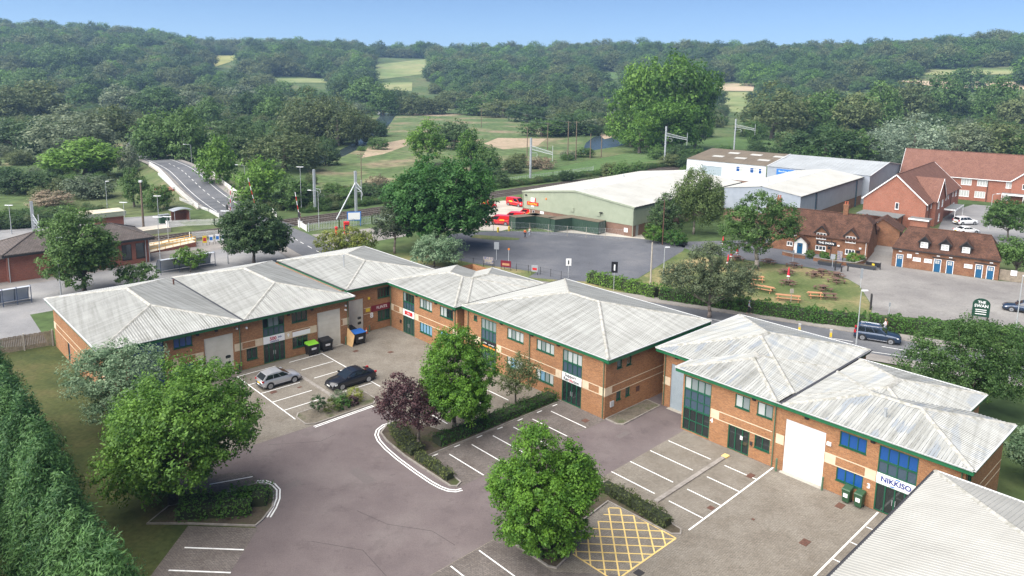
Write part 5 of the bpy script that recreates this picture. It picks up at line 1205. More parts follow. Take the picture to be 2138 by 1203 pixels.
small_box(B, f8, 44.65, 2.6, .55, .42, 'sign_yellow', .03, 'sign_board'); text_mesh('8', .85, 'sign_white', B, f8, 45.15, 1.85, .03, bold=.03); band(B, f8, 44.1, 45.05, ())
small_box(B, f8, 44.8, 4.0, .2, .25, 'sign_yellow', .15, 'alarm_box')
mbx = MB(); mbx.tube((45.0, 78.0, 6.6), (45.0, 78.0, 8.0), .07, .07, 10); mbx.tube((45.0, 78.0, 8.0), (45.0, 78.0, 8.06), .14, .14, 10); mbx.build('flue', 'metal_grey', B)
# ---------------------------------------------------------------- unit 7
ZC = 5.7
C7 = Thing('business_unit', 'brick unit with two joined hipped roofs and a small red sign over its door', 'building', (53, 65), EST)
fc = Facade((47.65, 0), (0, -1)); hC = [(-69.35, -67.1, .03, U1), (-66.06, -63.75, U0, U1), (-62.3, -60.0, U0, U1), (-66.06, -63.75, L0, L1), (-62.3, -60.0, L0, L1)]
mb = MB(); fc.wall(mb, -72.0, -59.3, 0, ZC - .1, hC); Facade((0, 59.3), (1, 0)).wall(mb, 47.65, 60.4, 0, ZC - .1); Facade((60.4, 0), (0, 1)).wall(mb, 59.3, 72, 0, ZC - .1); Facade((0, 72), (-1, 0)).wall(mb, -60.4, -47.65, 0, ZC - .1); mb.build('wall', 'brick_orange', C7)
hip_roof(C7, 47.1, 58.15, 58.95, 72.4, ZC, .21); hip_roof(C7, 48.8, 60.75, 59.0, 68.6, ZC, .21)
fascia(C7, (47.1, 72.4), (47.1, 58.95), ZC); fascia(C7, (47.1, 58.95), (48.5, 58.95), ZC); fascia(C7, (58.15, 72.4), (47.1, 72.4), ZC); fascia(C7, (60.75, 59), (60.75, 68.6), ZC)
entrance(C7, fc, -69.35, -67.1, ['glass_blind', 'glass_dark', 'glass_dark', 'glass_dark'], 'sign_white', 'glass_green'); fc.box(MB(), -68.95, -67.45, 2.32, 2.75, .03, .05).build('sign_panel', 'sign_red', C7); text_mesh('Ultra', .3, 'sign_white', C7, fc, -68.2, 2.53, .055)
fc.window(C7, -66.06, -63.75, U0, U1, 4, ['blind', 'glass_blind', 'blind', 'blind']); fc.window(C7, -62.3, -60.0, U0, U1, 4, ['blind', 'blind', 'glass_dark', 'glass_dark']); fc.window(C7, -66.06, -63.75, L0, L1, 4, 'blind_blue'); fc.window(C7, -62.3, -60.0, L0, L1, 4, 'blind_blue')
band(C7, fc, -72, -69.45, ((-72, -71.3), (-70.1, -69.45))); band(C7, fc, -67.0, -59.3, ((-67.0, -66.3), (-60.1, -59.3))); downpipe(C7, fc, -71.8, ZC - .5); downpipe(C7, fc, -59.6, ZC - .5)
for a in (-66.6, -63.0, -59.8): lamp_unit(C7, fc, a, 5.05)
small_box(C7, fc, -69.8, 1.2, .25, .35, 'black_plastic', .1, 'meter_box')
# ---------------------------------------------------------------- unit 5/6
ZD = 5.85
D = Thing('business_unit', 'large brick office unit with one broad hipped roof beside the middle car park', 'building', (56, 48), EST)
fd = Facade((48.15, 0), (0, -1)); up = ZD - 5.65
hD = [(-57.15, -56.6, 4.55, 5.1), (-55.95, -53.6, .03, 5.1), (-51.95, -49.6, 4.05, 5.1), (-47.8, -45.45, 4.05, 5.1), (-44.35, -41.95, .03, 5.1), (-47.8, -45.45, 1.08, 2.16), (-51.95, -49.6, 1.08, 2.16)]
mb = MB(); fd.wall(mb, -58.7, -39.2, 0, ZD - .1, hD)
fs = Facade((0, 39.2), (1, 0)); hS = [(49.7, 50.4, 4.3, 5.1), (51.05, 51.75, 4.25, 5.1), (49.75, 50.4, 1.3, 2.12), (51.07, 51.7, 1.3, 2.12), (52.6, 53.1, 1.3, 1.8)]
fs.wall(mb, 48.15, 63.3, 0, ZD - .1, hS); Facade((63.3, 0), (0, 1)).wall(mb, 39.2, 58.7, 0, ZD - .1); Facade((0, 58.7), (-1, 0)).wall(mb, -63.3, -48.15, 0, ZD - .1); mb.build('wall', 'brick_orange', D)
hip_roof(D, 47.75, 63.7, 38.6, 58.7, ZD, .213); fascia(D, (47.75, 58.7), (47.75, 38.6), ZD); fascia(D, (47.75, 38.6), (63.7, 38.6), ZD, h=.42); fascia(D, (63.7, 38.6), (63.7, 58.7), ZD); fascia(D, (63.7, 58.7), (47.75, 58.7), ZD, gutter='gutter_dark')
U0, U1 = 4.0, 5.1
entrance(D, fd, -55.95, -53.6, 'glass_blind', 'sign_black', 'glass_green'); entrance(D, fd, -44.35, -41.95, ['glass_blind', 'blind', 'blind', 'blind'], 'sign_white', 'glass_dark')
text_mesh('Support', .42, 'ink_black', D, fd, -43.3, 2.70, .036, bold=.006); text_mesh('Rev     tion', .42, 'ink_black', D, fd, -43.2, 2.33, .036, bold=.006); text_mesh('olu', .42, 'ink_red', D, fd, -43.22, 2.33, .037, bold=.006)
text_mesh('serve', .26, 'sign_white', D, fd, -55.3, 2.6, .036); text_mesh('connect', .26, 'sign_white', D, fd, -54.3, 2.55, .036); fd.box(MB(), -55.9, -53.7, 2.15, 2.3, .03, .036).build('sign_stripe', 'ink_orange', D)
fd.window(D, -57.15, -56.6, 4.55, 5.1, 1, 'glass_dark')
for a0, a1 in ((-51.95, -49.6), (-47.8, -45.45)): fd.window(D, a0, a1, 4.05, 5.1, 4, ['blind', 'glass_blind', 'blind', 'blind']); fd.window(D, a0, a1, 1.08, 2.16, 4, ['blind', 'blind_blue', 'glass_blind', 'blind'])
for (a0, a1, z0, z1) in hS[:4]: fs.window(D, a0, a1, z0, z1, 1, 'glass_green')
fs.box(MB(), 52.6, 53.1, 1.3, 1.8, -.08, .03).build('vent', 'rust_iron', D); small_box(D, fs, 49.1, 1.2, .45, .5, 'gal_steel', .12, 'meter_box')
band(D, fd, -58.7, -56.05, ((-57.2, -56.05),)); band(D, fd, -53.5, -44.45, ((-53.5, -52.8), (-45.2, -44.45))); band(D, fd, -41.85, -39.2, ((-41.85, -41.1), (-39.9, -39.2))); band(D, fs, 48.15, 63.3, ((48.15, 49.1),))
for a in (-58.0, -48.7, -39.35): downpipe(D, fd, a, ZD - .5)
for a in (-52.8, -48.4, -44.9): lamp_unit(D, fd, a, 5.3)
U0, U1 = 3.83, 4.93
mbx = MB(); mbx.box(53.6, 55.0, 37.8, 38.6, .08, .2); 
# ---------------------------------------------------------------- units 4 and 3
ZE = 5.6
E_ = Thing('business_unit', 'brick twin unit with patched grey roofs, white roller door and blue windows at right', 'building', (58, 24), EST)
fe = Facade((51.85, 0), (0, -1))
hE = [(-33.55, -30.95, .12, U1), (-29.2, -27.3, .03, 2.12), (-28.75, -27.45, U0, U1), (-26.82, -25.5, U0, U1), (-26.85, -25.55, 1.05, 2.14), (-24.4, -21.3, 0, 4.35), (-20.3, -18.4, U0, U1), (-20.32, -18.42, 1.1, 2.14), (-17.55, -15.0, .03, U1)]
mb = MB(); fe.wall(mb, -33.7, -12.2, 0, ZE - .1, hE)
Facade((0, 33.7), (-1, 0)).wall(mb, -54.5, -51.85, 0, ZE - .1)          # return of the projecting bay
frc = Facade((54.5, 0), (0, -1)); frc.wall(mb, -37.6, -33.7, 0, ZE - .1, [(-36.75, -33.85, 0, 4.3)])
Facade((0, 37.6), (-1, 0)).wall(mb, -68, -54.5, 0, ZE - .1); Facade((68, 0), (0, 1)).wall(mb, 25, 37.6, 0, ZE - .1)
fe3 = Facade((0, 12.2), (1, 0)); fe3.wall(mb, 51.85, 60.6, 0, ZE - .1, [(52.4, 53.4, U0, U1)]); Facade((60.6, 0), (0, 1)).wall(mb, 12.2, 15, 0, ZE - .1); Facade((0, 15), (1, 0)).wall(mb, 60.6, 65, 0, ZE - .1); Facade((65, 0), (0, 1)).wall(mb, 15, 25, 0, ZE - .1)
mb.build('wall', 'brick_orange', E_)
hip_roof(E_, 53.9, 68.4, 24.85, 38.1, ZE, .213, 'roof_patched'); hip_roof(E_, 51.4, 61.5, 25.0, 34.2, ZE, .213, 'roof_patched')
hip_roof(E_, 51.4, 61.0, 11.7, 24.6, ZE, .22, 'roof_patched'); hip_roof(E_, 53.4, 65.4, 14.7, 24.5, ZE, .213, 'roof_patched')
solid('valley_gutter', 'gutter_dark', E_, 51.35, 68.4, 24.62, 24.85, ZE - .05, ZE + .03)
fascia(E_, (51.4, 34.2), (51.4, 11.7), ZE); fascia(E_, (53.9, 38.1), (53.9, 34.2), ZE); fascia(E_, (51.4, 11.7), (61.0, 11.7), ZE); fascia(E_, (54.2, 34.2), (51.4, 34.2), ZE); fascia(E_, (68.4, 38.1), (53.9, 38.1), ZE); fascia(E_, (68.4, 24.85), (68.4, 38.1), ZE); fascia(E_, (65.4, 24.85), (68.4, 24.85), ZE); fascia(E_, (65.4, 14.7), (65.4, 24.5), ZE); fascia(E_, (61, 14.7), (65.4, 14.7), ZE)
entrance(E_, fe, -33.55, -30.95, ['blind', 'glass_blind', 'glass_blind', 'glass_blind'], None, 'glass_dark', full=True)
fe.window(E_, -29.2, -27.3, .03, 2.12, 3, 'glass_dark', sill=False, name='entrance_door', fw=.09); small_box(E_, fe, -28.0, 1.35, .22, .3, 'sign_white', -.05, 'notice')
for a0, a1 in ((-28.75, -27.45), (-26.82, -25.5)): fe.window(E_, a0, a1, U0, U1, 2, ['blind', 'glass_blind'])
fe.window(E_, -26.85, -25.55, 1.05, 2.14, 2, 'glass_dark'); shutter(E_, fe, -24.4, -21.3, 4.35, 'door_white', .11)
fe.window(E_, -20.3, -18.4, U0, U1, 3, 'glass_blue'); fe.window(E_, -20.32, -18.42, 1.1, 2.14, 3, 'glass_blue')
entrance(E_, fe, -17.55, -15.0, 'glass_blue', 'sign_white', 'glass_dark'); text_mesh('NIKKISO', .52, 'ink_navy', E_, fe, -16.25, 2.52, .036, bold=.014)
q = MB()
for x, z in ((-16.15, 2.82), (-16.45, 2.2)):
    q.poly([fe.p(x - .2, z - .04, .037), fe.p(x + .1, z - .04, .037), fe.p(x + .2, z + .05, .037), fe.p(x - .1, z + .05, .037)])
q.build('logo_mark', 'ink_blue', E_)
shutter(E_, frc, -36.75, -33.85, 4.3, 'door_grey', .11)
band(E_, fe, -30.9, -29.0, ((-30.9, -30.1),)); band(E_, fe, -29.0, -25.45, ()); band(E_, fe, -25.1, -24.45, ((-25.1, -24.45),)); band(E_, fe, -21.25, -17.6, ((-21.25, -20.45), (-18.35, -17.6))); band(E_, fe, -14.95, -12.2, ((-12.9, -12.2),)); band(E_, frc, -37.6, -36.8, ((-37.5, -36.8),)); band(E_, fe3, 51.85, 60.6, ((51.85, 52.6),))
for f_, a in ((fe, -25.25), (fe, -12.4), (frc, -37.4)): downpipe(E_, f_, a, ZE - .5)
text_mesh('4', .5, 'sign_white', E_, fe, -30.75, 1.85, .03, bold=.02); text_mesh('3', .5, 'sign_white', E_, fe, -18.0, 1.6, .03, bold=.02)
small_box(E_, fe, -21.0, 3.65, .32, .26, 'sign_white', .12, 'alarm_box'); small_box(E_, fe, -27.1, 1.25, .2, .3, 'dark_iron', .1, 'meter_box')
for f_, a in ((frc, -36.2), (fe, -27.1), (fe, -22.8), (fe, -18.0)): lamp_unit(E_, f_, a, 5.0)
fe3.window(E_, 52.4, 53.4, U0, U1, 2, 'glass_green'); flue(E_, 53.9, 18.1, 6.0, .75, 'metal_grey', .1)
# ---------------------------------------------------------------- foreground unit
ZF = 5.6
Fg = Thing('business_unit', 'foreground unit showing only its plain grey profiled roof at bottom right', 'building', (38, 2), EST)
mb = MB(); Facade((0, 12.9), (-1, 0)).wall(mb, -49, -20, 0, ZF - .1); Facade((49.1, 0), (0, 1)).wall(mb, -10, 12.9, 0, ZF - .1); Facade((20, 0), (0, -1)).wall(mb, -12.9, 10, 0, ZF - .1); Facade((0, -10), (1, 0)).wall(mb, 20, 49.1, 0, ZF - .1); mb.build('wall', 'brick_orange', Fg)
hip_roof(Fg, 19.5, 49.6, -10.5, 13.35, ZF, .213, 'roof_newer', pitch=.25, h=.022); fascia(Fg, (49.6, 13.35), (19.5, 13.35), ZF, gutter='gutter_dark'); fascia(Fg, (49.6, -10.5), (49.6, 13.35), ZF)
for q0 in (33.2, 31.9): 
    a = Vector((q0, 13.2, ZF + .075)); b = Vector((q0, 9.0, ZF + .075 + 4.2 * .213)); s = Vector((.55, 0, 0)); MB().quad(a - s, a + s, b + s, b - s).build('rooflight', 'blind', Fg)
# ================================================================ buildings beyond the estate
brick_mat('brick_red', (0.33, 0.095, 0.060), (0.25, 0.070, 0.048), (0.30, 0.22, 0.18), patch=.35)
brick_mat('brick_house', (0.38, 0.125, 0.075), (0.29, 0.090, 0.056), (0.34, 0.25, 0.20), patch=.35)
brick_mat('brick_old', (0.32, 0.128, 0.056), (0.185, 0.070, 0.040), (0.30, 0.235, 0.17), patch=.8, stain=(.5, .45, .42))
brick_mat('brick_brown', (0.25, 0.14, 0.10), (0.19, 0.105, 0.075), (0.25, 0.20, 0.165), patch=.4)
def tile_mat(name, c1, c2, joint, row=.30, w=.30, patch=.6, stain=(.55, .5, .45)): return brick_mat(name, c1, c2, joint, w=w, h=row, ms=.02, patch=patch, stain=stain)
tile_mat('tile_station', (0.105, 0.092, 0.088), (0.145, 0.125, 0.118), (0.04, 0.035, 0.035), .34, .33)
tile_mat('tile_pub', (0.180, 0.085, 0.055), (0.095, 0.048, 0.036), (0.045, 0.028, 0.022), .16, .17, .9, (.4, .42, .40))
tile_mat('tile_house', (0.235, 0.120, 0.090), (0.185, 0.092, 0.072), (0.075, 0.042, 0.036), .32, .30, .4)
def clad(name, c, c2, pitch=1.0):
    m = mat(name, c, .55, c2, .8); n = m.node_tree.nodes; l = m.node_tree.links
    tc = n.new('ShaderNodeTexCoord'); wv = n.new('ShaderNodeTexWave'); wv.inputs['Scale'].default_value = 5 / pitch; wv.bands_direction = 'X'; l.new(tc.outputs['UV'], wv.inputs['Vector'])
    bp = n.new('ShaderNodeBump'); bp.inputs['Strength'].default_value = .35; bp.inputs['Distance'].default_value = .04; l.new(wv.outputs['Fac'], bp.inputs['Height']); l.new(bp.outputs['Normal'], n['Principled BSDF'].inputs['Normal']); return m
clad('clad_green', (0.30, 0.34, 0.25), (0.345, 0.385, 0.285)); clad('clad_white', (0.60, 0.62, 0.66), (0.68, 0.70, 0.73)); clad('clad_grey', (0.30, 0.335, 0.39), (0.35, 0.385, 0.44))
roof_mat('roof_pale', (0.47, 0.465, 0.44), (0.36, 0.355, 0.325), streak=.4); roof_mat('roof_grey', (0.37, 0.39, 0.41), (0.30, 0.32, 0.34), streak=.4); roof_mat('roof_asbestos', (0.20, 0.165, 0.125), (0.12, 0.095, 0.07), streak=.7)
mat('upvc', (0.80, 0.80, 0.80), .35); mat('felt_grey', (0.13, 0.14, 0.145), .8, (0.17, 0.18, 0.18), 2); mat('blue_door', (0.008, 0.085, 0.19), .4); mat('render_white', (0.74, 0.73, 0.70), .8); mat('dark_timber', (0.022, 0.02, 0.02), .7)
mat('terracotta', (0.36, 0.10, 0.05), .85); mat('lead', (0.30, 0.32, 0.34), .5); mat('container_green', (0.028, 0.062, 0.042), .55, (0.040, 0.080, 0.052), 1.5); mat('dirty_roof', (0.10, 0.085, 0.06), .95, (0.16, 0.13, 0.09), 1.2)
glass('glass_house', (0.045, 0.055, 0.065)); glass('glass_curtain', (0.48, 0.49, 0.47), .25, .4)

def gable(th, x0, x1, y0, y1, ze, zr, along, m, ov=.35, vov=.25, t=.12, rows=None, barge='upvc'):
    """pitched roof; along = axis of the ridge ('x' or 'y'); every slope is a part of its own."""
    if along == 'y':
        xm = (x0 + x1) / 2; s = (zr - ze) / (xm - x0); a, b = y0 - vov, y1 + vov; zo = ze - s * ov
        sl = [[(x0 - ov, b, zo), (x0 - ov, a, zo), (xm, a, zr), (xm, b, zr)], [(x1 + ov, a, zo), (x1 + ov, b, zo), (xm, b, zr), (xm, a, zr)]]
    else:
        ym = (y0 + y1) / 2; s = (zr - ze) / (ym - y0); a, b = x0 - vov, x1 + vov; zo = ze - s * ov
        sl = [[(a, y0 - ov, zo), (b, y0 - ov, zo), (b, ym, zr), (a, ym, zr)], [(b, y1 + ov, zo), (a, y1 + ov, zo), (a, ym, zr), (b, ym, zr)]]
    for q in sl:
        V_ = [Vector(p) for p in q]; mb = MB(); mb.quad(*[p + Vector((0, 0, t)) for p in V_]); mb.quad(*[p for p in reversed(V_)])
        for i in range(4): j = (i + 1) % 4; mb.quad(V_[i], V_[j], V_[j] + Vector((0, 0, t)), V_[i] + Vector((0, 0, t)))
        mb.build('roof_slope', m, th)
        if barge:
            for i, j in ((1, 2), (3, 0)):
                q2 = MB(); q2.beam(V_[i] + Vector((0, 0, t - .09)), V_[j] + Vector((0, 0, t - .09)), .06, .22); q2.build('bargeboard', barge, th)
    r0, r1 = ((xm, a, zr + t), (xm, b, zr + t)) if along == 'y' else ((a, ym, zr + t), (b, ym, zr + t))
    MB().tube(r0, r1, .11, .11, 6).build('ridge_tile', m, th)
def gable_wall(mb, fac, a0, a1, ze, zr): mb.poly([fac.p(a0, ze), fac.p(a1, ze), fac.p((a0 + a1) / 2, zr)])
def chimney(th, x, y, z0, z1, w=.8, d=.6, pots=2, m='brick_old'):
    q = MB(); q.box(x - w / 2, x + w / 2, y - d / 2, y + d / 2, z0, z1 - .25); q.box(x - w / 2 - .06, x + w / 2 + .06, y - d / 2 - .06, y + d / 2 + .06, z1 - .25, z1); c = q.build('chimney', m, th)
    for k in range(pots):
        px = x + (k - (pots - 1) / 2) * .38; MB().lathe([(.13, z1), (.11, z1 + .35), (.14, z1 + .4), (.14, z1 + .5)], 10, (px, y)).build('chimney_pot', 'terracotta', c, o=th.o)

# ---------------------------------------------------------------- green warehouse with the red sign
W1 = Thing('warehouse', 'pale green clad warehouse with cream shallow roof and red sign by the car park', 'building', (-85.2, 143), RMF)
x0, x1, y0, y1, ze, zr = -98.8, -71.7, 119.3, 167.2, 5.75, 7.35; f = Facade((0, y0), (1, 0)); hs = [(-97.6, -96.95, 1.1, 1.95), (-96.3, -95.65, 1.1, 1.95), (-94.2, -93.2, .0, 2.05)]
mb = MB(); f.wall(mb, x0, x1, 0, 2.15, hs); Facade((x1, 0), (0, 1)).wall(mb, y0, y1, 0, 2.15, [(y0 + .9, y0 + 1.9, 0, 2.1)]); Facade((x0, 0), (0, -1)).wall(mb, -y1, -y0, 0, 2.15); mb.build('brick_plinth', 'brick_brown', W1)
mb = MB(); g_ = Facade((0, y0 - .05), (1, 0)); g_.wall(mb, x0 - .05, x1 + .05, 2.15, ze); gable_wall(mb, g_, x0 - .05, x1 + .05, ze, zr); Facade((x1 + .05, 0), (0, 1)).wall(mb, y0, y1, 2.15, ze); Facade((x0 - .05, 0), (0, -1)).wall(mb, -y1, -y0, 2.15, ze); bk = Facade((0, y1), (-1, 0)); bk.wall(mb, -x1, -x0, 0, ze); gable_wall(mb, bk, -x1, -x0, ze, zr); mb.build('cladding', 'clad_green', W1)
xm = (x0 + x1) / 2
for a, b in ((x0 - .2, xm), (x1 + .2, xm)):
    corr_sheet(MB(), [(a, y0 - .15, ze - .02), (b, y0 - .15, zr), (b, y1, zr), (a, y1, ze - .02)], 1.0, .04).build('roof_slope', 'roof_pale', W1)
cap(W1, (xm, y0 - .15, zr), (xm, y1, zr), .3, .03, 'gutter_pale')
q = MB(); q.beam((x0 - .2, y0 - .2, ze - .1), (xm, y0 - .2, zr - .08), .08, .3); q.beam((xm, y0 - .2, zr - .08), (x1 + .2, y0 - .2, ze - .1), .08, .3); q.build('verge_trim', 'clad_green', W1)
q = MB(); q.box(x1 + .06, x1 + .3, y0 - .1, y1, ze - .25, ze - .05); q.box(x0 - .3, x0 - .06, y0 - .1, y1, ze - .25, ze - .05); q.build('gutter', 'gutter_dark', W1)
for a in (x0 + .05, x1 - .05): MB().tube((a, y0 - .14, 0), (a, y0 - .14, ze - .1), .07, .07, 6).build('downpipe', 'clad_green', W1)
for h in hs[:2]: f.window(W1, *h, 1, 'glass_house', 'upvc')
f.box(MB(), -94.2, -93.2, 0, 2.05, -.08, -.03).build('door', 'door_white', W1); fr2 = Facade((x1, 0), (0, 1)); fr2.box(MB(), y0 + .9, y0 + 1.9, 0, 2.1, -.08, -.02).build('door', 'metal_grey', W1)
f.box(MB(), -97.6, -94.6, 3.0, 3.7, .06, .16).build('sign_board', 'sign_red', W1); text_mesh('Royal Mail', .58, 'sign_yellow', W1, f, -96.1, 3.33, .17, bold=.01)
f.box(MB(), -96.6, -95.6, 3.72, 4.6, .06, .14).build('sign_board', 'sign_white', W1); f.box(MB(), -96.5, -95.7, 2.6, 2.98, .06, .12).build('sign_board', 'sign_white', W1); f.box(MB(), -95.62, -95.35, 3.75, 4.6, .06, .13).build('sign_board', 'sign_red', W1)
for a, z in ((-85.9, 3.4), (-79.6, 3.4)): f.box(MB(), a - .4, a + .4, z - .4, z + .4, .06, .2).build('vent', 'clad_green', W1)
small_box(W1, f, -78.9, 3.75, .5, .2, 'black_plastic', .5, 'floodlight'); small_box(W1, f, -73.3, 1.1, .8, .8, 'sign_white', .05, 'notice'); small_box(W1, f, -97.9, 5.0, .3, .3, 'black_plastic', .4, 'floodlight'); small_box(W1, f, -92.6, 4.8, .3, .35, 'ink_orange', .15, 'alarm_box')
MB().tube((-93.5, 150, 6.0), (-93.5, 150, 7.0), .25, .25, 8).build('roof_vent', 'gal_steel', W1)
# ---------------------------------------------------------------- grey warehouses
W2 = Thing('warehouse', 'long white roofed warehouse with blue grey cladding behind the pub', 'building', (-59.5, 172), RMF)
x0, x1, y0, y1, ze, zr = -67.6, -51.4, 149.2, 191.4, 6.75, 7.9; mb = MB(); f = Facade((0, y0), (1, 0)); f.wall(mb, x0, x1, 2.3, ze); gable_wall(mb, f, x0, x1, ze, zr); Facade((x1, 0), (0, 1)).wall(mb, y0, y1, 2.3, ze); Facade((x0, 0), (0, -1)).wall(mb, -y1, -y0, 2.3, ze); mb.build('cladding', 'clad_grey', W2)
mb = MB(); Facade((0, y0 + .05), (1, 0)).wall(mb, x0 + .05, x1 - .05, 0, 2.3); Facade((x1 - .05, 0), (0, 1)).wall(mb, y0, y1, 0, 2.3); Facade((x0 + .05, 0), (0, -1)).wall(mb, -y1, -y0, 0, 2.3); mb.build('brick_plinth', 'brick_brown', W2); xm = (x0 + x1) / 2
for a in (x0 - .2, x1 + .2): corr_sheet(MB(), [(a, y0 - .15, ze), (xm, y0 - .15, zr), (xm, y1, zr), (a, y1, ze)], 1.0, .04).build('roof_slope', 'roof_pale', W2)
cap(W2, (xm, y0 - .15, zr), (xm, y1, zr), .3, .03, 'gutter_pale')
solid('gutter', 'gutter_dark', W2, x1 + .05, x1 + .28, y0, y1, ze - .22, ze - .03)
for a in (y0 + 9, y0 + 37): MB().box(x1 + .02, x1 + .3, a - .15, a + .15, 0, ze - .2).build('downpipe', 'spandrel', W2)
for x, y in ((-62.5, 160), (-63.0, 178)): MB().tube((x, y, 7), (x, y, 8.3), .12, .12, 8).build('roof_vent', 'gal_steel', W2)
W3 = Thing('warehouse', 'white walled workshop with brown stained roof, rooflights and blue sign', 'building', (-87, 208), RMF)
x0, x1, y0, y1, ze, zr = -98.6, -75.6, 191.6, 223.5, 7.1, 9.1; f = Facade((0, y0), (1, 0)); hs = [(-93.9, -88.0, 3.2, 5.7), (-83.9, -81.9, 4.9, 6.3), (-80.0, -78.0, 4.9, 6.3)]
mb = MB(); f.wall(mb, x0, x1, 2.6, ze, hs); Facade((x0, 0), (0, -1)).wall(mb, -y1, -y0, 0, ze); lf = Facade((x0, 0), (0, -1)); gable_wall(mb, lf, -y1, -y0, ze, zr); mb.build('cladding', 'clad_white', W3)
mb = MB(); Facade((0, y0 + .04), (1, 0)).wall(mb, x0, x1, 0, 2.6); mb.build('brick_plinth', 'brick_brown', W3); ym = (y0 + y1) / 2
corr_sheet(MB(), [(x0 - .2, y0 - .2, ze), (x1, y0 - .2, ze), (x1, ym, zr), (x0 - .2, ym, zr)], .5, .05).build('roof_slope', 'roof_asbestos', W3); corr_sheet(MB(), [(x0 - .2, y1, ze), (x1, y1, ze), (x1, ym, zr), (x0 - .2, ym, zr)], .5, .05).build('roof_slope', 'roof_asbestos', W3)
for i in range(3):
    for j in range(2):
        xx = x0 + 5 + i * 6.6 + (j * 2.2); yy = y0 + 5 + j * 5.5; s = (zr - ze) / (ym - y0 + .2); z_ = ze + (yy - y0 + .2) * s + .09
        MB().quad((xx, yy, z_), (xx + 3.2, yy, z_), (xx + 3.2, yy + 2, z_ + 2 * s), (xx, yy + 2, z_ + 2 * s)).build('rooflight', 'roof_pale', W3)
shutter(W3, f, -93.9, -88.0, 5.7, 'door_grey', .3)
for h in hs[1:]: f.window(W3, *h, 2, ['glass_blue', 'glass_curtain'], 'upvc', rows=[5.8])
f.window(W3, -77.6, -76.0, 4.9, 6.3, 2, ['glass_blue', 'glass_curtain'], 'upvc', rows=[5.8], depth=.01)
W4 = Thing('warehouse', 'large grey roofed warehouse joined to the brown roofed workshop', 'building', (-62, 208), RMF)
x0, x1, y0, y1, ze, zr = -75.4, -50.0, 191.8, 224.0, 7.1, 9.1; f = Facade((0, y0), (1, 0)); mb = MB(); f.wall(mb, x0, x1, 0, ze, [(-74.4, -69.5, 0, 4.6)]); rg = Facade((x1, 0), (0, 1)); rg.wall(mb, y0, y1, 2.3, ze); gable_wall(mb, rg, y0, y1, ze, zr); rg.wall(mb, y0, y1, 0, 2.3); mb.build('cladding', 'clad_grey', W4); ym = (y0 + y1) / 2
for a in (y0 - .2, y1 + .2): corr_sheet(MB(), [(x0, a, ze), (x1 + .2, a, ze), (x1 + .2, ym, zr), (x0, ym, zr)], 1.0, .04).build('roof_slope', 'roof_grey', W4)
q = MB(); q.beam((x1 + .2, y0 - .2, ze + .03), (x1 + .2, ym, zr + .03), .2, .14); q.beam((x1 + .2, ym, zr + .03), (x1 + .2, y1, ze + .03), .2, .14); q.beam((x0, y0, ze + .08), (x0, ym, zr + .08), .3, .12); q.build('verge_trim', 'gutter_pale', W4)
shutter(W4, f, -74.4, -69.5, 4.6, 'door_grey', .3); f.box(MB(), -72.8, -68.0, 5.0, 6.7, .04, .2).build('sign_board', 'ink_blue', W4); text_mesh('Beenham Auto', .62, 'sign_white', W4, f, -70.4, 6.1, .21); text_mesh('SERVICES', .4, 'sign_white', W4, f, -70.4, 5.4, .21)

# ---------------------------------------------------------------- brick houses
def win(th, fac, a0, a1, z0, z1, cols=2, g='glass_house', **k): return fac.window(th, a0, a1, z0, z1, cols, g, 'upvc', fw=.09, depth=-.07, **k)
H1 = Thing('brick_house', 'gable ended red brick terrace with brown tiled roof and a front gable', 'house', (-38.5, 184), RMF)
x0, x1, y0, y1, ze, zr = -44.4, -32.5, 167.2, 201, 5.4, 10.7; f = Facade((0, y0), (1, 0)); r_ = Facade((x1, 0), (0, 1)); h0 = [(-38.0, -37.35, 4.5, 5.9)]
hr = [(168.6, 169.3, 3.9, 5.0), (171.6, 172.5, 3.9, 5.0), (174.6, 176.0, 3.4, 5.0), (179.0, 180.4, 3.7, 5.2), (186, 187, 3.9, 5.0), (188.5, 189.4, 3.9, 5.0), (193.5, 194.6, 3.9, 5.0), (196.5, 198.3, 3.6, 5.0), (176.4, 177.8, .7, 2.3), (195, 196.8, .8, 2.2)]
mb = MB(); f.wall(mb, x0, x1, 0, ze, [] ); gable_wall(mb, f, x0, x1, ze, zr); r_.wall(mb, y0, y1, 0, ze, hr); Facade((x0, 0), (0, -1)).wall(mb, -y1, -y0, 0, ze); b_ = Facade((0, y1), (-1, 0)); b_.wall(mb, -x1, -x0, 0, ze); gable_wall(mb, b_, -x1, -x0, ze, zr); mb.build('wall', 'brick_house', H1)
gable(H1, x0, x1, y0, y1, ze, zr, 'y', 'tile_house'); win(H1, Facade((0, y0 - .09), (1, 0)), -38.2, -37.5, 3.6, 5.0, 1)
for h in hr: win(H1, r_, *h, cols=1 if h[1] - h[0] < 1.1 else 2, g='glass_curtain' if h[0] > 190 else 'glass_house')
gy0, gy1, gm = 172.6, 181.0, 176.8; gx = x1 + .75; gf = Facade((gx, 0), (0, 1)); mb = MB(); gf.wall(mb, gy0, gy1, 0, 5.4, [(174.6, 176.0, 3.5, 5.0), (178.2, 179.6, 3.5, 5.0), (176.0, 177.4, .6, 2.3)]); gable_wall(mb, gf, gy0, gy1, 5.4, 9.6); Facade((0, gy0), (1, 0)).wall(mb, x1, gx, 0, 5.4); Facade((0, gy1), (-1, 0)).wall(mb, -gx, -x1, 0, 5.4); mb.build('gable_bay', 'brick_house', H1)
for h in ((174.6, 176.0, 3.5, 5.0), (178.2, 179.6, 3.5, 5.0), (176.0, 177.4, .6, 2.3)): win(H1, gf, *h)
sg = (9.6 - 5.4) / ((gy1 - gy0) / 2)
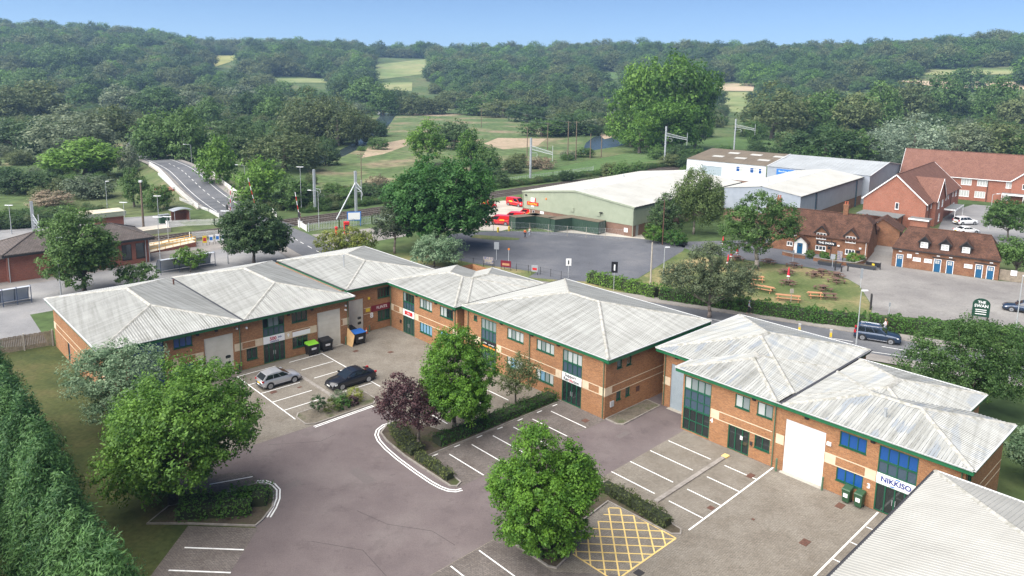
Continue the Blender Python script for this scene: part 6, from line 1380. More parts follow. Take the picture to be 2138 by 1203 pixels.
for sgn in (-1, 1):
    e_ = gm + sgn * ((gy1 - gy0) / 2 + .3); ze2 = 5.4 - .3 * sg; xb = x1 - (9.6 - ze2) / ((zr - ze) / 5.95) ; 
    mb = MB(); mb.poly([(gx + .3, e_, ze2 + .14), (gx + .3, gm, 9.74), (xb + .6, gm, 9.74), (x1 - .2, e_, ze2 + .14)]); mb.poly([(gx + .3, e_, ze2), (gx + .3, gm, 9.6), (xb + .6, gm, 9.6), (x1 - .2, e_, ze2)]); mb.build('bay_roof', 'tile_house', H1)
    MB().beam((gx + .32, e_, ze2 + .05), (gx + .32, gm, 9.65), .06, .22).build('bargeboard', 'upvc', H1)
for y_ in (170.2, 183.5, 191.5): MB().tube((x1 + .1, y_, 0), (x1 + .1, y_, 5.2), .05, .05, 6).build('downpipe', 'black_plastic', H1)
def porch(th, x, ya, yb, d=2.2, h=2.6):
    q = MB(); q.box(x, x + d, ya, yb, h, h + .14); q.build('porch_roof', 'felt_grey', th); q = MB(); q.box(x + d - .02, x + d + .04, ya, yb, h - .16, h + .16); q.box(x, x + d, ya - .04, ya + .02, h - .16, h + .16); q.build('porch_fascia', 'upvc', th)
    for y_ in (ya + .1, yb - .1): MB().box(x + d - .16, x + d - .02, y_ - .07, y_ + .07, 0, h - .16).build('porch_post', 'upvc', th)
porch(H1, gx, 181.4, 190.5); q = MB(); q.box(-34.6, -31.4, 164.6, 167.2, 0, 2.4); q.build('bin_store', 'brick_house', H1); q = MB(); q.box(-34.9, -31.1, 164.3, 167.3, 2.42, 2.56); q.build('store_roof', 'felt_grey', H1); q = MB(); q.box(-34.9, -31.1, 164.22, 164.3, 2.3, 2.6); q.build('store_fascia', 'upvc', H1)
H2 = Thing('brick_house', 'long brick row of houses with brown tiled roof behind the gabled terrace', 'house', (0, 227), -35)
x0, x1, y0, y1, ze, zr = -28.0, 24, 220.6, 234.5, 5.9, 11.6; f = Facade((0, y0), (1, 0)); hh = []
for a in (-14.0, -10.5, -4.4, 2.0, 8.5): hh += [(a, a + 2.3, 3.9, 5.4), (a - .3, a + 2.0, .9, 2.5)]
hh += [(-16.8, -16.0, 4.2, 5.3), (-1.0, -.2, 4.0, 5.3)]
mb = MB(); f.wall(mb, x0, x1, 0, ze, hh); lf = Facade((x0, 0), (0, -1)); lf.wall(mb, -y1, -y0, 0, ze); gable_wall(mb, lf, -y1, -y0, ze, zr); mb.build('wall', 'brick_house', H2); gable(H2, x0, x1, y0, y1, ze, zr, 'x', 'tile_house')
for h in hh: win(H2, f, *h, cols=4 if h[1] - h[0] > 1.5 else 1, g='glass_curtain' if h[1] - h[0] > 1.5 else 'glass_house')
gf = Facade((0, y0 - .8), (1, 0)); mb = MB(); gf.wall(mb, -3.2, 6.2, 0, ze, [(-1.0, -.2, 4.0, 5.3), (3, 4.2, 4, 5.4)]); gable_wall(mb, gf, -3.2, 6.2, ze, 9.9); Facade((-3.2, 0), (0, -1)).wall(mb, -y0, -y0 + .8, 0, ze); mb.build('gable_bay', 'brick_house', H2)
for h in ((-1.0, -.2, 4.0, 5.3), (3, 4.2, 4, 5.4)): win(H2, gf, *h, cols=1)
for sgn in (-1, 1):
    e_ = 1.5 + sgn * 5.0; z2 = ze - .25; mb = MB(); mb.poly([(e_, y0 - 1.1, z2 + .14), (1.5, y0 - 1.1, 10.04), (1.5, y0 + 5, 10.04), (e_, y0 + .2, z2 + .14)]); mb.build('bay_roof', 'tile_house', H2); MB().beam((e_, y0 - 1.12, z2 + .05), (1.5, y0 - 1.12, 9.95), .06, .24).build('bargeboard', 'upvc', H2)
q = MB(); q.box(-5.0, 10.0, y0 - 3.2, y0 - .8, 2.7, 2.85); q.build('porch_roof', 'felt_grey', H2); q = MB(); q.box(-5.0, 10, y0 - 3.26, y0 - 3.2, 2.5, 2.9); q.build('porch_fascia', 'upvc', H2)
for a in (-4.9, -.5, 4, 9): MB().box(a - .07, a + .07, y0 - 3.2, y0 - 3.06, 0, 2.5).build('porch_post', 'upvc', H2)
q = MB(); q.box(x0, x1, y0 - .5, y0 - .34, ze - .35, ze - .2); q.build('gutter', 'upvc', H2); MB().tube((-8.2, y0 - .12, 0), (-8.2, y0 - .12, 5.7), .07, .07, 6).build('downpipe', 'black_plastic', H2)
CP = Thing('carport', 'flat felt roofed carport on green posts beside the gabled terrace', 'carport', (-40.5, 160), RMF)
MB().box(-44, -36, 161.2, 166.6, 2.7, 2.86).build('roof_deck', 'felt_grey', CP)
for x, y in ((-43.6, 161.5), (-36.4, 161.5), (-43.6, 166.2), (-36.4, 166.2)): MB().box(x - .08, x + .08, y - .08, y + .08, 0, 2.7).build('post', 'dark_timber', CP)
GS = Thing('greenhouse', 'small pale green glazed lean-to behind the pub yard', 'greenhouse', (-39, 155), RMF)
MB().hexa([(-42.5, 152.6, 0), (-35.5, 152.6, 0), (-35.5, 156.6, 0), (-42.5, 156.6, 0), (-42.5, 152.6, 2.0), (-35.5, 152.6, 2.0), (-35.5, 156.6, 2.7), (-42.5, 156.6, 2.7)]).build('glazing', 'glass_green', GS)
q = MB()
for a in np.linspace(-42.5, -35.5, 6): q.box(a - .05, a + .05, 152.54, 152.6, 0, 2.02); q.beam((a, 152.6, 2.03), (a, 156.6, 2.73), .09, .07)
q.build('glazing_bars', 'upvc', GS)

# ---------------------------------------------------------------- the pub and its outbuilding
PB = Thing('pub', 'old brick pub with mossy tiled roof, gabled dormers and a white porch', 'pub', (-26.5, 138), PUB)
x0, x1, y0, y1, ze, zr = -35.5, -17.7, 134.0, 142.2, 3.35, 6.85; f = Facade((0, y0), (1, 0)); hp = [(-25.9, -24.2, .75, 1.55), (-21.1, -19.6, .7, 1.6), (-30.7, -29.7, .85, 1.6), (-34.4, -33.4, .9, 1.7)]
mb = MB(); f.wall(mb, x0, x1, 0, ze, hp); rg = Facade((x1, 0), (0, 1)); rg.wall(mb, y0, y1, 0, ze); mb.poly([rg.p(y0, ze), rg.p(y1, ze), rg.p(y1 - 2.6, 5.6), rg.p(y0 + 2.6, 5.6)]); lf = Facade((x0, 0), (0, -1)); lf.wall(mb, -y1, -y0, 0, ze); gable_wall(mb, lf, -y1, -y0, ze, zr); mb.build('wall', 'brick_old', PB)
ym = (y0 + y1) / 2; s = (zr - ze) / (ym - y0); o_ = .3; hx = x1 + .2 - 1.5
def slab(th, pts, m, t=.13, name='roof_slope'):
    V_ = [Vector(p) for p in pts]; mb = MB(); mb.poly([p + Vector((0, 0, t)) for p in V_]); mb.poly([p for p in reversed(V_)])
    for i in range(len(V_)): j = (i + 1) % len(V_); mb.quad(V_[i], V_[j], V_[j] + Vector((0, 0, t)), V_[i] + Vector((0, 0, t)))
    return mb.build(name, m, th)
slab(PB, [(x0 - .2, y0 - o_, ze - s * o_), (x1 + .2, y0 - o_, ze - s * o_), (x1 + .2, y0 + 2.6, 5.57), (hx, ym, zr), (x0 - .2, ym, zr)], 'tile_pub'); slab(PB, [(x1 + .2, y1 + o_, ze - s * o_), (x0 - .2, y1 + o_, ze - s * o_), (x0 - .2, ym, zr), (hx, ym, zr), (x1 + .2, y1 - 2.6, 5.57)], 'tile_pub'); slab(PB, [(x1 + .2, y0 + 2.6, 5.57), (x1 + .2, y1 - 2.6, 5.57), (hx, ym, zr)], 'tile_pub')
MB().tube((x0 - .2, ym, zr + .12), (hx, ym, zr + .12), .12, .12, 6).build('ridge_tile', 'tile_pub', PB)
for c in hp: win(PB, f, *c, cols=3 if c[1] - c[0] > 1.2 else 2)
def dormer(th, xc, w, z0, z1, zg, yf, m='tile_pub', depth=2.6, cheek='brick_old', fr='upvc', g='glass_house', cols=3):
    f_ = Facade((0, yf), (1, 0)); mb = MB(); f_.wall(mb, xc - w / 2 - .18, xc + w / 2 + .18, z0 - .35, z1 + .1, [(xc - w / 2, xc + w / 2, z0, z1)]); gable_wall(mb, f_, xc - w / 2 - .18, xc + w / 2 + .18, z1 + .1, zg); Facade((xc + w / 2 + .18, 0), (0, 1)).wall(mb, yf, yf + depth, z0 - .35, z1 + .1); Facade((xc - w / 2 - .18, 0), (0, -1)).wall(mb, -yf - depth, -yf, z0 - .35, z1 + .1)
    d = mb.build('dormer', cheek, th); f_.window(th, xc - w / 2, xc + w / 2, z0, z1, cols, g, fr, fw=.09, depth=-.07, name='dormer_window', rows=[(z0 + z1) / 2])
    for sgn in (-1, 1):
        e_ = xc + sgn * (w / 2 + .42); zz = z1 - .08
        V_ = [(e_, yf - .3, zz), (xc, yf - .3, zg + .12), (xc, yf + depth + .6, zg + .12), (e_, yf + depth - .2, zz)]; slab(th, V_ if sgn > 0 else V_[::-1], m, .08, 'dormer_roof'); MB().beam((e_, yf - .31, zz), (xc, yf - .31, zg + .1), .06, .16).build('bargeboard', 'dark_timber', th)
for xc in (-25.1, -20.4, -30.0): dormer(PB, xc, 1.6, 2.75, 3.85, 5.0, y0 - .02)
f.box(MB(), -25.8, -22.6, 1.82, 2.5, .0, .08).build('sign_board', 'sign_black', PB); text_mesh('THE SWAN', .5, 'sign_white', PB, f, -24.2, 2.15, .09, bold=.012)
pf = Facade((0, y0 - 1.3), (1, 0)); mb = MB(); pf.wall(mb, -29.2, -27.1, 0, 2.0, [(-28.65, -27.75, 0, 1.85)]); gable_wall(mb, pf, -29.2, -27.1, 2.0, 2.9); Facade((-27.1, 0), (0, 1)).wall(mb, y0 - 1.3, y0, 0, 2.0); Facade((-29.2, 0), (0, -1)).wall(mb, -y0, -y0 + 1.3, 0, 2.0); mb.build('porch', 'render_white', PB)
pf.box(MB(), -28.65, -27.75, 0, 1.85, -.08, -.02).build('door', 'blue_door', PB); small_box(PB, pf, -28.2, 1.4, .35, .3, 'glass_house', -.01, 'door_pane')
for sgn in (-1, 1): e_ = -28.15 + sgn * 1.35; V_ = [(e_, y0 - 1.6, 1.8), (-28.15, y0 - 1.6, 3.05), (-28.15, y0 + .3, 3.05), (e_, y0 + .1, 1.8)]; slab(PB, V_ if sgn > 0 else V_[::-1], 'tile_pub', .1, 'porch_roof')
chimney(PB, -22.2, ym, 6.0, 8.6); chimney(PB, -33.8, ym + 1, 6.0, 8.4)
xg = -17.7; slab(PB, [(-20.5, 142.0, 5.2), (xg - .3, 142.0, 3.1), (xg - .1, 150.5, 3.1), (-20.5, 150.5, 5.2)], 'tile_pub'); slab(PB, [(-20.5, 150.5, 5.2), (-23.4, 150.5, 3.1), (-23.4, 142.0, 3.1), (-20.5, 142, 5.2)], 'tile_pub')
mb = MB(); Facade((xg - .4, 0), (0, 1)).wall(mb, 142.2, 150.3, 0, 3.2, [(144, 145, 1, 2)]); e2 = Facade((0, 150.3), (-1, 0)); e2.wall(mb, 18.1, 23, 0, 3.2); gable_wall(mb, e2, 18.1, 23, 3.2, 5.2); mb.build('rear_wing', 'brick_old', PB)
slab(PB, [(-17.5, 148.2, 4.9), (-14.2, 148.2, 2.9), (-14.2, 154, 2.9), (-17.5, 154, 4.9)], 'tile_pub'); slab(PB, [(-17.5, 154, 4.9), (-20.5, 154, 2.9), (-20.5, 148.2, 2.9), (-17.5, 148.2, 4.9)], 'tile_pub'); mb = MB(); e3 = Facade((0, 148.5), (1, 0)); e3.wall(mb, -20, -14.6, 0, 3.0); gable_wall(mb, e3, -20.2, -14.6, 3.0, 4.9); Facade((-14.6, 0), (0, 1)).wall(mb, 148.5, 153.8, 0, 3.0); mb.build('rear_wing', 'brick_old', PB)
for x in (-17.95, -23.35): MB().tube((x, y0 - .08, 0), (x, y0 - .08, 3.2), .05, .05, 6).build('downpipe', 'upvc' if x > -18 else 'black_plastic', PB)
for a in (-22.2, -18.8): small_box(PB, f, a, 2.0, .35, .25, 'render_white', .2, 'wall_lamp')
small_box(PB, f, -19.1, 1.35, .6, .5, 'sign_black', .05, 'menu_board'); small_box(PB, f, -23.7, 1.4, .45, .5, 'sign_black', .05, 'menu_board')
OB = Thing('outbuilding', 'long low brick outbuilding with five blue doors and three black dormers', 'outbuilding', (-6.4, 137), PUB)
x0, x1, y0, y1, ze, zr = -13.8, .9, 133.05, 141.6, 3.25, 6.0; f = Facade((0, y0), (1, 0)); do = [(-13.2, -12.2), (-7.85, -6.8), (-6.1, -5.1), (-2.2, -1.2), (-.7, .3)]; wi = [(-10.8, -9.7), (-9.2, -8.1), (-3.7, -2.6)]
mb = MB(); f.wall(mb, x0, x1, 0, ze, [(a, b, 0, 2.1) for a, b in do] + [(a, b, 1.35, 1.92) for a, b in wi]); Facade((x1, 0), (0, 1)).wall(mb, y0, y1, 0, ze); Facade((x0, 0), (0, -1)).wall(mb, -y1, -y0, 0, ze); mb.build('wall', 'brick_old', OB); ym = (y0 + y1) / 2; o_ = .3; s = (zr - ze) / (ym - y0); r0, r1 = x0 + 1.6, x1 - 1.5
A_, B_, C_, D_ = (x0 - .15, y0 - o_, ze - s * o_), (x1 + .15, y0 - o_, ze - s * o_), (x1 + .15, y1 + o_, ze - s * o_), (x0 - .15, y1 + o_, ze - s * o_)
slab(OB, [A_, B_, (r1, ym, zr), (r0, ym, zr)], 'tile_pub'); slab(OB, [C_, D_, (r0, ym, zr), (r1, ym, zr)], 'tile_pub'); slab(OB, [B_, C_, (r1, ym, zr)], 'tile_pub'); slab(OB, [D_, A_, (r0, ym, zr)], 'tile_pub'); MB().tube((r0, ym, zr + .12), (r1, ym, zr + .12), .12, .12, 6).build('ridge_tile', 'tile_pub', OB)
MB().box(x0 - .1, x1 + .1, y0 - .42, y0 - .3, ze - .32, ze - .18).build('gutter', 'dark_timber', OB)
for a, b in do:
    d = f.box(MB(), a + .08, b - .08, 0, 2.02, -.1, -.05).build('door', 'blue_door', OB); q = MB(); f.box(q, a, a + .08, 0, 2.1, -.1, .03); f.box(q, b - .08, b, 0, 2.1, -.1, .03); f.box(q, a + .08, b - .08, 2.02, 2.1, -.1, .03); q.build('door_frame', 'upvc', OB)
    for i in (0, 1):
        for j in (0, 1): f.box(MB(), a + .2 + i * .32, a + .46 + i * .32, 1.35 + j * .28, 1.58 + j * .28, -.05, -.04).build('door_pane', 'glass_curtain', d, o=OB.o)
for a, b in wi: win(OB, f, a, b, 1.35, 1.92, cols=2, g='glass_curtain')
for xc in (-9.45, -6.55, -3.7): dormer(OB, xc, 1.05, 3.65, 4.5, 5.3, y0 + .25, cheek='dark_timber', g='glass_curtain', cols=2, depth=2.0)
for a, b in ((-8.1, -4.9), (-2.4, .5)): f.box(MB(), a, b, 2.22, 2.4, -.02, .06).build('lintel', 'dark_timber', OB)
small_box(OB, f, -11.35, 2.0, .65, .65, 'sign_white', .03, 'notice')
for a in (-12.7, -10.3, -7.3, -5.6, -.2): small_box(OB, f, a, 2.62, .45, .14, 'upvc', .14, 'bulkhead_lamp')

# ---------------------------------------------------------------- station
ST = Thing('station_building', 'low red brick station building with dark tiled hipped roof', 'station', (26, 126), EST)
f = Facade((0, 121.9), (1, 0)); hs = [(24.0, 26.0, 2.4, 3.2), (32.0, 33.4, .8, 3.2), (34.0, 35.3, .8, 3.2), (28.6, 30.0, .8, 3.2)]
mb = MB(); f.wall(mb, 17.2, 36.0, 0, 3.95, hs); Facade((36.0, 0), (0, 1)).wall(mb, 121.9, 130.2, 0, 3.95); Facade((17.2, 0), (0, -1)).wall(mb, -130.2, -121.9, 0, 3.95); Facade((0, 130.2), (-1, 0)).wall(mb, -36, -17.2, 0, 3.95); Facade((0, 122.6), (1, 0)).wall(mb, -6, 17.2, 0, 3.4); mb.build('wall', 'brick_red', ST)
def hip_plain(th, x0, x1, y0, y1, z, zr, m, t=.13):
    k = min(x1 - x0, y1 - y0) / 2; ym = (y0 + y1) / 2; A_, B_, C_, D_ = (x0, y0, z), (x1, y0, z), (x1, y1, z), (x0, y1, z); r0, r1 = (x0 + k, ym, zr), (x1 - k, ym, zr)
    for q in ([A_, B_, r1, r0], [B_, C_, r1], [C_, D_, r0, r1], [D_, A_, r0]): slab(th, q, m, t)
    for a, b in ((A_, r0), (B_, r1), (C_, r1), (D_, r0), (r0, r1)): MB().tube(Vector(a) + Vector((0, 0, t)), Vector(b) + Vector((0, 0, t)), .12, .12, 6).build('ridge_tile', m, th)
hip_plain(ST, 16.6, 36.6, 121.2, 130.8, 3.95, 5.9, 'tile_station'); hip_plain(ST, -7, 17.0, 122.0, 129.6, 3.4, 5.0, 'tile_station')
MB().box(16.6, 36.6, 121.08, 121.2, 3.72, 3.97).build('gutter', 'black_plastic', ST)
for h in hs: f.window(ST, *h, 1 if h[1] - h[0] < 1.6 else 2, 'glass_dark', 'dark_timber')
for a in (17.4, 35.4, 35.9): MB().tube((a, 121.75, 0), (a, 121.75, 3.8), .06, .06, 6).build('downpipe', 'metal_grey', ST)
MB().tube((22.4, 123.3, 4.3), (22.4, 123.3, 5.0), .08, .08, 8).build('roof_vent', 'sign_white', ST)
# platforms and track belong to the setting
mat('rail_steel', (0.10, 0.07, 0.055), .5); mat('sleeper', (0.11, 0.095, 0.08), .9); mat('platform_edge', (0.50, 0.44, 0.33), .9, (0.58, 0.52, 0.40), 1)
TRK = [(-90, 133.0), (40, 134.5), (70, 134.9), (95, 135.2), (120, 135.9), (150, 137.4), (180, 139.2), (210, 141.5), (250, 146), (300, 152), (380, 166)]
def strip_along(name, pts, o0, o1, z, m):
    mb = MB(); L_ = [Vector(est(*p)) for p in pts]
    for i in range(len(L_) - 1):
        q = []
        for k in (i, i + 1):
            d = (L_[min(k + 1, len(L_) - 1)] - L_[max(k - 1, 0)]).normalized(); n = Vector((-d.y, d.x)); q.append((L_[k] + n * o0, L_[k] + n * o1))
        mb.quad((*q[0][0], z), (*q[1][0], z), (*q[1][1], z), (*q[0][1], z))
    return tag(mb.build(name, m), kind='structure')
strip_along('track_bed', TRK, -1.8, 5.9, .012, 'ballast')
for c in (0, 3.7):
    for o_ in (-.72, .72):
        mb = MB(); L_ = [Vector(est(*p)) for p in TRK]
        for i in range(len(L_) - 1):
            q = []
            for k in (i, i + 1):
                d = (L_[min(k + 1, len(L_) - 1)] - L_[max(k - 1, 0)]).normalized(); n = Vector((-d.y, d.x)); q.append((L_[k] + n * (c + o_ - .05), L_[k] + n * (c + o_ + .05)))
            mb.hexa([(*p, z) for z in (.02, .19) for p in (q[0][0], q[1][0], q[1][1], q[0][1])])
        tag(mb.build('rail', 'rail_steel'), kind='structure')
mb = MB()
for i in range(260):
    q = 20 + i * .7; p = np.interp(q, [a for a, _ in TRK], [b for _, b in TRK])
    if 57 < q < 67: continue
    for c in (0, 3.7): mb.hexa([(*est(q + dx, p + c + dy), z) for z in (.013, .07) for dx, dy in ((-.12, -1.3), (.12, -1.3), (.12, 1.3), (-.12, 1.3))])
tag(mb.build('sleepers', 'sleeper'), 'timber sleepers under the two railway tracks', 'sleepers', kind='stuff')
mb = MB(); mb.hexa([(*est(*p), z) for z in (0, .16) for p in ((58.6, 132.9), (66.2, 133.0), (66.0, 141.2), (58.4, 141.2))]); tag(mb.build('crossing_deck', 'asphalt'), kind='structure')
def plat(pts, m='footway', h=.85):
    mb = MB(); mb.prism([est(*p) for p in pts], 0, h); tag(mb.build('platform', m), kind='structure')
plat([(-90, 127.5), (37.0, 128.3), (37.0, 131.6), (-90, 131.4)], 'concrete'); plat([(37.0, 129.0), (46.0, 129.6), (46.0, 132.0), (37.0, 131.7)], 'platform_edge', .86)
plat([(-90, 141.2), (46.0, 142.4), (46.2, 146.0), (-90, 146.8)], 'concrete')
for pts in ([(-90, 131.0), (37, 131.2), (37, 131.55), (-90, 131.35)], [(-90, 141.3), (46, 142.5), (46, 143.0), (-90, 141.9)]): sheet('platform_line', [est(*p) for p in pts], .856 + .004, 'platform_edge')
SB = Thing('platform_shelter', 'green flat roofed brick shelter on the far platform', 'shelter', (40, 158), EST)
solid('wall', 'brick_red', SB, 36.2, 40.4, 151.0, 154.6, 0, 2.5); solid('roof_deck', 'clad_green', SB, 33.0, 40.8, 150.6, 155.0, 2.5, 3.4); solid('roof_top', 'platform_edge', SB, 33.2, 40.6, 150.8, 154.8, 3.4, 3.44)
# humped road bridge
BR = Thing('road_bridge', 'humped brick road bridge with white parapet railings beyond the crossing', 'bridge', (0, 0, 0), 0)
for o0, o1, i0, i1, nm in ((5.5, 5.9, 66, 86, 'parapet'), (-5.8, -5.4, 62, 88, 'parapet')):
    mb = MB()
    for i in range(i0, i1):
        a, b, c, d = side(i, o0), side(i + 1, o0), side(i + 1, o1), side(i, o1); mb.hexa([(*q.xy, q.z + z) for z in (-.2, .25) for q in (a, b, c, d)])
    mb.build('parapet_base', 'concrete', BR)
    for i in range(i0, i1):
        a, b = side(i, (o0 + o1) / 2), side(i + 1, (o0 + o1) / 2); n = 6 if o0 < 0 else 3
        if o0 > 0: 
            s_ = Vector((0, 0, 0)); MB().beam((a.x, a.y, a.z + .62), (b.x, b.y, b.z + .62), .16, .8).build('parapet_panel', 'render_white', BR)
        else:
            q = MB(); q.beam((a.x, a.y, a.z + 1.05), (b.x, b.y, b.z + 1.05), .08, .1); q.beam((a.x, a.y, a.z + .4), (b.x, b.y, b.z + .4), .06, .08)
            for k in range(n): p = a.lerp(b, k / n); q.box(p.x - .05, p.x + .05, p.y - .05, p.y + .05, p.z + .2, p.z + 1.15)
            q.build('railing_panel', 'render_white', BR)
i = 76; a, b = side(72, -5.9), side(82, -5.9)
mb = MB(); mb.hexa([(*q.xy, z) for z in (0, 2.0) for q in (a, side(74, -5.9), side(74, -9.5), side(72, -9.0))]); mb.build('abutment', 'brick_red', BR); mb = MB(); mb.beam((a.x, a.y, 2.3), (b.x, b.y, 3.0), .5, .5); mb.build('bridge_beam', 'gutter_pale', BR)
# ================================================================ vehicles
def paint(name, col, metal=.3, rough=.28):
    m = mat(name, col, rough, metal=metal); m.node_tree.nodes['Principled BSDF'].inputs['Coat Weight'].default_value = .6; m.node_tree.nodes['Principled BSDF'].inputs['Coat Roughness'].default_value = .08; return name
for a in (('paint_silver', (0.50, 0.51, 0.54), .5), ('paint_black', (0.012, 0.013, 0.018), .2), ('paint_navy', (0.025, 0.045, 0.085), .4), ('paint_white', (0.80, 0.80, 0.80), 0), ('paint_red', (0.62, 0.012, 0.014), 0), ('paint_burgundy', (0.15, 0.012, 0.02), .3)): paint(*a)
mat('tyre', (0.014, 0.014, 0.015), .85); mat('alloy', (0.38, 0.39, 0.41), .35, metal=.6); mat('trim_black', (0.018, 0.018, 0.02), .6); glass('car_glass', (0.012, 0.016, 0.02), .04, .8); glass('lamp_clear', (0.62, 0.64, 0.66), .1); glass('lamp_red', (0.42, 0.012, 0.014), .15); mat('plate_white', (0.75, 0.75, 0.72), .5); mat('plate_yellow', (0.70, 0.48, 0.03), .5); mat('chrome', (0.7, 0.7, 0.72), .15, metal=.9)
CAR = {  # length, width, height; profile tables along the length (0 rear .. 1 front): belt/bonnet height, cabin side-view corners
 'hatch': dict(L=4.04, W=1.74, H=1.48, belt=[(0, .70), (.03, .92), (.2, .97), (.6, .93), (.68, .92), (.9, .80), (.97, .66), (1, .50)], cab=[(.015, .95), (.13, 1.40), (.30, 1.48), (.50, 1.46), (.73, .94)], wb=(.19, .80)),
 'sedan': dict(L=4.85, W=1.85, H=1.45, belt=[(0, .66), (.02, .90), (.16, .97), (.30, .95), (.62, .93), (.70, .92), (.9, .80), (.97, .68), (1, .50)], cab=[(.14, .97), (.30, 1.38), (.42, 1.45), (.54, 1.42), (.72, .93)], wb=(.20, .80)),
 'suv': dict(L=4.95, W=1.96, H=1.76, belt=[(0, .75), (.02, 1.02), (.3, 1.08), (.62, 1.08), (.70, 1.07), (.9, .98), (.97, .86), (1, .55)], cab=[(.03, 1.06), (.08, 1.62), (.22, 1.76), (.52, 1.74), (.71, 1.07)], wb=(.19, .79)),
 'van': dict(L=5.0, W=1.92, H=1.95, belt=[(0, 1.05), (.02, 1.15), (.3, 1.15), (.70, 1.12), (.80, 1.10), (.93, .98), (.98, .80), (1, .55)], cab=[(.012, 1.12), (.03, 1.90), (.2, 1.95), (.64, 1.93), (.84, 1.10)], wb=(.17, .80))}
def car(kind, pt, name, label, x, y, head, cat='car', group=None, z=.03, rails=False, plate='plate_white', mesh_only=False, livery=False):
    S = CAR[kind]; L_, W = S['L'], S['W'] / 2; th = Thing(name, label, cat, (x, y, z), 0, group); th.ob.rotation_euler = (0, 0, R(head)); th.o = Vector((0, 0, 0))
    X = lambda t: (t - .5) * L_
    bx, bz = [a for a, _ in S['belt']], [b for _, b in S['belt']]
    ts = sorted(set([0, .015, .04, .08, .14, .2, .3, .4, .5, .6, .7, .76, .82, .88, .93, .965, .985, 1])); mb = MB(); rings_ = []
    for t in ts:
        b = float(np.interp(t, bx, bz)); e = min(t, 1 - t); w = W * (.80 + .20 * min(1, (e / .10)) ** .5); zs = .30 if e < .03 else .20
        sec = [(0, zs), (w * .86, zs), (w * .985, zs + .14), (w, b * .62), (w * .97, b * .9), (w * .88, b), (0, b + .035 * (1 if .03 < t < .97 else 0))]
        rings_.append([(X(t), s * yy, zz) for s in (1,) for yy, zz in sec] + [(X(t), -yy, zz) for yy, zz in sec[-2:0:-1]])
    n = len(rings_[0])
    for r_ in rings_: mb.v += r_
    for i in range(len(rings_) - 1):
        for k in range(n): k2 = (k + 1) % n; mb.f.append((i * n + k, i * n + k2, (i + 1) * n + k2, (i + 1) * n + k))
    mb.f.append(tuple(range(n))); mb.f.append(tuple((len(rings_) - 1) * n + k for k in range(n - 1, -1, -1)))
    mb.build('body', pt, th, smooth=True)
    c = S['cab']; wb_, wr = W * .93, W * (.74 if kind != 'van' else .86)
    def wat(z): t = min(1, max(0, (z - c[0][1]) / (S['H'] - c[0][1]))); return wb_ + (wr - wb_) * t ** 1.3
    P3 = [(X(t), z) for t, z in c]; mb = MB(); N_ = len(P3)
    L3 = [(a, wat(b), b) for a, b in P3]; R3 = [(a, -wat(b), b) for a, b in P3]
    mb.v = L3 + R3; mb.f = [tuple(range(N_)), tuple(range(2 * N_ - 1, N_ - 1, -1))] + [(i, i + N_, i + 1 + N_, i + 1) for i in range(N_ - 1)] + [(N_ - 1, 2 * N_ - 1, N_, 0)]
    mb.build('cabin', pt, th)
    def gl(i, j, nm, inset=.07, off=.012):
        a, b = P3[i], P3[j]; d = Vector((b[0] - a[0], 0, b[1] - a[1])).normalized(); nn = Vector((-d.z, 0, d.x)); nn = nn if nn.z > 0 else -nn
        p = lambda t, s: Vector((a[0] + (b[0] - a[0]) * t, s * (wat(a[1] + (b[1] - a[1]) * t) - .09), a[1] + (b[1] - a[1]) * t)) + nn * off
        MB().quad(p(inset, 1), p(inset, -1), p(1 - inset, -1), p(1 - inset, 1)).build(nm, 'car_glass', th)
    gl(N_ - 1, N_ - 2, 'windscreen'); 
    if kind != 'van': gl(0, 1, 'rear_window')
    zb = c[0][1] + .035; zt = S['H'] - .13; xa, xb = X(c[0][0]) + .12, X(c[-1][0]) - .06
    def edge_x(z, back):
        a, b = (P3[0], P3[1]) if back else (P3[-1], P3[-2]); t = (z - a[1]) / (b[1] - a[1]); return a[0] + (b[0] - a[0]) * t
    ws = {'hatch': [.02, .36, .66, 1], 'sedan': [.02, .32, .62, 1], 'suv': [.02, .3, .62, 1], 'van': [.62, .99]}[kind]
    for s in (1, -1):
        for u, v in zip(ws[:-1], ws[1:]):
            q = []
            for uu, zz in ((u + .012, zb), (v - .012, zb), (v - .012, zt), (u + .012, zt)):
                x0, x1 = edge_x(zz, True) + .10, edge_x(zz, False) - .10; q.append((x0 + (x1 - x0) * uu, s * (wat(zz) + .012), zz))
            MB().quad(*(q if s < 0 else q[::-1])).build('side_window', 'car_glass', th)
    rw = .33 if kind == 'hatch' else .36 if kind in ('suv', 'van') else .34
    for t in S['wb']:
        for s in (1, -1):
            MB().tube((X(t), s * (W - .24), rw), (X(t), s * (W + .004), rw), rw + .055, rw + .055, 18).build('wheel_arch', 'trim_black', th)
            w = MB().tube((X(t), s * (W - .2), rw - z), (X(t), s * (W + .012), rw - z), rw, rw, 20).build('wheel', 'tyre', th)
            q = MB(); q.tube((X(t), s * (W + .008), rw - z), (X(t), s * (W + .022), rw - z), rw * .30, rw * .26, 12)
            for k in range(5):
                a = 2 * math.pi * k / 5; q.beam((X(t), s * (W + .016), rw - z), (X(t) + math.cos(a) * rw * .66, s * (W + .016), rw - z + math.sin(a) * rw * .66), .012, .10)
            q.tube((X(t), s * (W + .006), rw - z), (X(t), s * (W + .014), rw - z), rw * .70, rw * .70, 18); q.build('rim', 'alloy', w)
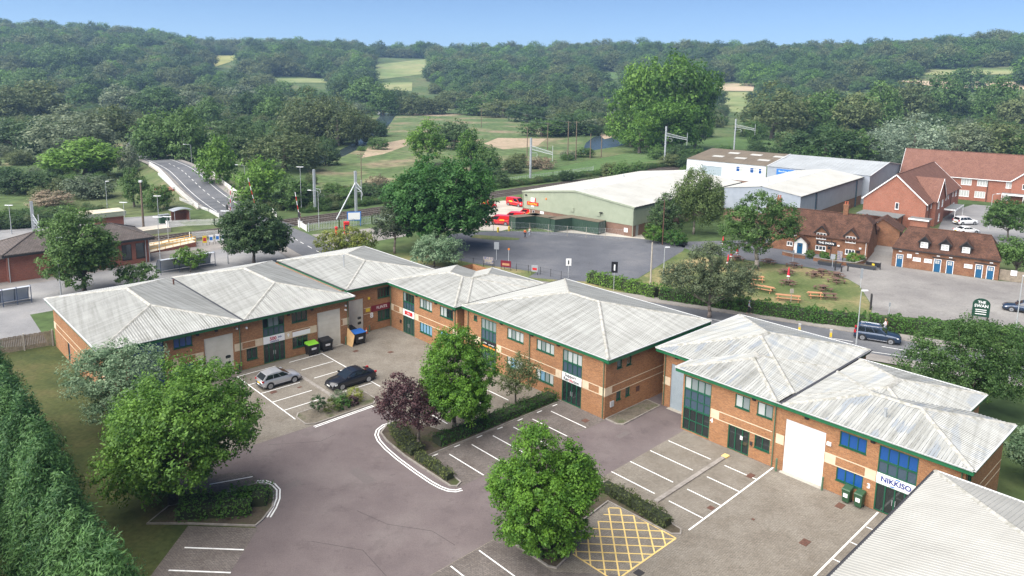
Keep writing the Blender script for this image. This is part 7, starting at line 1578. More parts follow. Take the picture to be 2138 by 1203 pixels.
    for s in (1, -1):
        zh = float(np.interp(.95, bx, bz)) - .10; MB().hexa([(X(.93), s * (W * .62), zh - .06), (X(.985), s * W * .55, zh - .07), (X(.955), s * W * .93, zh - .07), (X(.91), s * W * .985, zh - .04), (X(.93), s * W * .62, zh + .09), (X(.972), s * W * .55, zh + .03), (X(.945), s * W * .93, zh + .05), (X(.90), s * W * .985, zh + .09)]).build('headlight', 'lamp_clear', th)
        zt_ = S['belt'][1][1] - .06; h_ = .16 if kind not in ('suv', 'van') else .34; MB().box(X(-.002), X(.045), min(s * W * .74, s * W * .93), max(s * W * .74, s * W * .93), zt_ - h_ * .5, zt_ + h_ * .5).build('tail_light', 'lamp_red', th)
        xm_ = edge_x(zb + .05, False) - .12; MB().box(xm_ - .08, xm_ + .1, min(s * (W - .02), s * (W + .19)), max(s * (W - .02), s * (W + .19)), zb + .02, zb + .16).build('mirror', pt, th)
        q = MB(); q.box(X(.30), X(.72), min(s * (W - .02), s * (W + .008)), max(s * (W - .02), s * (W + .008)), .24, .32); q.build('sill_trim', 'chrome' if kind == 'suv' else 'trim_black', th)
        if rails: MB().box(X(.12), X(.6), min(s * W * .66, s * W * .70), max(s * W * .66, s * W * .70), S['H'] - .02, S['H'] + .05).build('roof_rail', 'chrome', th)
        if livery: MB().box(X(.22), X(.42), min(s * (W + .0), s * (W + .012)), max(s * (W + .0), s * (W + .012)), .95, 1.25).build('emblem', 'plate_yellow', th)
    zg = float(np.interp(.98, bx, bz)); MB().box(X(.975), X(1.004), -W * .45, W * .45, zg - .24, zg - .06).build('grille', 'trim_black', th); MB().box(X(.985), X(1.006), -W * .8, W * .8, .24, .36).build('bumper', 'trim_black', th); MB().box(X(-.004), X(.01), -W * .8, W * .8, .26, .40).build('bumper', 'trim_black', th)
    MB().box(X(1.0), X(1.008), -.26, .26, .40, .51).build('number_plate', 'plate_white', th); MB().box(X(-.008), X(.0), -.26, .26, .60, .71).build('number_plate', 'plate_yellow', th)
    return th
def ec(q, p): return est(q, p)
car('hatch', 'paint_silver', 'parked_car', 'silver hatchback parked in the left bays facing the kerb', *ec(30.15, 65.1), EST)
car('sedan', 'paint_black', 'parked_car', 'black saloon car parked facing left beside the gravel bed', *ec(35.4, 60.55), EST + 180)
car('suv', 'paint_navy', 'moving_car', 'dark blue estate car with roof rails driving along the main road', 42.9, 82.9, -28, rails=True, z=.035)
car('suv', 'paint_white', 'parked_car', 'white sports utility car parked by the brick terrace porch', 96.4, 155.0, 12); car('sedan', 'paint_white', 'parked_car', 'white saloon half hidden behind the outbuilding ridge', 91.0, 145.6, 8)
car('hatch', 'paint_burgundy', 'parked_car', 'dark red car alone in the station car park', *ec(28.2, 167.0), EST + 80)
car('sedan', 'paint_navy', 'parked_car', 'dark blue car at the right edge of the pale car park', 68.0, 94.6, 150); car('hatch', 'paint_silver', 'parked_car', 'pale silver car cut off at the right edge by the lamp post', 68.8, 92.0, 150)
for i, (x, y, h, k, p_, lb) in enumerate(((1.0, 169.0, -42, 'van', 'paint_red', 'red delivery van parked in front of the white van by the warehouse'), (-5.2, 167.0, -52, 'hatch', 'paint_red', 'small red delivery car half hidden by the chestnut tree'), (5.6, 174.0, -40, 'van', 'paint_white', 'white van partly hidden by the green warehouse corner'),
        (-2.6, 147.2, 165, 'van', 'paint_red', 'nearest red delivery van with its rear facing the dark green containers'), (.4, 151.0, 165, 'van', 'paint_red', 'second red delivery van in the row behind the containers'), (3.2, 154.8, 165, 'van', 'paint_red', 'third red delivery van in the row behind the containers'), (5.2, 159.6, 165, 'van', 'paint_white', 'white van in the row behind the red vans'))):
    car(k, p_, 'delivery_van', lb, x, y, h, 'van' if k == 'van' else 'car', livery=(p_ == 'paint_red'), z=.02)

# ================================================================ people
mat('skin', (0.50, 0.30, 0.22), .6); mat('cloth_hivis', (0.85, 0.16, 0.02), .7); mat('cloth_navy', (0.02, 0.025, 0.05), .8); mat('cloth_white', (0.72, 0.72, 0.74), .8); mat('cloth_grey', (0.34, 0.38, 0.42), .8); mat('cloth_cream', (0.60, 0.54, 0.44), .8); mat('cloth_black', (0.02, 0.02, 0.022), .8); mat('hair_dark', (0.025, 0.016, 0.012), .7); mat('hair_fair', (0.30, 0.19, 0.09), .7); mat('bag_brown', (0.20, 0.07, 0.05), .7)
def person(label, x, y, head, h, top, legs, hair, step=.22, long_hair=False, bag=None, z=.02):
    """walking figure: one continuous skinned body; clothing and hair are children."""
    th = Thing('person', label, 'person', (x, y, z), 0); th.ob.rotation_euler = (0, 0, R(head)); th.o = Vector((0, 0, 0)); k = h / 1.75
    J = {'pel': (0, 0, .95), 'sp': (0, 0, 1.15), 'ch': (.01, 0, 1.36), 'nk': (.02, 0, 1.48), 'hd0': (.03, 0, 1.56), 'hd1': (.035, 0, 1.65), 'hd2': (.03, 0, 1.72)}
    for s, n in ((1, 'l'), (-1, 'r')):
        st = step * s; J['hp' + n] = (0, .09 * s, .90); J['kn' + n] = (st * .55 + .06, .095 * s, .49); J['an' + n] = (st - (.05 if s < 0 else 0), .09 * s, .09 + (.04 if s < 0 else 0)); J['to' + n] = (st + .15, .10 * s, .04)
        J['sh' + n] = (.01, .18 * s, 1.40); J['el' + n] = (-st * .45, .23 * s, 1.14); J['wr' + n] = (-st * .7 + .10, .23 * s, .92); J['ha' + n] = (-st * .7 + .14, .22 * s, .84)
    def skin(nm, chain, rad, m, parent):
        ks = list(dict.fromkeys(a for e in chain for a in e)); me = bpy.data.meshes.new(nm); me.from_pydata([tuple(c * k for c in J[a]) for a in ks], [(ks.index(a), ks.index(b)) for a, b in chain], [])
        o = bpy.data.objects.new(nm, me); COL.objects.link(o); md = o.modifiers.new('skin', 'SKIN'); sv = me.skin_vertices[0].data
        for i, a in enumerate(ks): r_ = rad[a] * k; sv[i].radius = (r_, r_) if not isinstance(rad[a], tuple) else rad[a]; sv[i].use_root = (i == 0)
        md.use_smooth_shade = True; o.modifiers.new('sub', 'SUBSURF').levels = 1; o.modifiers['sub'].render_levels = 1
        dg = bpy.context.evaluated_depsgraph_get(); m2 = bpy.data.meshes.new_from_object(o.evaluated_get(dg)); m2.materials.clear(); m2.materials.append(MATS[m]); bpy.data.objects.remove(o)
        ob = bpy.data.objects.new(nm, m2); COL.objects.link(ob); ob.parent = parent; return ob
    rad = dict(pel=.135, sp=.125, ch=.15, nk=.055, hd0=.075, hd1=.10, hd2=.07); 
    for n in 'lr': rad.update({'hp' + n: .09, 'kn' + n: .06, 'an' + n: .042, 'to' + n: .035, 'sh' + n: .065, 'el' + n: .045, 'wr' + n: .034, 'ha' + n: .04})
    E_b = [('pel', 'sp'), ('sp', 'ch'), ('ch', 'nk'), ('nk', 'hd0'), ('hd0', 'hd1'), ('hd1', 'hd2')] + [e for n in 'lr' for e in (('pel', 'hp' + n), ('hp' + n, 'kn' + n), ('kn' + n, 'an' + n), ('an' + n, 'to' + n), ('ch', 'sh' + n), ('sh' + n, 'el' + n), ('el' + n, 'wr' + n), ('wr' + n, 'ha' + n))]
    skin('body', E_b, rad, 'skin', th.ob)
    r2 = {a: v * 1.14 for a, v in rad.items()}
    skin('jacket', [('pel', 'sp'), ('sp', 'ch')] + [e for n in 'lr' for e in (('ch', 'sh' + n), ('sh' + n, 'el' + n), ('el' + n, 'wr' + n))], r2, top, th.ob); skin('trousers', [('pel', 'hpl'), ('pel', 'hpr')] + [e for n in 'lr' for e in (('hp' + n, 'kn' + n), ('kn' + n, 'an' + n))], r2, legs, th.ob)
    q = MB(); q.lathe([(.02, 1.775 * k), (.085 * k, 1.74 * k), (.108 * k, 1.68 * k), (.105 * k, (1.62 if not long_hair else 1.48) * k)], 10, (.01 * k, 0)); q.build('hair', hair, th, smooth=True)
    if bag: MB().box(-.26 * k, -.12 * k, -.14 * k, .14 * k, 1.02 * k, 1.4 * k).build('backpack', bag, th)
    return th
person('woman in white top and grey trousers walking past the blue car', 45.0, 85.35, 152, 1.70, 'cloth_white', 'cloth_grey', 'hair_fair', long_hair=True, bag='bag_brown', z=.14)
person('man in orange hi-vis jacket walking across the empty car park', 2.5, 134.9, 40, 1.78, 'cloth_hivis', 'cloth_navy', 'hair_dark'); person('person in cream top walking beside the man in orange', 3.4, 136.4, 40, 1.70, 'cloth_cream', 'cloth_grey', 'hair_fair')
person('person in dark clothes waiting by the yellow ramp rails', *est(37.0, 126.2), 120, 1.74, 'cloth_navy', 'cloth_black', 'hair_dark', step=.08); person('grey haired person on the footway behind the right hand roof ridge', 30.6, 91.6, -25, 1.74, 'cloth_grey', 'cloth_black', 'cloth_grey', z=.14)

# ================================================================ yard objects
mat('bin_green', (0.025, 0.075, 0.035), .5); mat('lid_lime', (0.20, 0.50, 0.03), .5); mat('lid_blue', (0.02, 0.12, 0.42), .5); mat('ply', (0.48, 0.30, 0.13), .8, (0.56, 0.36, 0.17), 3); mat('cone_orange', (0.75, 0.12, 0.02), .6)
def skip_bin(label, q, p, lid, body='black_plastic', rot=EST, s=1.0):
    x, y = est(q, p); th = Thing('waste_bin', label, 'bin', (x, y, .03)); th.ob.rotation_euler = (0, 0, R(rot)); th.o = Vector((0, 0, 0)); w, d, h = .62 * s, .5 * s, 1.15 * s
    MB().hexa([(-w * .85, -d * .85, .18), (w * .85, -d * .85, .18), (w * .85, d * .85, .18), (-w * .85, d * .85, .18), (-w, -d, h), (w, -d, h), (w, d, h), (-w, d, h)]).build('tub', body, th); MB().box(-w - .04, w + .04, -d - .05, d + .04, h, h + .06).build('rim', body, th)
    MB().hexa([(-w, -d, h + .06), (w, -d, h + .06), (w, d, h + .06), (-w, d, h + .06), (-w * .95, -d * .9, h + .12), (w * .95, -d * .9, h + .12), (w * .95, d, h + .24), (-w * .95, d, h + .24)]).build('lid', lid, th)
    for sx in (-1, 1):
        for sy in (-1, 1): MB().tube((sx * w * .75, sy * d * .75 - .03, .09), (sx * w * .75, sy * d * .75 + .03, .09), .09, .09, 10).build('castor', 'tyre', th)
    for dx in (-.06, .06): MB().box(-.28 + .3 * 0, .28, -d * .97 - .015, -d * .97, .72 + dx, .80 + dx).build('label', 'sign_white', th)
skip_bin('black wheeled waste bin with a lime green lid below the office window', 36.2, 69.85, 'lid_lime'); skip_bin('black wheeled waste bin with black lid beside the cream roller door', 37.9, 69.95, 'black_plastic'); skip_bin('black wheeled waste bin with a bright blue lid by the plywood sheet', 41.7, 69.5, 'lid_blue', s=1.1); skip_bin('black waste bin behind the blue lidded one', 41.6, 71.3, 'black_plastic', s=1.05)
def wheelie(label, q, p):
    x, y = est(q, p); th = Thing('wheelie_bin', label, 'bin', (x, y, .03)); th.ob.rotation_euler = (0, 0, R(EST)); th.o = Vector((0, 0, 0))
    MB().hexa([(-.24, -.22, .1), (.26, -.22, .1), (.26, .22, .1), (-.24, .22, .1), (-.32, -.29, 1.05), (.34, -.29, 1.05), (.34, .29, 1.05), (-.32, .29, 1.05)]).build('tub', 'bin_green', th); MB().hexa([(-.36, -.31, 1.05), (.38, -.31, 1.05), (.38, .31, 1.05), (-.36, .31, 1.05), (-.30, -.27, 1.12), (.36, -.27, 1.2), (.36, .27, 1.2), (-.30, .27, 1.12)]).build('lid', 'bin_green', th)
    for s in (-1, 1): MB().tube((.24, s * .18, .11), (.24, s * .26, .11), .11, .11, 12).build('wheel', 'tyre', th)
    MB().box(-.335, -.30, -.15, .15, .5, .78).build('label', 'sign_white', th)
wheelie('green wheelie bin under the blue window, left of the pair', 51.3, 19.2); wheelie('green wheelie bin under the blue window, right of the pair', 51.35, 18.35)
def bollard(label, q, p, h=.95, m='pipe_green', r=.075, wpos=None, group=None):
    x, y = wpos or est(q, p); th = Thing('bollard', label, 'bollard', (x, y, 0), 0, group); th.o = Vector((0, 0, 0)); MB().tube((0, 0, 0), (0, 0, h), r, r, 10).build('post', m, th); MB().lathe([(r, h), (r * .8, h + .03), (r * .3, h + .05)], 10).build('cap', m, th); return th
bollard('green bollard left of the white roller door', 51.45, 24.7, 1.05); bollard('green bollard right of the white roller door', 51.5, 21.1, 1.05); bollard('green bollard between the lime lidded bin and the black bin', 37.05, 69.8); bollard('green bollard right of the cream roller door', 40.4, 70.0); bollard('dark bollard right of the cream sectional door', 28.3, 69.9, 1.0, 'dark_iron'); bollard('green bollard beside the traffic cone at the corner unit', 44.6, 71.8, .8)
PL = Thing('plywood_sheet', 'bare plywood sheet leaning against the downpipe by the bins', 'sheet', (40.5, 69.4), EST); MB().hexa([(40.55, 68.9, .02), (40.6, 68.9, .02), (40.55, 70.1, .02), (40.5, 70.1, .02), (40.85, 68.9, 1.25), (40.9, 68.9, 1.25), (40.75, 70.1, 1.9), (40.7, 70.1, 1.9)]).build('panel', 'ply', PL)
CN_ = Thing('traffic_cone', 'orange and white traffic cone outside the corner unit', 'cone', (44.1, 71.7), EST); MB().box(43.93, 44.27, 71.53, 71.87, .02, .07).build('base', 'black_plastic', CN_); MB().lathe([(.14, .07), (.10, .3)], 12, (44.1, 71.7)).build('lower_cone', 'cone_orange', CN_); MB().lathe([(.10, .3), (.07, .48)], 12, (44.1, 71.7)).build('white_band', 'sign_white', CN_); MB().lathe([(.07, .48), (.03, .72)], 12, (44.1, 71.7)).build('cone_tip', 'cone_orange', CN_)
# timber fence at the left, panel by panel
FN = Thing('timber_fence', 'weathered close boarded fence between the lawn and the station forecourt', 'fence', (7, 92), EST)
k = 0
for i in range(120):
    q = -2.0 + i * .153; p = 92.6 - (q + 2) * .12; b = MB(); b.box(q, q + .135, p, p + .02, .08, 1.75 + .03 * math.sin(i * 2.1)); b.build('board', 'timber_weathered', FN)
for i in range(8): q = -2.0 + i * 2.6; p = 92.6 - (q + 2) * .12; MB().box(q - .06, q + .06, p - .1, p, 0, 1.9).build('post', 'concrete', FN)
for z in (.4, 1.45): MB().beam((-2, 92.65, z), (16.3, 90.45, z), .06, .09).build('rail', 'timber_weathered', FN)
# ================================================================ street and railway furniture
mat('lamp_grey', (0.42, 0.44, 0.45), .5, metal=.2); mat('lamp_head', (0.62, 0.63, 0.64), .4); mat('wood_pole', (0.13, 0.095, 0.07), .9, (0.19, 0.14, 0.10), 4); mat('bare_wood', (0.34, 0.30, 0.25), .9, (0.42, 0.38, 0.32), 3); mat('rail_yellow', (0.75, 0.40, 0.03), .5); mat('red_paint', (0.60, 0.02, 0.02), .45); mat('picnic_brown', (0.105, 0.058, 0.042), .9, (0.16, 0.095, 0.07), 4); mat('picnic_new', (0.40, 0.19, 0.095), .8, (0.48, 0.25, 0.13), 4); mat('parasol_red', (0.55, 0.02, 0.04), .8); mat('sign_green', (0.010, 0.05, 0.03), .5); mat('perspex', (0.55, 0.58, 0.62), .25); mat('frame_blue', (0.06, 0.085, 0.14), .5); mat('planter', (0.045, 0.05, 0.06), .7); mat('poster_mix', (0.45, 0.38, 0.30), .6, (0.08, 0.10, 0.22), 3)
def T0(name, label, cat, x, y, z=0, rot=0, group=None):
    th = Thing(name, label, cat, (x, y, z), 0, group); th.ob.rotation_euler = (0, 0, R(rot)); th.o = Vector((0, 0, 0)); return th
def lamp(label, x, y, h, arm=(0, 0), heads=1, rot=0, m='lamp_grey', name='street_lamp', z=0):
    th = T0(name, label, 'lamp post', x, y, z, rot); q = MB(); q.tube((0, 0, 0), (0, 0, 1.3), .10, .09, 8); q.tube((0, 0, 1.3), (0, 0, h), .065, .045, 8); q.build('post', m, th)
    L_ = arm[0]
    if L_: MB().path([(0, 0, h - .15), (L_ * .3, 0, h + .05), (L_, 0, h + .12)], .035).build('arm', m, th)
    for s in ((1, -1) if heads == 2 else (1,)):
        x0 = s * max(L_, .12); b = MB(); b.hexa([(x0 - .1 * s, -.14, h + .05), (x0 + .62 * s, -.11, h + .10), (x0 + .62 * s, .11, h + .10), (x0 - .1 * s, .14, h + .05), (x0 - .1 * s, -.11, h + .19), (x0 + .6 * s, -.08, h + .2), (x0 + .6 * s, .08, h + .2), (x0 - .1 * s, .11, h + .19)]); b.build('lamp_head', 'lamp_head', th)
    return th
lamp('pale lamp post in front of the tall station tree', *est(21.1, 109.8), 7.9, heads=1, rot=20); lamp('twin headed lamp post in front of the dark tree by the crossing', *est(44.7, 112.9), 8.3, heads=2); lamp('twin headed lamp post behind the bike shelter beside the ramp', *est(36.9, 120.0), 7.2, heads=2)
lamp('tall twin headed lamp post just beyond the level crossing', -45.5, 157.8, 9.6, heads=2); lamp('bracket lamp post near the far end of the crossing', -64.2, 176.4, 7.5, (1.6, 0), rot=180); lamp('bracket lamp post beside the humped bridge', -92.9, 213.5, 8.0, (1.6, 0), rot=180, z=.5); lamp('lamp post half way to the trees along the bridge road', -122.0, 262.0, 8, (1.6, 0), rot=180)
lamp('single lamp post on the estate side of the main road by the blue car', 39.8, 81.4, 6.3, heads=1, rot=0); lamp('tall white lamp post at the right edge beside the parked cars', 59.5, 83.7, 7.7, heads=1, rot=0); lamp('small lamp post on the pub lawn left of the pine', 22.9, 108.0, 4.8, heads=1); lamp('lamp post beside the chestnut tree behind the whitebeam', -12.3, 126.5, 5.6, heads=1, rot=0); lamp('white bracket lamp post by the brick terrace', 98.6, 150.6, 7.2, (.9, 0)); lamp('lamp post on the railway bank left of the willow', *est(43.5, 174.0), 6, heads=1); lamp('thin lamp post by the palisade fence at the crossing', -37.5, 141.5, 7.2, (1.4, 0), rot=180)
for (q, p), lb in (((47.2, 152.8), 'slim platform lamp post left of the timber pole'), ((40.0, 149.0), 'slim platform lamp post at the far platform edge'), ((41.5, 130.0), 'slim platform lamp post on the near platform'), ((23.5, 158.0), 'slim platform lamp post beside the red car')): lamp(lb, *est(q, p), 5.2, heads=2)
def pole(label, x, y, h, m='wood_pole', r=.13, arms=0, top=None, name='utility_pole', lean=0):
    th = T0(name, label, 'pole', x, y); MB().tube((0, 0, 0), (lean, 0, h), r, r * .7, 8).build('post', m, th)
    for k in range(arms): MB().box(-1.1, 1.1, -.06, .06, h - .5 - k * .6, h - .38 - k * .6).build('crossarm', m, th)
    if top: MB().box(-.28, .28, -.2, .2, h, h + .35).build('floodlight', top, th)
    return th
pole('thick timber pole with a floodlight beside the far platform', *est(43.3, 149.3), 8.8, r=.22, top='lamp_head'); pole('bare timber pole at the edge of the empty car park', 20.0, 102.8, 6.8, 'bare_wood', .14); pole('bare timber pole with crossarm on the marsh left of the chestnut', -40.8, 198.7, 8.5, arms=2); pole('dark pole by the warehouse corner beside the evergreen', 27.3, 131.0, 8.2, 'rust_iron', .11); pole('slim pole on the marsh near the big willow', -74.8, 299.8, 9)
for i, (x, y) in enumerate(((19.6, 263.5), (22.6, 264.7), (28.4, 271.0), (33.0, 276.0))): pole(('left' if i == 0 else 'second' if i == 1 else 'third' if i == 2 else 'right') + ' pole of the close group carrying power lines beside the river bend', x, y, 14 if i < 2 else 9, r=.2, arms=1 if i < 2 else 0)
for i, (x, y) in enumerate(((5.2, 269.1), (14.0, 300.0), (-18.0, 420), (-22.6, 551.7), (-36, 640))): pole(['tall brown pole on the marsh', 'pale pole further out on the marsh', 'distant pole on the marsh edge', 'far twin pole among the reeds', 'farthest pole below the green hill field'][i], x, y, 11, r=.18, arms=1)
for i, (x, y) in enumerate(((-139.1, 410.6), (-133.0, 405.0), (-135.2, 427.6), (-120, 380))): pole(['left', 'second', 'third', 'right'][i] + ' of the slim poles among the trees beyond the willow', x, y, 11.5, 'bare_wood', .14)
# wires along the marsh poles
mat('wire', (0.05, 0.07, 0.065), .6)
PWL = T0('power_line', 'overhead power cables sweeping across the marsh between the poles', 'cables', 0, 0)
for (a, b) in (((19.6, 263.5, 13.6), (-22.6, 551.7, 10.8)), ((22.6, 264.7, 13.6), (14.0, 300.0, 10.8)), ((14, 300, 10.8), (-18, 420, 10.8))):
    for o_ in (-.9, 0, .9):
        A_, B_ = Vector(a), Vector(b); pts_ = [A_.lerp(B_, t / 12) + Vector((o_, 0, -4 * (t / 12) * (1 - t / 12) * 1.5)) for t in range(13)]; MB().path(pts_, .035, 4).build('cable', 'wire', PWL)
# ---------------------------------------------------------------- overhead line masts
def mast(label, q, p, h, arm=0, brace=False):
    x, y = est(q, p); th = T0('overhead_line_mast', label, 'mast', x, y, 0, EST); w = .22; m = 'gal_steel'
    b = MB(); b.box(-w, w, -w, -w + .05, 0, h); b.box(-w, w, w - .05, w, 0, h); b.box(-.03, .03, -w + .05, w - .05, 0, h); b.build('mast_post', m, th); MB().box(-.4, .4, -.4, .4, 0, .35).build('footing', 'concrete', th)
    if brace: MB().tube((0, 0, h - 2.4), (-4.6, 0, .2), .14, .14, 8).build('brace', m, th)
    if arm:
        s = 1 if arm > 0 else -1; A = abs(arm); z1, z2 = h - 2.2, h - 3.2; q = MB(); q.beam((0, 0, z1), (0, -s * A, z1 - 1.2), .10, .10); q.beam((0, 0, z2), (0, -s * A, z1 - 1.8), .10, .10)
        for k in range(int(A / .45)): t = (k + .5) * .45 / A; zt, zb_ = z1 - 1.2 * t, z2 + (z1 - 1.8 - z2) * t; q.beam((0, -s * A * t, zt), (0, -s * A * (t + .03), zb_), .05, .05)
        q.build('cantilever', m, th); q = MB(); q.tube((0, -s * A, z1 + .6), (0, -s * A, z1 - 3.6), .07, .07, 6); q.build('drop_post', m, th)
    for z in ((h * .55,) if not arm else (h - 4.2,)):
        q = MB(); q.path([(0, -.2, z), (0, -2.4, z + .15), (0, -2.7, z - .5), (0, -2.1, z - .9)], .04, 5); q.build('registration_arm', m, th)
    return th
mast('left galvanised mast beside the level crossing', 76.7, 144.6, 9.2); mast('braced galvanised mast right of the crossing with a diagonal strut', 80.0, 133.2, 9.8, 2.2, True); mast('tall galvanised mast with lattice arm behind the green warehouse', 145.1, 148.0, 12.6, 8.5); mast('tall galvanised mast with lattice arm above the white workshop', 210.0, 148.9, 13.4, 8.5); mast('distant galvanised mast right of the workshop roof', 264.8, 155, 14.0, 8.5); mast('far right galvanised mast among the trees', 380, 172, 15, 9); mast('galvanised mast with sloping arm at the left edge', 26.0, 152.5, 6.5, 5)
OH = T0('contact_wires', 'thin overhead contact wires above the two tracks', 'wires', 0, 0)
for c in (0, 3.7):
    for z in (4.9, 6.1): MB().path([(*est(q, float(np.interp(q, [a for a, _ in TRK], [b for _, b in TRK])) + c), z) for q in range(-90, 340, 20)], .018, 4).build('wire', 'wire', OH)
# ---------------------------------------------------------------- fences
def paling(label, pts, h=1.1, m='render_white', pitch=.16, w=.085, base=0, name='paling_fence'):
    th = T0(name, label, 'fence', 0, 0); n = 0
    for a, b in zip(pts[:-1], pts[1:]):
        A_, B_ = Vector(a), Vector(b); d = B_ - A_; L_ = d.length; d.normalize(); za, zb_ = (a[2], b[2]) if len(a) > 2 else (base, base); A2, B2 = A_.xy.to_3d(), B_.xy.to_3d()
        for z in (.25, h - .25): MB().beam((A2.x, A2.y, za + z), (B2.x, B2.y, zb_ + z), .04, .08).build('rail', m, th)
        k = int(L_ / pitch)
        for i in range(k + 1):
            p = A2.lerp(B2, i / max(1, k)); z0 = za + (zb_ - za) * i / max(1, k); o = MB().box(p.x - w / 2, p.x + w / 2, p.y - .02, p.y + .02, z0 + .05, z0 + h).build('pale', m, th); n += 1
        for p, z0 in ((A2, za), (B2, zb_)): MB().box(p.x - .07, p.x + .07, p.y - .07, p.y + .07, z0, z0 + h + .1).build('post', m, th)
    return th
E3 = lambda q, p, z=0: (*est(q, p), z)
paling('white paling fence along the end of the far platform', [E3(45.8, 143.0, .4), E3(46.2, 145.6, .4), E3(54.4, 143.2, .1), E3(57.2, 143.4, 0)], 1.25, pitch=.2); paling('white paling fence at the end of the near platform', [E3(46.0, 136.9 - 4.2, .3), E3(46.2, 132.9, .3), E3(51.2, 133.0, .1), E3(57.0, 132.8, 0)], 1.2, pitch=.2)
paling('white paling fence beside the road ramp left of the crossing', [E3(57.8, 149.5), E3(58.3, 156), E3(57.8, 163.5, .2), E3(57.6, 171, .5)], 1.1, pitch=.24); paling('white paling fence on the far side of the crossing by the barrier', [E3(67.2, 143.2), E3(68.4, 147.4)], 1.2, pitch=.2); paling('white paling fence on the near side of the crossing', [E3(66.6, 132.4), E3(65.6, 127.2)], 1.2, pitch=.2)
paling('grey steel palisade fence along the railway behind the crossing footway', [E3(65.8, 126.8), E3(72, 126.2), E3(79, 125.6), E3(90, 127), E3(101, 128)], 1.6, 'gal_steel', .32, .07, name='palisade_fence'); paling('grey steel palisade fence beyond the tracks in the scrub', [E3(70, 156), E3(80, 157), E3(92, 152), E3(98, 150)], 1.7, 'gal_steel', .34, .07, name='palisade_fence'); paling('pale post and mesh fence between the tracks and the green field', [E3(112, 150.5), E3(135, 152), E3(160, 153.5), E3(180, 155)], 1.3, 'gal_steel', .7, .06, name='mesh_fence')
MF = T0('chain_link_fence', 'chain link fence on concrete posts in front of the green containers', 'fence', 0, 0)
fp = [(-7, 140.2), (-3.5, 140.4), (0, 140.2), (3.5, 139.6), (7, 138.3), (10.5, 137.0), (14, 136.2), (17.5, 135.6), (21, 134.9)]
for a, b in zip(fp[:-1], fp[1:]):
    MB().tube((*a, 0), (*a, 2.0), .05, .05, 6).build('post', 'concrete', MF)
    for z in (.1, 1.0, 1.9): MB().tube((*a, z), (*b, z), .012, .012, 4).build('wire', 'gal_steel', MF)
    q = MB(); A_, B_ = Vector(a), Vector(b)
    for k in range(12): u, v = A_.lerp(B_, k / 12), A_.lerp(B_, (k + 1) / 12); q.tube((*u, .1), (*v, 1.9), .006, .006, 3, False); q.tube((*v, .1), (*u, 1.9), .006, .006, 3, False)
    q.build('mesh', 'gal_steel', MF)
LF = T0('garden_fence', 'low wire fence along the grass verge by the posters', 'fence', 0, 0); fp = [(-12, 118.5), (-6, 114.4), (-1, 112.2), (4.5, 109.6), (9, 106.0)]
for a, b in zip(fp[:-1], fp[1:]):
    for k in range(3): p = Vector(a).lerp(Vector(b), k / 3); MB().tube((*p, 0), (*p, 1.2), .04, .04, 6).build('post', 'dark_iron', LF)
    for z in (.5, 1.1): MB().tube((*a, z), (*b, z), .012, .012, 4).build('wire', 'dark_iron', LF)
# ---------------------------------------------------------------- level crossing
def barrier(label, x, y, h, rot, lean):
    th = T0('crossing_barrier', label, 'barrier', x, y, 0, rot); MB().box(-.35, .35, -.3, .3, 0, 1.1).build('machine_box', 'sign_white', th); n = 7; d = Vector((lean, 0, h))
    for k in range(n): a, b = d * (k / n), d * ((k + 1) / n); MB().tube(a + Vector((0, 0, .9)), b + Vector((0, 0, .9)), .075, .07, 8).build('boom_band', 'red_paint' if k % 2 else 'sign_white', th)
barrier('raised red and white barrier boom on the near right of the crossing', *est(66.6, 131.6), 6.0, 0, -.8); barrier('raised red and white barrier boom on the far side of the crossing', *est(67.0, 152.6), 6.4, 0, -1.4); barrier('raised red and white barrier boom left of the crossing road', *est(59.4, 147.6), 5.8, 0, .3)
def wigwag(label, x, y):
    th = T0('crossing_signal', label, 'signal', x, y, 0, 128); MB().tube((0, 0, 0), (0, 0, 2.2), .07, .07, 8).build('post', 'gal_steel', th); MB().tube((0, -.04, 2.6), (0, .04, 2.6), .62, .62, 16).build('backboard', 'black_plastic', th)
    for k in range(14): a = 2 * math.pi * k / 14; MB().box(.6 * math.cos(a) - .07, .6 * math.cos(a) + .07, -.07, -.045, 2.6 + .6 * math.sin(a) - .07, 2.6 + .6 * math.sin(a) + .07).build('border_mark', 'sign_white' if k % 2 else 'red_paint', th)
    for s in (-.25, .25): MB().tube((s, -.12, 2.62), (s, -.05, 2.62), .15, .15, 12).build('lamp', 'lamp_red', th)
wigwag('round road signal with chequered border at the near crossing barrier', *est(65.9, 130.6)); wigwag('road signal seen edge on at the left crossing barrier', *est(58.6, 147.0))
RL = T0('relay_cabinet', 'cream equipment cabinet beside the far mast', 'cabinet', *est(101, 150), 0, EST); MB().box(-2.2, 2.2, -1, 1, .3, 2.3).build('cabin', 'platform_edge', RL); MB().box(-2.4, 2.4, -1.1, 1.1, 2.3, 2.45).build('roof_deck', 'platform_edge', RL); MB().box(-1.0, -.2, -1.03, -1, .3, 2.0).build('door', 'sign_yellow', RL)
BS = T0('notice_board', 'white notice board in a blue frame on the palisade fence', 'sign', *est(75.2, 126.0), 0, 15); MB().box(-1.35, 1.35, -.06, .06, 1.1, 2.9).build('frame', 'ink_blue', BS); MB().box(-1.15, 1.15, -.08, -.06, 1.3, 2.7).build('panel', 'sign_white', BS)
for s in (-1.2, 1.2): MB().box(s - .06, s + .06, -.05, .05, 0, 1.1).build('post', 'ink_blue', BS)
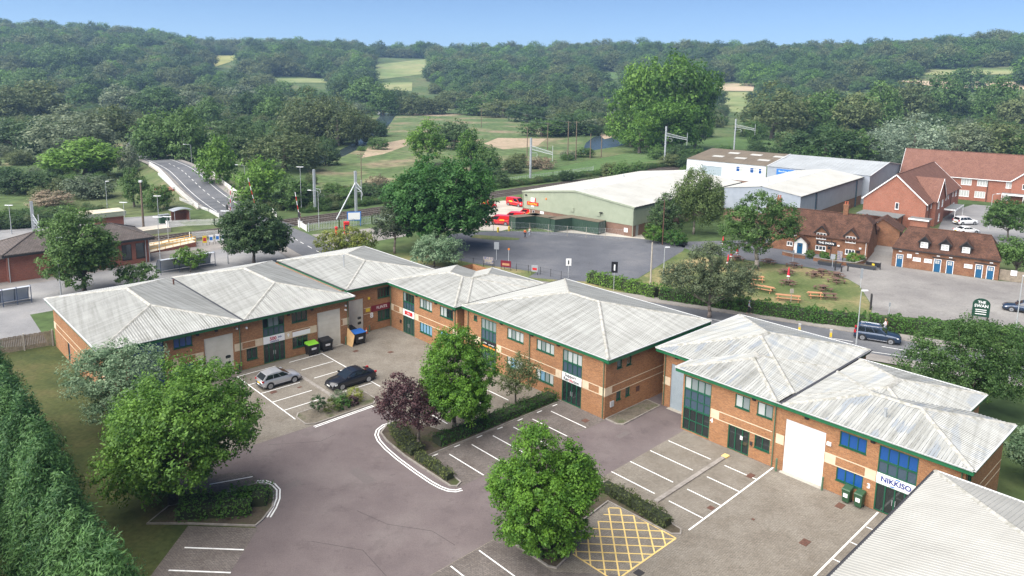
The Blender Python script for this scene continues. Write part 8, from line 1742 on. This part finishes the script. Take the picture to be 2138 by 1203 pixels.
PX = T0('pillar_box', 'red pillar box behind the yellow green shrubs', 'post box', *est(68.4, 121.0), 0); MB().lathe([(.27, 0), (.27, .15), (.24, .18), (.24, 1.35), (.29, 1.38), (.29, 1.48), (.2, 1.55), (.05, 1.6)], 16).build('box', 'red_paint', PX); MB().box(-.12, .12, -.26, -.23, 1.18, 1.23).build('slot', 'black_plastic', PX)
TK = T0('telephone_box', 'second red kiosk right of the pillar box', 'kiosk', *est(70.2, 120.4), 0, 20); MB().box(-.45, .45, -.45, .45, 0, 2.2).build('cabin', 'red_paint', TK); MB().box(-.36, .36, -.47, -.45, .3, 1.9).build('glazing', 'glass_house', TK); MB().box(-.5, .5, -.5, .5, 2.2, 2.35).build('roof_cap', 'red_paint', TK)
# station ramp, posters, bike shelters
RP = T0('access_ramp', 'yellow railed ramp up to the near platform', 'ramp', 0, 0)
mb = MB(); mb.hexa([(*est(*p), z) for p, z in (((37.6, 127.6), 0), ((45.2, 127.6), 0), ((45.2, 129.4), 0), ((37.6, 129.4), 0))] + [(*est(*p), z) for p, z in (((37.6, 127.6), .15), ((45.2, 127.6), .84), ((45.2, 129.4), .84), ((37.6, 129.4), .15))]); mb.build('ramp_deck', 'brick_red', RP); mb = MB(); mb.quad(*[(*est(*p), z + .006) for p, z in (((37.6, 127.6), .15), ((45.2, 127.6), .84), ((45.2, 129.4), .84), ((37.6, 129.4), .15))]); mb.build('ramp_surface', 'platform_edge', RP)
for p_ in (127.65, 129.35):
    for k in range(7): q_ = 37.7 + k * 1.24; z0 = .15 + .69 * (q_ - 37.6) / 7.6; MB().tube((*est(q_, p_), z0), (*est(q_, p_), z0 + 1.0), .04, .04, 6).build('rail_post', 'rail_yellow', RP)
    for dz in (.5, 1.0): MB().tube((*est(37.7, p_), .15 + dz), (*est(45.1, p_), .84 + dz), .04, .04, 6).build('handrail', 'rail_yellow', RP)
for k, (c, q_) in enumerate((('sign_yellow', 46.6), ('sign_white', 47.7), ('sign_white', 48.8), ('sign_white', 49.8))):
    b = T0('poster_board', ['yellow safety poster board beside the ramp', 'first white poster board right of the yellow one', 'second white poster board right of the yellow one', 'third white poster board, nearly behind the tree'][k], 'poster board', *est(q_, 127.4), 0, EST - 20); MB().box(-.34, .34, -.03, .03, .5, 1.75).build('panel', c, b); MB().box(-.24, .24, -.04, -.03, .8, 1.4).build('print', 'ink_blue' if k else 'ink_red', b)
    for s in (-.3, .3): MB().box(s - .03, s + .03, -.02, .02, 0, .5).build('leg', 'dark_iron', b)
SHL = T0('waiting_shelter', 'brick and curved roof shelter behind the white palings', 'shelter', *est(51.0, 151.2), 0, EST); MB().box(-1.6, 1.4, 1.0, 1.2, 0, 2.1).build('back_wall', 'brick_red', SHL); MB().box(1.2, 1.4, -.6, 1.0, 0, 2.1).build('side_wall', 'brick_red', SHL)
q = MB()
for k in range(6): x0, x1 = -1.9 + k * .63, -1.9 + (k + 1) * .63; z0, z1 = 2.3 + .35 * math.sin(math.pi * k / 6), 2.3 + .35 * math.sin(math.pi * (k + 1) / 6); q.hexa([(x0, -1.2, z0), (x1, -1.2, z1), (x1, 1.5, z1), (x0, 1.5, z0), (x0, -1.2, z0 + .06), (x1, -1.2, z1 + .06), (x1, 1.5, z1 + .06), (x0, 1.5, z0 + .06)])
q.build('roof', 'lead', SHL)
for x in (-1.6, 1.3): MB().tube((x, -1.0, 0), (x, -1.0, 2.3), .05, .05, 6).build('post', 'gal_steel', SHL)
GB = T0('cabinet', 'dark green equipment cabinet beside the brick shelter', 'cabinet', *est(47.9, 151.8), 0, EST); MB().box(-.9, .9, -.5, .5, 0, 1.6).build('cabin', 'bin_green', GB); MB().box(-.95, .95, -.55, .55, 1.6, 1.7).build('lid', 'lead', GB)
def bike_shelter(label, q_, p_, L_, rot):
    th = T0('bike_shelter', label, 'bike shelter', *est(q_, p_), 0, rot); n = 8; arc = [(-1.1 + 2.2 * (1 - math.cos(math.pi * .55 * k / n)) / (1 - math.cos(math.pi * .55)), 2.15 * math.sin(math.pi * .5 * min(1, k / n * 1.15)) + .05) for k in range(n + 1)]
    m_ = MB()
    for (y0, z0), (y1, z1) in zip(arc[:-1], arc[1:]): m_.hexa([(-L_ / 2, -y0, z0), (L_ / 2, -y0, z0), (L_ / 2, -y1, z1), (-L_ / 2, -y1, z1), (-L_ / 2, -y0, z0 + .03), (L_ / 2, -y0, z0 + .03), (L_ / 2, -y1, z1 + .03), (-L_ / 2, -y1, z1 + .03)])
    m_.build('canopy', 'perspex', th)
    for k in range(4): x = -L_ / 2 + L_ * k / 3; MB().path([(x, -y, z + .03) for y, z in arc], .05, 6).build('hoop', 'frame_blue', th); MB().tube((x, -arc[-1][0] * .9, 0), (x, -arc[-1][0] * .9, 2.1), .05, .05, 6).build('post', 'frame_blue', th)
    for z in (.35, .75): MB().tube((-L_ / 2, -1.0, z), (L_ / 2, -1.0, z), .03, .03, 5).build('rail', 'frame_blue', th)
bike_shelter('curved clear roofed bike shelter at the left edge of the forecourt', 15.4, 110.4, 4.6, EST); bike_shelter('curved clear roofed bike shelter behind the far left unit roof', 38.6, 113.6, 8.0, EST)
# ---------------------------------------------------------------- delivery yard containers
mat('cont_rib', (0.036, 0.075, 0.05), .55)
def container(label, u, v, rot, L_=6.05):
    c_, s_ = math.cos(R(RMF)), math.sin(R(RMF)); x, y = u * c_ - v * s_, u * s_ + v * c_; th = T0('shipping_container', label, 'container', x, y, 0, RMF + rot); W_, H_ = 2.4, 2.45; b = MB(); n = 24
    for sx in (-1, 1):
        b = MB()
        for k in range(n):
            x0, x1 = -L_ / 2 + .1 + (L_ - .2) * k / n, -L_ / 2 + .1 + (L_ - .2) * (k + 1) / n; o = (W_ / 2 - .02) if k % 2 else (W_ / 2 - .07); b.box(x0, x1, min(sx * o, sx * (o - .04)), max(sx * o, sx * (o - .04)), .12, H_ - .1)
        b.build('side_panel', 'container_green', th)
    MB().box(-L_ / 2 + .06, L_ / 2 - .06, -W_ / 2 + .12, W_ / 2 - .12, .1, H_ - .05).build('core', 'container_green', th); MB().box(-L_ / 2, L_ / 2, -W_ / 2, W_ / 2, H_ - .06, H_ + .02).build('roof', 'dirty_roof', th)
    q = MB()
    for sx in (-1, 1):
        for sy in (-1, 1): q.box(sx * L_ / 2 - .08, sx * L_ / 2 + .08, sy * (W_ / 2) - .08, sy * (W_ / 2) + .08, 0, H_)
    q.build('corner_posts', 'cont_rib', th)
    for s in (-1, 1): MB().box(L_ / 2 - .06, L_ / 2 + .03, min(.03 * s, 1.1 * s), max(.03 * s, 1.1 * s), .15, H_ - .12).build('door', 'container_green', th)
    q = MB()
    for yy in (-.75, -.3, .3, .75): q.tube((L_ / 2 + .05, yy, .15), (L_ / 2 + .05, yy, H_ - .15), .025, .025, 5)
    q.build('lock_rods', 'gal_steel', th)
container('dark green shipping container at the left end of the row', -91.8, 111.8, 70); container('dark green shipping container second from the left, side on', -89.6, 114.0, 0); container('dark green shipping container in the middle of the row', -85.3, 115.6, 74); container('dark green shipping container at the right end of the row', -80.6, 117.5, 0)
for i, (x, y) in enumerate(((-2.6, 139.8), (-.5, 141.0))): bollard(['yellow', 'second yellow'][i] + ' post guarding the delivery yard entrance', 0, 0, .9, 'sign_yellow', .2, wpos=(x, y))
# ---------------------------------------------------------------- pub garden
def picnic(label, x, y, rot, m='picnic_brown', group=None):
    """octagonal picnic table with curved bench segments."""
    th = T0('picnic_table', label, 'picnic table', x, y, .02, rot, group)
    for k in range(5): MB().box(-.62 + .25 * k, -.40 + .25 * k, -.55, .55, .70, .74).build('top_plank', m, th)
    for k in range(4):
        a = math.pi / 4 + k * math.pi / 2; c, s = math.cos(a), math.sin(a); q = MB(); p = Vector((c * 1.15, s * 1.15, .43)); t = Vector((-s, c, 0)); q.beam(p - t * .5, p + t * .5, .3, .05); q.build('bench_seat', m, th); q = MB(); q.beam((0, 0, .40), (c * 1.2, s * 1.2, .40), .08, .1); q.beam((c * .45, s * .45, 0), (c * .3, s * .3, .7), .08, .08); q.beam((c * 1.1, s * 1.1, 0), (c * 1.1, s * 1.1, .42), .09, .09); q.build('leg', m, th)
    MB().tube((0, 0, 0), (0, 0, .7), .06, .06, 6).build('centre_post', m, th); return th
PT = [((37.6, 120.3), 'round picnic table with red parasol nearest the path on the left'), ((37.9, 114.0), 'round picnic table tucked behind the walnut trunk'), ((42.2, 118.4), 'round picnic table just right of the walnut crown'), ((45.6, 116.2), 'round picnic table in front of the porch along the path'), ((42.8, 112.0), 'dark round picnic table left in the middle of the lawn'), ((46.6, 110.6), 'round picnic table left in the cluster of three'), ((48.4, 112.4), 'round picnic table at the back of the cluster of three'), ((50.0, 110.6), 'round picnic table right in the cluster of three near the car park'), ((48.6, 107.4), 'round picnic table below the cluster of three'), ((40.8, 105.8), 'round picnic table holding the middle red parasol'), ((44.9, 103.2), 'round picnic table lowest on the lawn right of the middle parasol')]
for i, ((x, y), lb) in enumerate(PT): picnic(lb, x, y, i * 37, 'picnic_brown', 'round picnic tables on the pub lawn')
def long_bench(label, x, y, rot, m, L_=2.6):
    th = T0('picnic_bench', label, 'picnic bench', x, y, .02, rot)
    for k in range(5): MB().box(-L_ / 2, L_ / 2, -.36 + k * .15, -.23 + k * .15, .72, .76).build('top_plank', m, th)
    for s in (-1, 1):
        MB().box(-L_ / 2, L_ / 2, s * .72 - .14, s * .72 + .14, .44, .48).build('bench_seat', m, th)
        for xx in (-L_ / 2 + .3, L_ / 2 - .3): MB().beam((xx, s * .25, .72), (xx, s * .72, 0), .09, .09).build('leg', m, th)
    for xx in (-L_ / 2 + .3, L_ / 2 - .3): MB().box(xx - .05, xx + .05, -.8, .8, .38, .44).build('crossbar', m, th)
long_bench('short orange picnic bench at the foot of the walnut tree', 36.9, 107.5, -12, 'picnic_new', 1.8); long_bench('long orange picnic bench nearest the dark post', 35.9, 102.6, -38, 'picnic_new', 3.4); long_bench('orange picnic bench half hidden behind the hedge', 38.0, 98.1, -18, 'picnic_new', 3.2); long_bench('orange half of the paired picnic benches by the hedge', 42.3, 99.6, -10, 'picnic_new', 1.9); long_bench('dark brown half of the paired picnic benches by the hedge', 44.2, 99.2, -10, 'picnic_brown', 1.8)
def parasol(label, x, y):
    th = T0('parasol', label, 'parasol', x, y); MB().tube((0, 0, 0), (0, 0, 2.7), .025, .025, 6).build('pole', 'sign_white', th); q = MB(); q.lathe([(.20, 1.15), (.24, 1.3), (.16, 1.9), (.07, 2.6), (.02, 2.75)], 8); q.build('folded_canopy', 'parasol_red', th, smooth=True); MB().lathe([(.245, 1.28), (.215, 1.5)], 8).build('print_band', 'sign_white', th)
parasol('folded red parasol on the table by the path', 37.6, 120.3); parasol('folded red parasol left, second from the path', 35.8, 117.6); parasol('folded red parasol half hidden by the pine crown', 34.0, 113.2); parasol('folded red parasol in the middle of the lawn', 40.8, 105.8); parasol('small red sign parasol by the planters at the pub corner', 37.0, 126.8)
GW = T0('garden_wall', 'low curved red brick wall with planting in front of the pub', 'wall', 0, 0)
gw = [(46.8, 124.8), (48.1, 123.0), (49.6, 122.0)]; gw2 = [(50.6, 120.9), (52.2, 119.4), (54.2, 118.1), (56.0, 117.5), (58.6, 119.8), (59.4, 121.2)]
for L_ in (gw, gw2):
    for a, b in zip(L_[:-1], L_[1:]): MB().beam((*a, .3), (*b, .3), .25, .6).build('wall_section', 'brick_old', GW); MB().beam((*a, .63), (*b, .63), .32, .07).build('coping', 'kerb', GW)
for i, (x, y, r_, m, lb) in enumerate(((52.4, 120.9, .8, 'leaf_hedge', 'dark green shrub behind the low wall left of the pub windows'), (54.2, 120.0, .7, 'leaf_yellow', 'yellow green shrub in front of the lower pub window'), (56.4, 119.4, 1.0, 'leaf_bright', 'bright shrub at the right end of the low pub wall'), (50.6, 122.6, .7, 'leaf_mid', 'rounded shrub beside the pub porch'), (58.0, 119.9, .7, 'leaf_mid', 'small shrub at the corner of the low pub wall'), (30.6, 131.8, .8, 'leaf_yellow', 'yellow flowering shrub in the left planter'), (35.4, 128.0, .6, 'leaf_yellow', 'yellow flowering shrub in the right planter'))): tree('shrub', lb, x, y, [(0, 0, r_ * .8 + .2, r_, r_, r_ * .8)], m, 30, 34, r_ * .4, .2, 300 + i, tr=.04, low=-.9)
for x, y, w, lb in ((30.6, 131.8, 1.2, 'dark planter at the path edge near the birch'), (35.4, 128.0, 1.0, 'dark planter nearer the walnut tree'), (52.0, 117.9, 1.6, 'long dark planter in front of the pub wall'), (56.6, 116.6, 2.0, 'dark planter by the entrance from the pale car park')): th = T0('planter', lb, 'planter', x, y, 0, -34); MB().hexa([(-w, -.5, 0), (w, -.5, 0), (w, .5, 0), (-w, .5, 0), (-w * 1.1, -.6, .55), (w * 1.1, -.6, .55), (w * 1.1, .6, .55), (-w * 1.1, .6, .55)]).build('trough', 'planter', th); MB().box(-w, w, -.5, .5, .555, .58).build('soil', 'garden_soil', th)
for i, (x, y, h) in enumerate(((51.6, 114.8, 1.5), (53.4, 114.3, .9), (52.2, 113.9, .9), (47.6, 94.5, 2.2), (48.0, 95.2, 1.8))): bollard(['thick black post by the pub path', 'short black post near the planter', 'second short black post near the planter', 'tall black gate post between garden and pale car park', 'second tall black gate post by the garden'][i], 0, 0, h, 'dark_iron', .11, wpos=(x, y))
def sign_post(label, x, y, h, board, m, name='road_sign', rot=0, shape='rect', post='gal_steel', col2=None):
    th = T0(name, label, 'sign', x, y, 0, rot); MB().tube((0, .04, 0), (0, .04, h), .04, .04, 6).build('post', post, th); w, hh = board
    if shape == 'rect': MB().box(-w / 2, w / 2, -.02, .02, h - hh, h).build('panel', m, th)
    else: MB().hexa([(-w / 2, -.02, h - hh), (w / 2, -.02, h - hh), (w / 2, .02, h - hh), (-w / 2, .02, h - hh), (-.02, -.02, h), (.02, -.02, h), (.02, .02, h), (-.02, .02, h)]).build('panel', m, th)
    if col2: MB().box(-w * .12, w * .12, -.03, -.021, h - hh * .8, h - hh * .25).build('symbol', col2, th)
    return th
sign_post('grey car park sign on a post beside the verge', -2.4, 118.0, 3.0, (.8, 1.2), 'lead'); sign_post('white road sign with a black bar above the hipped roof', 8.6, 107.8, 3.0, (.8, 1.1), 'sign_white', col2='ink_black'); sign_post('black backed triangular warning sign by the bright hedge', 14.6, 101.6, 4.2, (.9, 1.6), 'sign_black', col2='sign_white'); sign_post('blue and purple pub banner on the low wall', 54.0, 118.9, 2.2, (.8, 1.7), 'poster_mix', 'banner', -33); sign_post('grey sign on a post in the garden by the path', 51.9, 116.6, 2.2, (.7, .8), 'lead', rot=-33); sign_post('thin post with a small sign by the garden', 46.8, 120.0, 2.0, (.3, .5), 'lead'); sign_post('crossing beacon post with an orange lamp on the verge', -.4, 115.6, 2.6, (.3, .3), 'ink_orange'); sign_post('carved timber post behind the hedge', 37.6, 95.9, 2.3, (.5, .6), 'bare_wood', post='bare_wood'); sign_post('grey double post sign beside the pale car park', 51.0, 104.7, 3.0, (.35, 1.5), 'lead'); sign_post('tall dark timber post at the lawn corner by the pine', 32.8, 98.9, 3.6, (.1, .1), 'dark_timber', post='dark_timber', name='garden_post'); sign_post('small road name sign on a post above the walking woman', 46.9, 88.4, 2.9, (.2, .5), 'lead')
for i, (x, y, lb) in enumerate(((-3.6, 113.9, 'dark advertising poster on the grass verge'), (-.8, 111.8, 'red advertising poster on the grass verge'), (3.6, 109.3, 'small white and red poster on the wire fence'))): th = T0('poster_board', lb, 'poster', x, y, 0, -20); w = 1.7 if i < 2 else 1.0; MB().box(-w / 2, w / 2, -.03, .03, .5, 1.5).build('panel', ('poster_mix', 'sign_maroon', 'lead')[i], th); MB().box(-w * .35, w * .35, -.04, -.03, .75, 1.1).build('print', ('bare_wood', 'picnic_new', 'sign_red')[i], th); [MB().box(s * w * .45 - .03, s * w * .45 + .03, -.02, .02, 0, .5).build('leg', 'dark_timber', th) for s in (-1, 1)]
PS_ = T0('pub_sign', 'dark green arched sign board lettered THE SWAN behind the hedge', 'sign', 59.0, 89.6, 0, -25); pts_ = [(-.95, .9), (.95, .9), (.95, 2.5)] + [(.95 * math.cos(a), 2.5 + .75 * math.sin(a)) for a in np.linspace(.2, math.pi - .2, 9)] + [(-.95, 2.5)]
m_ = MB(); m_.v = [(x, -.05, z) for x, z in pts_] + [(x, .05, z) for x, z in pts_]; n = len(pts_); m_.f = [tuple(range(n)), tuple(range(2 * n - 1, n - 1, -1))] + [(i, n + i, n + (i + 1) % n, (i + 1) % n) for i in range(n)]; m_.build('board', 'sign_green', PS_); pf_ = Facade((0, -.05), (1, 0)); text_mesh('THE', .46, 'sign_white', PS_, pf_, 0, 2.75, .012, bold=.012); text_mesh('SWAN', .52, 'sign_white', PS_, pf_, 0, 2.28, .012, bold=.012)
for z in (1.8, 1.55, 1.25): pf_.box(MB(), -.6, .6, z - .05, z + .05, .005, .012).build('text_line', 'sign_white', PS_)
for s in (-.8, .8): MB().box(s - .07, s + .07, -.04, .04, 0, .95).build('post', 'dark_timber', PS_)
AF = T0('banner_barrier', 'black pub barrier banner with yellow mark beside the outbuilding', 'banner', 58.4, 116.4, 0, -34); MB().box(-1.0, 1.0, -.03, .03, .25, 1.0).build('panel', 'sign_black', AF); MB().box(-.2, .2, -.04, -.03, .45, .8).build('print', 'sign_yellow', AF); [MB().box(s - .04, s + .04, -.3, .3, 0, 1.1).build('foot', 'dark_iron', AF) for s in (-1.05, 1.05)]
for i, (x, y) in enumerate(((34.6, 85.0), (37.6, 83.2), (45.4, 77.2))): th = T0('traffic_bollard', ['plain traffic bollard on the road island behind the roof', 'yellow faced traffic bollard left of the blue car', 'yellow faced black traffic bollard at the road island by the spreading tree'][i], 'bollard', x, y, 0, -20); MB().hexa([(-.16, -.1, 0), (.16, -.1, 0), (.16, .1, 0), (-.16, .1, 0), (-.13, -.08, 1.05), (.13, -.08, 1.05), (.13, .08, 1.05), (-.13, .08, 1.05)]).build('shell', 'black_plastic' if i == 2 else 'bare_wood', th); MB().box(-.12, .12, -.115, -.1, .25, .75).build('face', 'sign_yellow', th); MB().box(-.15, .15, -.1, .1, 1.05, 1.15).build('cap', 'gal_steel', th)
PF = Thing('timber_fence', 'grey timber fence at the right end of the outbuilding with a notice', 'fence', (4, 133.5), PUB)
for i in range(46): MB().box(1.0 + i * .16, 1.145 + i * .16, 133.4, 133.43, .05, 1.75).build('board', 'timber_weathered', PF)
MB().box(2.4, 3.2, 133.34, 133.38, 1.0, 1.8).build('notice', 'sign_white', PF)
YF = Thing('timber_fence', 'tall grey fence around the yard between the warehouse and the brick house', 'fence', (-44, 160), RMF)
for i in range(60): MB().box(-51 + i * .17, -50.86 + i * .17, 160.0, 160.03, .05, 2.0).build('board', 'timber_weathered', YF)
BT = T0('moored_boat', 'small white boat moored on the river by the far bank', 'boat', -96, 540, .05, 70); MB().hexa([(-3.2, -.8, 0), (3.0, -.3, 0), (3.0, .3, 0), (-3.2, .8, 0), (-3.4, -1.1, .8), (3.9, -.2, 1.0), (3.9, .2, 1.0), (-3.4, 1.1, .8)]).build('hull', 'sign_white', BT); MB().box(-2.2, .6, -.8, .8, .8, 1.8).build('cabin', 'sign_white', BT); MB().box(-2.0, .62, -.82, .82, 1.2, 1.6).build('window', 'glass_dark', BT)

# ================================================================ HAZE: even, pale valley air
hz = MB().box(-4600, 4600, -4600, 4600, -2, 190).build('haze', None, None, uv=False); tag(hz, 'thin pale blue summer haze filling the valley air', 'haze', kind='stuff')
hm = bpy.data.materials.new('haze_air'); hm.use_nodes = True; hn = hm.node_tree.nodes; hn.remove(hn['Principled BSDF'])
pv = hn.new('ShaderNodeVolumePrincipled'); pv.inputs['Color'].default_value = (0.42, 0.66, 1.0, 1); pv.inputs['Density'].default_value = 0.0002; pv.inputs['Anisotropy'].default_value = 0.2
hm.node_tree.links.new(pv.outputs['Volume'], hn['Material Output'].inputs['Volume']); hz.data.materials.append(hm)
